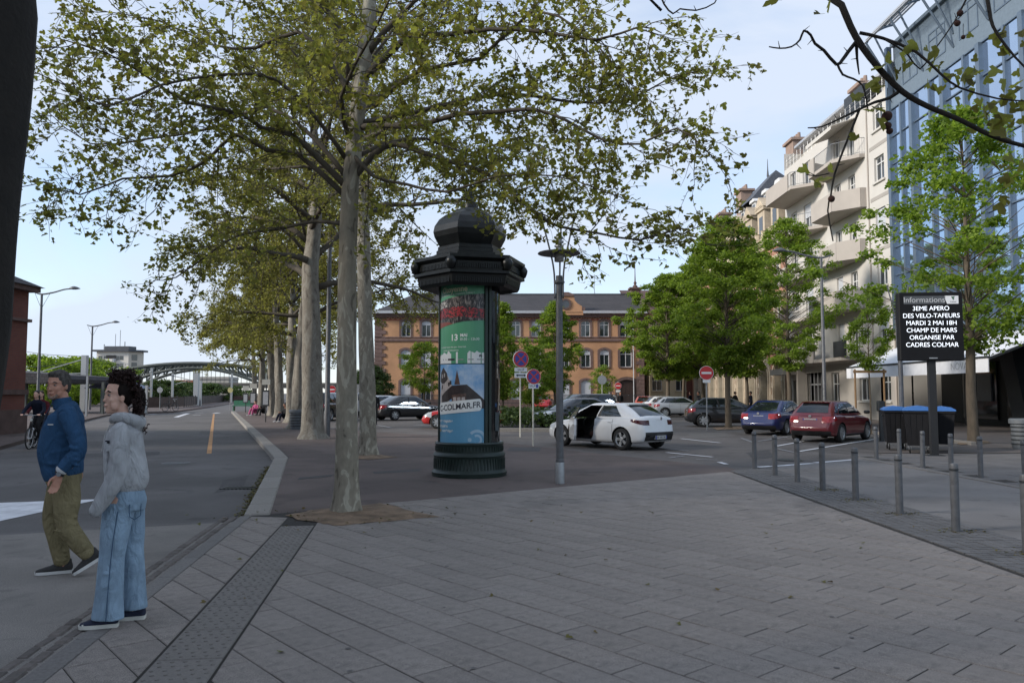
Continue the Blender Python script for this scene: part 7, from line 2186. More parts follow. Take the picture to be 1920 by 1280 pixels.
def put(root, rear_left=None, rear_right=None, th=0.0, sc=CS, kind='hatch', centre=None):
    S = SPEC[kind]; f = Vector((cos(th), sin(th), 0)); r = Vector((sin(th), -cos(th), 0))
    hw = (S['W'] / 2 - .115) * sc; ax = (S['wb'] / 2 + .02) * sc
    if rear_left is not None: c = rear_left + f * ax + r * hw
    elif rear_right is not None: c = rear_right + f * ax - r * hw
    else: c = centre
    root.location = (c.x, c.y, -.004); root.rotation_euler = (0, 0, th); root.scale = (sc, sc, sc)
    return root
wc = car('corolla', 'white hatchback with its driver door standing open', True)
recolor(wc, paint('white', (.62, .63, .64)))
put(wc, rear_left=gp(1168, 843), th=radians(130), kind='corolla')
protos = {}
def newcar(kind, label, col, **k):
    if kind not in protos:
        protos[kind] = car(kind, label); o = protos[kind]
        c = copy_tree(o); c['label'] = label
        for q in list(o.children_recursive): pass
    else:
        c = copy_tree(protos[kind]); c['label'] = label
    recolor(c, col); put(c, kind=kind, **k)
    return c
red = paint('dark_red', (.13, .008, .013)); blue = paint('deep_blue', (.006, .013, .085)); blk = paint('black', (.010, .010, .012)); sil = paint('silver', (.42, .43, .44), .3)
wht = paint('white2', (.60, .60, .60)); org = paint('orange_red', (.42, .06, .02)); drk = paint('dark_grey_blue', (.018, .024, .034)); brt = paint('bright_red', (.40, .016, .016))
newcar('hatch', 'dark red hatchback parked at an angle beside the waste containers', red, rear_right=gp(1575, 829), th=radians(47))
newcar('sedan', 'deep blue saloon parked left of the dark red hatchback', blue, rear_right=gp(1472, 815.5), th=radians(50))
newcar('hatch', 'black hatchback seen from the side behind the no entry sign', blk, rear_right=gp(1319, 800), th=radians(-4), sc=.95)
newcar('hatch', 'silver hatchback parked sideways at the back of the square', sil, rear_right=gp(1247, 781.5), th=radians(4), sc=.94)
newcar('hatch', 'white hatchback half hidden behind the silver one', wht, rear_right=gp(1232, 780) + Vector((.1, .9, 0)), th=radians(10), sc=.95)
newcar('hatch', 'small orange red car left of the white and silver hatchbacks', org, centre=Vector((at(1212, 740, 60).x, 60, 0)), th=radians(75), sc=.95)
newcar('sedan', 'dark grey saloon behind the bonnet of the white hatchback', drk, centre=Vector((at(1078, 740, 37.5).x, 37.5, 0)), th=radians(205), sc=.95)
newcar('suv', 'dark estate car parked just beyond the dark grey saloon', blk, centre=Vector((at(1090, 740, 43).x, 43, 0)), th=radians(205), sc=.95)
newcar('hatch', 'red car in front of the railing, far right of the advertising column', brt, centre=Vector((at(1015, 740, 72).x, 72, 0)), th=radians(90), sc=1)
newcar('sedan', 'black saloon parked left of the advertising column', blk, centre=Vector((at(765, 740, 48).x, 48, 0)), th=radians(38), sc=1)
newcar('hatch', 'white car just left of the black saloon', wht, centre=Vector((at(722, 740, 54).x, 54, 0)), th=radians(50), sc=1)
newcar('hatch', 'small bright red car hidden mostly behind the advertising column', brt, centre=Vector((at(868, 740, 36.5).x, 36.5, 0)), th=radians(180), sc=.9)
newcar('suv', 'black van like car between the old plane trunk and the lamp pole', blk, centre=Vector((at(612, 740, 47).x, 47, 0)), th=radians(80), sc=1)
newcar('suv', 'white car seen between the two slim plane trunks', wht, centre=Vector((at(668, 740, 54).x, 54, 0)), th=radians(60), sc=1)
for k, o in list(protos.items()):
    for c in list(o.children_recursive): bpy.data.objects.remove(c)
    bpy.data.objects.remove(o)
# ================================================================== PEOPLE
def clothmat(name, col, rough=.9, fold=.9, fs=9, var=.16, fine=160, weave=.25):
    m = mat(name, col, rough, var, 5, detail=8, spec=.2)
    t = m.node_tree; b = t.nodes['Principled BSDF']; N = t.nodes.new; L = t.links.new
    tc = N('ShaderNodeTexCoord'); mp = N('ShaderNodeMapping'); mp.inputs['Scale'].default_value = (1, 1, .55)
    L(tc.outputs['Object'], mp.inputs['Vector'])
    a = N('ShaderNodeTexNoise'); a.inputs['Scale'].default_value = fs; a.inputs['Detail'].default_value = 3; a.inputs['Distortion'].default_value = 1.5
    c = N('ShaderNodeTexNoise'); c.inputs['Scale'].default_value = fine
    L(mp.outputs[0], a.inputs['Vector']); L(tc.outputs['Object'], c.inputs['Vector'])
    b1 = N('ShaderNodeBump'); b1.inputs['Strength'].default_value = fold; b1.inputs['Distance'].default_value = .08
    b2 = N('ShaderNodeBump'); b2.inputs['Strength'].default_value = weave; b2.inputs['Distance'].default_value = .003
    L(a.outputs['Fac'], b1.inputs['Height']); L(c.outputs['Fac'], b2.inputs['Height']); L(b1.outputs[0], b2.inputs['Normal']); L(b2.outputs[0], b.inputs['Normal'])
    return m
def skinmat(name, col):
    m = mat(name, col, .5, .12, 14, detail=6, spec=.35)
    b = m.node_tree.nodes['Principled BSDF']; b.inputs['Subsurface Weight'].default_value = .12; b.inputs['Subsurface Radius'].default_value = (.012, .005, .003)
    return m
class Blob:
    """overlapping closed forms that are fused into ONE continuous skin"""
    def __init__(s): s.mb = MB()
    def tube(s, pts, rx, ry=None, side=(0, 1, 0), n=18, sub=4, ends=True):
        """elliptical section: rx along (tangent x side), ry along side"""
        ry = ry or rx; P = [Vector(p) for p in pts]; Q = smooth_path(P, sub) if len(P) > 2 else [P[0].lerp(P[1], i / sub) for i in range(sub + 1)]
        m_ = len(Q) - 1; k = len(P) - 1
        def g(a, i):
            f = i / m_ * k; j = min(k - 1, int(f)); t = f - j; t = t * t * (3 - 2 * t); return a[j] + (a[j + 1] - a[j]) * t
        V = []; F = []; sd = Vector(side)
        RX = [g(rx, i) for i in range(m_ + 1)]; RY = [g(ry, i) for i in range(m_ + 1)]
        rings = [(Q[i], RX[i], RY[i]) for i in range(m_ + 1)]
        if ends:
            t0 = (Q[0] - Q[1]).normalized(); t1 = (Q[-1] - Q[-2]).normalized(); e0 = min(RX[0], RY[0]) * .55; e1 = min(RX[-1], RY[-1]) * .55
            rings = [(Q[0] + t0 * e0, RX[0] * .35, RY[0] * .35), (Q[0] + t0 * e0 * .6, RX[0] * .78, RY[0] * .78)] + rings + [(Q[-1] + t1 * e1 * .6, RX[-1] * .78, RY[-1] * .78), (Q[-1] + t1 * e1, RX[-1] * .35, RY[-1] * .35)]
        C = [r[0] for r in rings]
        for i, (p, a, b_) in enumerate(rings):
            t = (C[min(i + 1, len(C) - 1)] - C[max(0, i - 1)]).normalized()
            y = (sd - t * sd.dot(t))
            y = y.normalized() if y.length > 1e-4 else t.orthogonal().normalized()
            x = y.cross(t)
            for q in range(n):
                an = 2 * pi * q / n; V.append(p + x * cos(an) * a + y * sin(an) * b_)
        for i in range(len(rings) - 1):
            for q in range(n): F.append((i * n + q, i * n + (q + 1) % n, (i + 1) * n + (q + 1) % n, (i + 1) * n + q))
        F += [tuple(range(n - 1, -1, -1)), tuple(range((len(rings) - 1) * n, len(rings) * n))]
        s.mb.add(V, F); return s
    def ell(s, c, r, rot=None, n=16):
        V = []; F = []; c = Vector(c); h = n // 2
        for i in range(h + 1):
            a = pi * i / h
            for k in range(n):
                t = 2 * pi * k / n; v = Vector((max(.02, sin(a)) * cos(t) * r[0], max(.02, sin(a)) * sin(t) * r[1], cos(a) * r[2]))
                if rot is not None: v = rot @ v
                V.append(c + v)
        for i in range(h):
            for k in range(n): F.append((i * n + k, i * n + (k + 1) % n, (i + 1) * n + (k + 1) % n, (i + 1) * n + k))
        F += [tuple(range(n)), tuple(range(h * n, (h + 1) * n))]
        s.mb.add(V, F); return s
    def build(s, name, m, parent, vox=.01, it=4, fac=.5):
        o = s.mb.build(name, m, parent)
        r = o.modifiers.new('r', 'REMESH'); r.mode = 'VOXEL'; r.voxel_size = vox; r.use_smooth_shade = True
        if it: q = o.modifiers.new('s', 'SMOOTH'); q.factor = fac; q.iterations = it
        me = eval_mesh(o); o.modifiers.clear(); old = o.data; o.data = me; bpy.data.meshes.remove(old)
        me.name = name; me.polygons.foreach_set('use_smooth', [True] * len(me.polygons))
        return o
def head_forms(B, c, yaw, pitch=0.0, s=1.0, male=True):
    """face looks along the head's own +x; returns a function head-space -> figure space"""
    R = Matrix.Rotation(yaw, 3, 'Z') @ Matrix.Rotation(-pitch, 3, 'Y'); c = Vector(c)
    T = lambda x, y, z: c + R @ Vector((x * s, y * s, z * s))
    def e(x, y, z, a, b_, d): B.ell(T(x, y, z), (a * s, b_ * s, d * s), R)
    e(-.012, 0, .035, .098, .078, .092); e(.012, 0, -.01, .078, .068, .095); e(.030, 0, -.068, .052, .050 if male else .043, .046)
    e(.058, 0, -.092, .026, .028 if male else .022, .020); e(.070, 0, .030, .022, .050, .014)
    e(.086, 0, -.006, .011, .010, .026); e(.092, 0, -.025, .014, .014, .011)
    e(.078, 0, -.058, .018, .026, .012); e(.079, 0, -.054, .010, .019, .0055); e(.078, 0, -.066, .010, .017, .0065)
    for q in (1, -1):
        e(.052, q * .040, -.022, .024, .022, .024); e(-.008, q * .077, -.006, .018, .010, .031); e(.036, q * .048, -.060, .030, .016, .03)
    return T, R
def face_parts(T, R, par, brow, lip, iris, s=1.0):
    for q in (1, -1):
        b = Blob().ell((0, 0, 0), (.0105 * s, .0130 * s, .0075 * s)).mb.build('eye', mat('eye_white', (.22, .20, .19), .25), par, smooth=True); b.location = T(.071, q * .032, .010); b.rotation_euler = R.to_euler()
        Blob().ell((.0095 * s, 0, 0), (.0042 * s, .0062 * s, .0062 * s)).mb.build('iris', mat('iris_dark', iris, .2), b, smooth=True)
        Blob().tube([T(.082, q * .016, .030), T(.083, q * .034, .036), T(.070, q * .052, .029)], [.0045 * s, .006 * s, .0035 * s], n=8, sub=2).mb.build('eyebrow', brow, par, smooth=True)
    Blob().tube([T(.080, .024, -.060), T(.0885, 0, -.058), T(.080, -.024, -.060)], [.003 * s, .0072 * s, .003 * s], n=8, sub=3).mb.build('lips', lip, par, smooth=True)
def hand_forms(B, w, d, side_v, curl=.6, s=1.0, thumb=1):
    """palm and five fingers from wrist w along d; side_v is across the knuckles"""
    d = Vector(d).normalized(); x = (Vector(side_v) - d * Vector(side_v).dot(d)).normalized(); nrm = d.cross(x)
    w = Vector(w); P = lambda a, b_, c: w + d * a * s + x * b_ * s + nrm * c * s
    B.tube([P(-.01, 0, 0), P(.04, 0, .0), P(.085, 0, .004)], [.016 * s, .015 * s, .012 * s], [.026 * s, .038 * s, .038 * s], side=x, n=12, sub=3)
    for i, (o, l) in enumerate(((-.030, .066), (-.010, .078), (.010, .073), (.029, .056))):
        p = P(.084, o, .002); dirs = [0, curl * .55, curl * 1.1, curl * 1.6]; pts = [p]
        for k, f in enumerate((.42, .33, .25)):
            a = dirs[k + 1]; pts.append(pts[-1] + (d * cos(a) + nrm * sin(a)) * l * f * s)
        B.tube(pts, [.0092 * s, .0088 * s, .008 * s, .0068 * s], n=8, sub=2)
    t = [P(.018, -.026 * thumb, .004), P(.045, -.048 * thumb, .018), P(.075, -.050 * thumb, .030), P(.095, -.044 * thumb, .036)]
    B.tube(t, [.013 * s, .011 * s, .0095 * s, .0075 * s], n=8, sub=2)
def shoe(name, heel, toe, w, h, up_m, sole_m, par, lift=0.0, cap=None):
    """heel and toe are ground points of the sole; lift raises the heel"""
    a, c = Vector(heel), Vector(toe); d = (c - a); Lg = d.length; d.normalize(); sx = d.cross(Vector((0, 0, 1))).normalized(); upv = sx.cross(d)
    P = lambda t, o, z: a + d * (t * Lg) + sx * o + upv * z
    B = Blob()
    B.tube([P(.07, 0, h * .62), P(.3, 0, h * .62), P(.6, 0, h * .45), P(.85, 0, h * .33), P(.95, 0, h * .28)], [h * .55, h * .62, h * .40, h * .27, h * .2], [w * .38, w * .40, w * .46, w * .44, w * .34], side=sx, n=14, sub=3)
    B.tube([P(.16, 0, h * .8), P(.14, 0, h * 1.35)], [h * .52, h * .42], [w * .36, w * .33], side=sx, n=12)
    o = B.build(name, up_m, par, .0075, 3)
    out = [(.0, -.30), (.02, -.40), (.25, -.40), (.55, -.48), (.8, -.48), (.94, -.34), (1.0, 0), (.94, .34), (.8, .46), (.55, .44), (.25, .40), (.02, .40), (0, .3)]
    b = MB(); n = len(out); V = [P(t, q * w * 1.04, z) for z in (0, .012, .026) for t, q in out]
    F = [tuple(range(n - 1, -1, -1)), tuple(range(2 * n, 3 * n))]
    for r_ in range(2):
        for i in range(n): F.append((r_ * n + i, r_ * n + (i + 1) % n, (r_ + 1) * n + (i + 1) % n, (r_ + 1) * n + i))
    b.add(V, F); b.build('sole', sole_m, o)
    if cap: Blob().tube([P(.84, 0, h * .30), P(.96, 0, h * .24)], [h * .30, h * .2], [w * .46, w * .34], side=sx, n=12).mb.build('toe_cap', cap, o, smooth=True)
    lb = MB()
    for k in range(4):
        t = .36 + k * .09; zz = h * (1.16 - .16 * k); lb.tube([P(t, -w * .2, zz - .004), P(t, 0, zz + .008), P(t, w * .2, zz - .004)], .0035, 5)
    lb.build('laces', sole_m if cap else mat('dark_laces', (.05, .045, .04), .8), o)
    return o
M['skin_m'] = skinmat('skin_man', (.44, .225, .155)); M['skin_w'] = skinmat('skin_woman', (.62, .38, .29))

# ---------------------------------------------------------------- the man
mp_ = gp(108, 1079, -.006)
man = thing('person', 'man in blue fleece and khaki trousers striding across the crossing', 'person', (mp_.x, mp_.y, -.006), radians(24)); man.scale = (.95, .92, 1)
B = Blob()
hc = (-.055, -.01, 1.672); yaw = radians(236)
T, R = head_forms(B, hc, yaw, radians(-4), 1.06, True)
B.tube([(-.0, 0, 1.40), (-.01, 0, 1.50), (-.035, 0, 1.60)], [.075, .066, .062], [.09, .066, .06])
B.tube([(.02, 0, .86), (.01, 0, 1.05), (.015, 0, 1.25), (.015, 0, 1.42)], [.11, .13, .12, .09], [.14, .14, .15, .16])
for sg, el, wr in ((-1, (.155, -.285, 1.10), (.015, -.295, .905)), (1, (.12, .29, 1.10), (.10, .27, .92))):
    B.tube([(.05, sg * .19, 1.42), el, wr], [.045, .04, .028], n=12)
hand_forms(B, (.012, -.295, .90), (-.30, -.02, -1), (.85, -.25, 0), .55, 1.06, thumb=1)
hand_forms(B, (.10, .27, .92), (-.1, 0, -1), (.85, .2, 0), .5, 1.06, thumb=-1)
B.tube([(.0, .09, .88), (-.075, .10, .49), (.03, .10, .10), (.03, .10, .07)], [.08, .055, .04, .04], n=12); B.tube([(.04, -.09, .88), (.055, -.10, .46), (.26, -.10, .18), (.27, -.10, .15)], [.08, .055, .04, .04], n=12)
body = B.build('body', M['skin_m'], man, .0065, 2)
face_parts(T, R, body, mat('brow_grey', (.06, .05, .045), .8), mat('lip_m', (.30, .11, .09), .5), (.03, .02, .015), 1.06)
hairm = mat('hair_grey', (.075, .068, .062), .8, .6, 60, .6, 240, sc3=(1, 1, .4), spec=.15)
s = 1.06
B = Blob()
for (x, y, z, a, b_, d) in ((-.022, 0, .052, .100, .084, .088), (.035, 0, .098, .050, .064, .030), (-.055, 0, .0, .062, .078, .075), (-.01, .070, .035, .045, .018, .05), (-.01, -.070, .035, .045, .018, .05), (-.075, 0, -.045, .03, .055, .04)):
    B.ell(T(x, y, z), (a * s, b_ * s, d * s), R)
B.build('hair', hairm, man, .007, 2)
B = Blob(); B.ell(T(.052, 0, -.094), (.036, .036, .022), R); B.tube([T(.05, .045, -.06), T(.07, .03, -.088), T(.082, 0, -.098), T(.07, -.03, -.088), T(.05, -.045, -.06)], [.012, .013, .014, .013, .012], n=8); B.build('stubble', mat('stubble_grey', (.20, .135, .105), .8, .4, 80), man, .006, 2)
fl = clothmat('fleece_blue', (.026, .070, .142), .95, .55, 8)
B = Blob()
B.tube([(.025, 0, .865), (.005, 0, .96), (-.012, 0, 1.10), (.0, 0, 1.25), (.02, 0, 1.38), (.018, 0, 1.46), (-.005, 0, 1.51)], [.165, .180, .196, .185, .158, .115, .075], [.175, .178, .182, .195, .215, .165, .085], n=26, sub=5, ends=False)
for sg, el, wr in ((-1, (.160, -.290, 1.11), (.035, -.300, .955)), (1, (.12, .29, 1.11), (.10, .27, .96))):
    B.tube([(.03, sg * .15, 1.455), (.055, sg * .205, 1.405), ((.055 + el[0]) / 2 + .01, sg * .255, 1.26), el, ((el[0] + wr[0]) / 2, (el[1] + wr[1]) / 2, (el[2] + wr[2]) / 2), wr], [.075, .082, .072, .066, .062, .055], n=18)
# drag folds on the sleeve and the waist
for k in range(4): B.tube([(.085 + k * .012, -.325, 1.15 - k * .045), (.135 + k * .004, -.352, 1.125 - k * .045), (.19 - k * .01, -.325, 1.13 - k * .05)], [.012, .019, .012], n=8, sub=2)
for k in range(3): B.tube([(-.17 + k * .02, -.08, 1.02 + k * .10), (-.06, -.172, .99 + k * .10), (.10, -.165, 1.03 + k * .09)], [.01, .017, .01], n=8, sub=2)
jk = B.build('fleece_jacket', fl, man, .009, 3)
B = Blob(); B.tube([(-.005, 0, 1.475), (-.015, 0, 1.52), (-.022, 0, 1.565)], [.084, .082, .080], [.092, .084, .080], n=20, ends=False); B.build('collar', fl, jk, .009, 2)
zp2 = MB(); zp2.tube([T(.06, 0, -.125), (-.135, -.055, 1.42), (-.168, -.06, 1.30)], .005, 6); zp2.build('zip', mat('zip_dark', (.02, .03, .06), .5), jk)
b = MB(); b.box((0, 0, 0), (.052, .004, .010)); b.build('logo_tag', mat('logo_white', (.55, .55, .55), .7), jk, loc=(-.085, -.178, 1.335), rot=(0, 0, radians(-28)))
B = Blob(); B.tube([(.045, -.2995, .968), (.022, -.3, .94)], [.052, .050], n=16); B.build('cuff', mat('cuff_light', (.50, .50, .50), .9), jk, .006, 1)
b = MB(); b.tube([(.021, -.298, .927), (.010, -.299, .908)], .041, 18); wt_ = b.build('watch', M['trim'], man, smooth=True, angle=40)
b = MB(); b.tube([(.012, -.338, .918), (.010, -.346, .917)], .021, 18); b.build('watch_face', mat('watch_steel', (.4, .42, .45), .2, metal=.7), wt_)
kh = clothmat('khaki_cotton', (.215, .180, .100), .9, .6, 12)
B = Blob()
B.tube([(.02, 0, .95), (.02, 0, .86), (.02, 0, .80)], [.150, .155, .14], [.175, .178, .165], n=22, ends=False)
B.tube([(.0, .085, .86), (-.03, .09, .68), (-.070, .10, .50), (-.02, .10, .30), (.025, .10, .10)], [.115, .108, .086, .084, .072], [.095, .092, .078, .075, .066], n=18)
B.tube([(.035, -.085, .86), (.06, -.09, .68), (.065, -.10, .47), (.15, -.10, .32), (.255, -.10, .185)], [.122, .118, .092, .086, .070], [.095, .094, .082, .078, .066], n=18)
for k in range(4): B.tube([(-.03, -.145, .63 - k * .07), (.05 + k * .02, -.175, .60 - k * .07), (.15 + k * .01, -.14, .585 - k * .06)], [.008, .013, .008], n=8, sub=2)
for k in range(3): B.tube([(.085, .03, .14 + k * .035), (.0 + .02 * k, .03, .125 + k * .04), (-.05, .08, .15 + k * .03)], [.008, .012, .008], n=8, sub=2)
B.build('trousers', kh, man, .009, 3)
sh1 = mat('shoe_dark_mesh', (.030, .028, .027), .8, .3, 40, .4, 200); so1 = mat('sole_pale', (.55, .54, .52), .7)
shoe('shoe', (.115, .10, .004), (-.20, .105, .004), .105, .085, sh1, so1, man)
shoe('shoe', (.375, -.10, .145), (.135, -.10, .006), .105, .085, sh1, so1, man)

# ---------------------------------------------------------------- the young woman
wp_ = gp(212, 1170)
wom = thing('person', 'young woman in grey hoodie and wide blue jeans standing at the kerb', 'person', (wp_.x, wp_.y, .006), radians(14)); wom.scale = (.85, .84, .985)
B = Blob()
hc = (-.022, 0, 1.592); yaw = radians(212)
T, R = head_forms(B, hc, yaw, radians(2), 1.08, False)
B.tube([(.03, 0, 1.36), (.022, 0, 1.45), (.0, 0, 1.54)], [.058, .050, .052], [.07, .050, .052])
B.tube([(.06, 0, .88), (.045, 0, 1.05), (.035, 0, 1.22), (.03, 0, 1.36)], [.10, .085, .09, .07], [.13, .11, .12, .13])
for sg, el, wr in ((-1, (.035, -.20, 1.06), (-.070, -.20, .885)), (1, (.03, .18, 1.06), (-.03, .12, .93))):
    B.tube([(.03, sg * .165, 1.34), el, wr], [.036, .032, .023], n=12)
hand_forms(B, (-.070, -.20, .885), (-.55, -.0, -.85), (.75, .1, -.6), 1.1, .62, thumb=1); hand_forms(B, (-.03, .12, .93), (-.6, -.1, -.5), (.75, -.1, -.5), 1.0, .7, thumb=-1)
B.tube([(.03, -.08, .88), (.0, -.09, .50), (-.01, -.09, .10), (-.01, -.09, .06)], [.08, .05, .036, .036], n=12); B.tube([(.07, .08, .88), (.10, .09, .50), (.13, .10, .10), (.13, .10, .07)], [.08, .05, .036, .036], n=12)
body = B.build('body', M['skin_w'], wom, .006, 2)
face_parts(T, R, body, mat('brow_dark', (.018, .012, .010), .8), mat('lip_w', (.36, .15, .13), .45), (.03, .018, .012), 1.08)
hm = mat('hair_dark_brown', (.011, .007, .006), .75, .5, 50, .5, 220, sc3=(1, 1, .3), spec=.15)
B = Blob()
for (x, y, z, a, b_, d) in ((-.030, 0, .050, .094, .084, .090), (.028, 0, .100, .050, .062, .026), (-.055, 0, .005, .064, .080, .075), (-.02, .072, .04, .05, .018, .05), (-.02, -.072, .04, .05, .018, .05)):
    B.ell(T(x, y, z), (a * 1.06, b_ * 1.06, d * 1.06), R)
B.tube([T(-.10, 0, .045), T(-.155, 0, .03), T(-.165, 0, -.06), T(-.15, -.02, -.17), T(-.145, -.03, -.25), T(-.16, -.035, -.30)], [.035, .052, .050, .045, .034, .014], n=12)
hw2 = B.build('hair', hm, wom, .007, 2)
cm_ = mat('hair_curl_brown', (.028, .014, .012), .6, .4, 30, spec=.25)
cb2 = MB(); r2 = random.Random(5)
for i in range(330):
    if i < 230:
        v = Vector((r2.gauss(0, 1), r2.gauss(0, 1), r2.gauss(0, 1))).normalized() * (r2.random() ** .35)
        c = Vector((.015 + v.x * .105, v.y * .09, 1.735 + v.z * .055))
    else:
        t = r2.random(); c = Vector((.115 + .05 * t + r2.gauss(0, .018), r2.gauss(0, .03), 1.72 - .38 * t + r2.gauss(0, .01)))
    d = Vector((r2.gauss(0, 1), r2.gauss(0, 1), r2.gauss(0, .8) - (.3 if i < 230 else 1.5))).normalized(); x = d.orthogonal().normalized(); y = d.cross(x)
    rr = r2.uniform(.007, .013); ph = r2.uniform(0, 6)
    cb2.tube([c + d * (.07 * k / 9 - .035) + (x * cos(ph + k * 1.15) + y * sin(ph + k * 1.15)) * rr for k in range(10)], [.0045 if k < 8 else .003 for k in range(10)], 4, cap=False)
tag(cb2.build('curls', cm_, hw2, smooth=True, fixn=False), kind='stuff')
gy = clothmat('hoodie_grey', (.40, .405, .415), .95, .6, 8, fine=240)
B = Blob()
B.tube([(.075, 0, .925), (.075, 0, 1.0), (.055, 0, 1.10), (.040, 0, 1.22), (.040, 0, 1.32), (.035, 0, 1.39), (.02, 0, 1.435)], [.125, .165, .165, .155, .140, .10, .066], [.140, .158, .158, .158, .160, .135, .072], n=26, sub=5, ends=False)
for sg, el, wr in ((-1, (.040, -.205, 1.06), (-.120, -.20, .80)), (1, (.035, .19, 1.06), (-.08, .13, .90))):
    B.tube([(.03, sg * .13, 1.375), (.045, sg * .160, 1.325), (.050, sg * .192, 1.20), el, ((el[0] + wr[0]) / 2 + .01, (el[1] + wr[1]) / 2, (el[2] + wr[2]) / 2), wr], [.060, .072, .074, .073, .066, .048], n=18)
for k in range(3): B.tube([(-.07 + k * .03, -.130 - .01 * k, 1.28 - k * .02), (-.05 + k * .05, -.180 - .02 * k, 1.12), (-.06 + k * .07, -.165 - .03 * k, .98)], [.009, .014, .010], n=8, sub=3)
for k in range(2): B.tube([(.12, -.12, 1.10 - k * .1), (.20, -.06, 1.04 - k * .09), (.215, .03, 1.07 - k * .09)], [.009, .015, .009], n=8, sub=3)
hd2 = B.build('hoodie', gy, wom, .009, 3)
B = Blob()   # hood lying on the shoulders
B.tube([(-.055, -.035, 1.40), (-.015, -.095, 1.425), (.06, -.115, 1.425), (.135, -.065, 1.40), (.155, 0, 1.385), (.135, .065, 1.40), (.06, .11, 1.425), (-.015, .09, 1.425), (-.055, .03, 1.40)], [.022, .034, .040, .046, .050, .046, .040, .034, .022], n=14, sub=4)
B.ell((.125, 0, 1.37), (.065, .085, .065)); B.mb.v = [(x, y, z + .022) for x, y, z in B.mb.v]; B.build('hood', gy, hd2, .009, 3)
B = Blob(); B.tube([(.075, 0, .915), (.075, 0, .86)], [.126, .120], [.143, .140], n=24, ends=False); B.build('waistband', clothmat('hoodie_rib', (.27, .275, .285), .95, .1), hd2, .009, 1)
for sg in (-1, 1):
    MB().tube([(-.062, sg * .03, 1.40), (-.10, sg * .035, 1.32), (-.118, sg * .04, 1.21)], .0045, 6).build('drawstring', mat('cord_white', (.45, .45, .45), .9), hd2)
lm = mat('chest_print', (.012, .014, .020), .85)
def chest_letter(ch, x0, z0):
    me = text_mesh(ch, .10, bold=.006); me.materials.clear(); me.materials.append(lm)
    for v in me.vertices:
        lx, lz = v.co.x, v.co.y
        th = radians(-128) + (x0 + lx) / .165                # wrap round the chest
        zz = z0 + lz
        v.co = (.042 + cos(th) * .166, sin(th) * .172, zz)
    return link('chest_letter', me, hd2)
chest_letter('E', .0, 1.245); chest_letter('R', .072, 1.225)
jm = clothmat('denim_blue', (.26, .36, .46), .9, .5, 9, var=.22, fine=300)
B = Blob()
B.tube([(.075, 0, .93), (.075, 0, .86), (.07, 0, .80)], [.128, .150, .145], [.155, .165, .155], n=22, ends=False)
B.tube([(.035, -.075, .84), (.012, -.085, .66), (-.005, -.09, .48), (-.015, -.09, .25), (-.022, -.09, .055)], [.128, .112, .098, .105, .124], [.088, .085, .080, .090, .100], n=18, ends=False)
B.tube([(.085, .08, .84), (.105, .09, .66), (.115, .09, .48), (.135, .10, .25), (.145, .10, .075)], [.115, .098, .085, .085, .095], [.088, .085, .080, .088, .098], n=18, ends=False)
for k in range(4): B.tube([(-.10, -.12, .40 - k * .085), (-.02, -.178, .375 - k * .085), (.07, -.14, .41 - k * .08)], [.006, .011, .006], n=8, sub=2)
jn = B.build('jeans', jm, wom, .009, 2)
sm_ = MB(); sm_.tube([(.045, -.168, .80), (.018, -.176, .60), (.004, -.174, .45), (-.005, -.186, .25), (-.012, -.194, .06)], .0035, 5); sm_.build('side_seam', mat('denim_seam', (.05, .10, .17), .9), jn)
MB().tube([(.125, -.152, .84), (.13, -.158, .76), (.165, -.135, .735), (.20, -.09, .76), (.20, -.085, .84), (.125, -.152, .84)], .0035, 5).build('back_pocket', MATS['denim_seam'], jn)
nv = mat('canvas_navy', (.018, .022, .045), .9, .2, 40); ws = mat('rubber_white', (.62, .60, .54), .6)
shoe('shoe', (.06, -.09, .0), (-.235, -.095, .0), .10, .075, nv, ws, wom, cap=ws)
shoe('shoe', (.225, .10, .0), (-.05, .105, .0), .10, .075, nv, ws, wom, cap=ws)

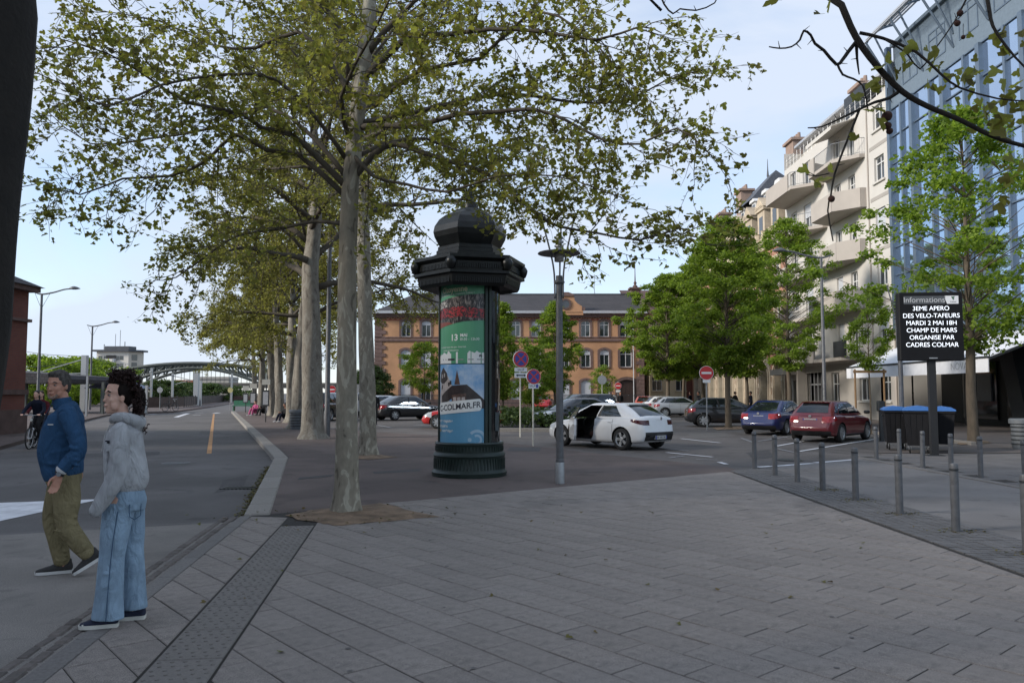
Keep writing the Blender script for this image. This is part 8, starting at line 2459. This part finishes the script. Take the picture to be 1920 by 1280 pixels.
# ---------------------------------------------------------------- smaller figures
def figure(label, loc, rz, pose, top, legs, skin, hair, vox=.022, long_hair=False, shoes=None, sc=1.0, group=None):
    t = thing('person', label, 'person', loc, rz, group); t.scale = (sc, sc, sc)
    P = pose
    B = Blob()
    hd_c = P['head']; T, R = head_forms(B, hd_c, 0, P.get('pitch', 0), 1.0, True)
    B.tube([P['chest'], ((Vector(P['chest']) + Vector(hd_c)) / 2), hd_c], [.07, .055, .05])
    B.tube([P['pelvis'], P['chest']], [.09, .09], [.12, .14])
    for a in P['arms']:
        B.tube(a, [.04, .036, .026], n=10); hand_forms(B, a[-1], (Vector(a[-1]) - Vector(a[-2])), (0, 1, 0), .6, 1.0)
    for l in P['legs']: B.tube(l[:3], [.075, .05, .036], n=10)
    body = B.build('body', skin, t, .012, 1)
    B = Blob(); c = Vector(hd_c)
    B.ell(T(-.02, 0, .05), (.10, .086, .088), R); B.ell(T(-.055, 0, 0), (.065, .08, .08), R)
    if long_hair: B.tube([T(-.06, 0, .02), T(-.08, 0, -.10), T(-.07, 0, -.22)], [.06, .06, .03], [.08, .09, .06])
    B.build('hair', hair, t, .014, 1)
    B = Blob(); ch = Vector(P['chest']); pv = Vector(P['pelvis'])
    B.tube([pv, pv.lerp(ch, .5), ch, ch + Vector((0, 0, .09))], [.13, .125, .13, .07], [.16, .16, .19, .09], n=16, ends=False)
    for a in P['arms']: B.tube(a, [.066, .056, .042], n=12)
    B.build('jacket', top, t, .016, 2)
    B = Blob(); B.tube([pv + Vector((0, 0, .06)), pv - Vector((0, 0, .06))], [.125, .12], [.165, .16])
    for l in P['legs']: B.tube(l[:3], [.10, .072, .05], n=12)
    B.build('trousers', legs, t, .016, 2)
    for l in P['legs']:
        a = Vector(l[2]); d = Vector(l[3]); shoe('shoe', a - d * .07 - Vector((0, 0, .06)), a + d * .2 - Vector((0, 0, .06)), .09, .07, shoes or M['trim'], shoes or M['trim'], t)
    return t
stand = dict(head=(.0, 0, 1.62), chest=(0, 0, 1.36), pelvis=(0, 0, .92), arms=[[(0, .18, 1.36), (.0, .24, 1.08), (.08, .22, .86)], [(0, -.18, 1.36), (.0, -.24, 1.08), (.1, -.22, .88)]], legs=[[(0, .09, .9), (.03, .09, .5), (-.02, .1, .08), (1, 0, 0)], [(0, -.09, .9), (.02, -.09, .5), (.0, -.1, .08), (1, 0, 0)]])
walk = dict(head=(.03, 0, 1.62), chest=(0.02, 0, 1.36), pelvis=(0, 0, .92), arms=[[(0, .18, 1.36), (-.06, .24, 1.08), (.05, .22, .88)], [(0, -.18, 1.36), (.06, -.24, 1.1), (.2, -.22, .94)]], legs=[[(0, .09, .9), (.14, .09, .5), (.2, .1, .08), (1, 0, 0)], [(0, -.09, .9), (.02, -.09, .5), (-.22, -.1, .14), (1, 0, -.3)]])
sit = dict(head=(.12, 0, .95), pitch=-.35, chest=(.05, 0, .68), pelvis=(0, 0, .26), arms=[[(.05, .18, .68), (.2, .24, .45), (.38, .12, .5)], [(.05, -.18, .68), (.2, -.24, .45), (.38, -.12, .5)]], legs=[[(.02, .09, .22), (.42, .11, .46), (.55, .11, .08), (1, 0, 0)], [(.02, -.09, .22), (.40, -.11, .44), (.62, -.11, .08), (1, 0, 0)]])
ride = dict(head=(.10, 0, 1.72), chest=(.03, 0, 1.46), pelvis=(-.18, 0, 1.0), arms=[[(.03, .18, 1.44), (.22, .28, 1.22), (.46, .25, 1.10)], [(.03, -.18, 1.44), (.22, -.28, 1.22), (.46, -.25, 1.10)]], legs=[[(-.16, .09, .98), (.18, .11, .78), (.0, .12, .32), (1, 0, 0)], [(-.16, -.09, .98), (.12, -.11, .62), (-.02, -.12, .18), (1, 0, 0)]])
dn = clothmat('dark_navy_cloth', (.012, .015, .028), .9, .4); dgr = clothmat('dark_grey_cloth', (.020, .020, .022), .9, .4); pink = clothmat('pink_cloth', (.42, .09, .20), .9, .3); dred = clothmat('dark_red_cloth', (.09, .014, .018), .9, .4); wclo = clothmat('white_cloth', (.5, .5, .5), .9, .3)
black_h = mat('hair_black', (.012, .009, .008), .5, .4, 60); wshoe = mat('white_shoe', (.6, .6, .6), .6)
def bike(label, loc, rz, sc=1.0):
    t = thing('bicycle', label, 'bicycle', loc, rz); t.scale = (sc,) * 3
    fm_ = mat('bike_frame_dark', (.02, .022, .026), .4)
    for x in (-.52, .54):
        w_ = thing('wheel', None, None, (x, 0, .34)); w_.parent = t
        pts = [Vector((.325 * cos(a), 0, .325 * sin(a))) for a in [2 * pi * k / 28 for k in range(29)]]
        MB().tube(pts, .02, 8, cap=False).build('tyre', M['rubber'], w_, smooth=True)
        b = MB(); pts = [p * .92 for p in pts]; b.tube(pts, .010, 6, cap=False); b.tube([(0, -.04, 0), (0, .04, 0)], .022, 8); b.build('rim', M['rim'], w_)
        b = MB()
        for k in range(18): a = 2 * pi * k / 18; b.tube([(0, .015 * (-1) ** k, 0), (.30 * cos(a), 0, .30 * sin(a))], .0018, 3, cap=False)
        tag(b.build('spokes', M['galv'], w_), kind='stuff')
    b = MB(); b.tube([(-.52, 0, .34), (-.08, 0, .30)], .014, 8); b.tube([(-.52, 0, .34), (-.18, 0, .80)], .012, 8); b.tube([(-.08, 0, .30), (-.20, 0, .92)], .017, 8); b.tube([(-.08, 0, .30), (.36, 0, .72)], .02, 8); b.tube([(-.15, 0, .62), (.34, 0, .80)], .017, 8); b.tube([(.33, 0, .95), (.38, 0, .66)], .02, 8); b.build('frame', fm_, t, smooth=True)
    b = MB()
    for sy in (-.05, .05): b.tube([(.38, sy, .66), (.54, sy, .34)], .012, 6)
    b.tube([(.38, -.05, .66), (.38, .05, .66)], .014, 6); b.build('fork', M['rim'], t)
    b = MB(); b.tube([(.33, 0, .95), (.32, 0, 1.06)], .013, 8); b.tube([(.42, -.29, 1.06), (.46, -.2, 1.08), (.34, -.06, 1.06), (.34, .06, 1.06), (.46, .2, 1.08), (.42, .29, 1.06)], .012, 8); b.build('handlebar', M['rim'], t)
    Blob().tube([(-.34, 0, .95), (-.2, 0, .955), (-.06, 0, .95)], [.025, .022, .015], [.085, .06, .02]).build('saddle', M['trim'], t, .012, 1)
    b = MB(); b.lathe([(.03, 0), (.045, .05), (.04, .06)], 12); o = b.build('front_light', mat('bike_lamp', (.55, .55, .5), .2), t, loc=(.40, 0, .92)); o.rotation_euler = (0, pi / 2, 0)
    b = MB(); b.bb(-.75, -.40, -.06, .06, .72, .74); b.build('rear_rack', M['dark_metal'], t)
    b = MB(); b.tube([(-.08, -.12, .12), (-.08, -.10, .30), (-.08, .10, .30), (-.08, .12, .48)], .012, 6); b.bb(-.13, -.03, .10, .19, .47, .49); b.bb(-.13, -.03, -.19, -.10, .11, .13); b.build('pedals', M['dark_metal'], t)
    return t
bp_ = gp(47, 842, ROADZ); hz = radians(-78)
bk = bike('dark bicycle ridden towards the camera near the station corner', bp_ + Vector((.05, .45, 0)), hz, .98)
figure('cyclist in dark navy jacket riding beside the station corner', bp_ + Vector((.05, .45, 0)), hz, ride, dn, dgr, M['skin_w'], black_h, long_hair=True, sc=.98)
p2b = Vector((at(78, 760, 25.5).x, 25.5, ROADZ))
bike('second bicycle just behind the first rider', p2b, hz, .98)
figure('second rider in dark red, half hidden behind the man', p2b, hz, ride, dred, dgr, M['skin_w'], mat('hair_brown', (.05, .025, .015), .5), long_hair=True, sc=.98)
p = gp(527, 791); figure('person in black sitting on the ground against a plane trunk', (p.x + .25, p.y + .2, 0), radians(232), sit, dgr, dn, M['skin_m'], black_h, shoes=wshoe)
p = gp(486, 780); figure('person in pink trousers sitting by the bus stop', (p.x - .2, p.y, .05), radians(245), sit, pink, pink, M['skin_w'], black_h, shoes=wshoe)
p = gp(493, 780); figure('person in dark clothes sitting right of the one in pink', (p.x + .1, p.y, .05), radians(245), sit, dgr, dgr, M['skin_m'], black_h)
for (u, Y, lab, tp_, lg, rzz, po) in ((1294, 64, 'pedestrian in dark jacket behind the silver hatchback', dn, dgr, 2.5, stand), (1310, 63, 'pedestrian with a white bag strap beside the maple trunk', dgr, dn, 3.4, walk), (1378, 60, 'pedestrian in black under the arcades', dgr, dgr, 0.4, walk), (1408, 58, 'pedestrian in black and white before the arcades', dn, dgr, 2.8, walk), (1366, 61, 'pedestrian with reddish scarf hidden behind the maple trunk', dred, dgr, 1.2, stand), (702, 40, 'person in dark coat behind the second slim plane trunk', dgr, dgr, -1.2, stand), (1150, 68, 'pedestrian in white top behind the roof of the white hatchback', wclo, dgr, -1.6, stand), (1163, 67, 'pedestrian next to the one in the white top', dgr, dgr, -1.4, stand), (263, 70, 'distant pedestrian on the pavement by the railway', dgr, dgr, -1.0, walk)):
    figure(lab, (at(u, 740, Y).x, Y, 0), rzz, po, tp_, lg, M['skin_m'], black_h)
bike('distant bicycle standing on the pavement by the boundary fence', (at(320, 740, 70).x, 70, 0), radians(60))
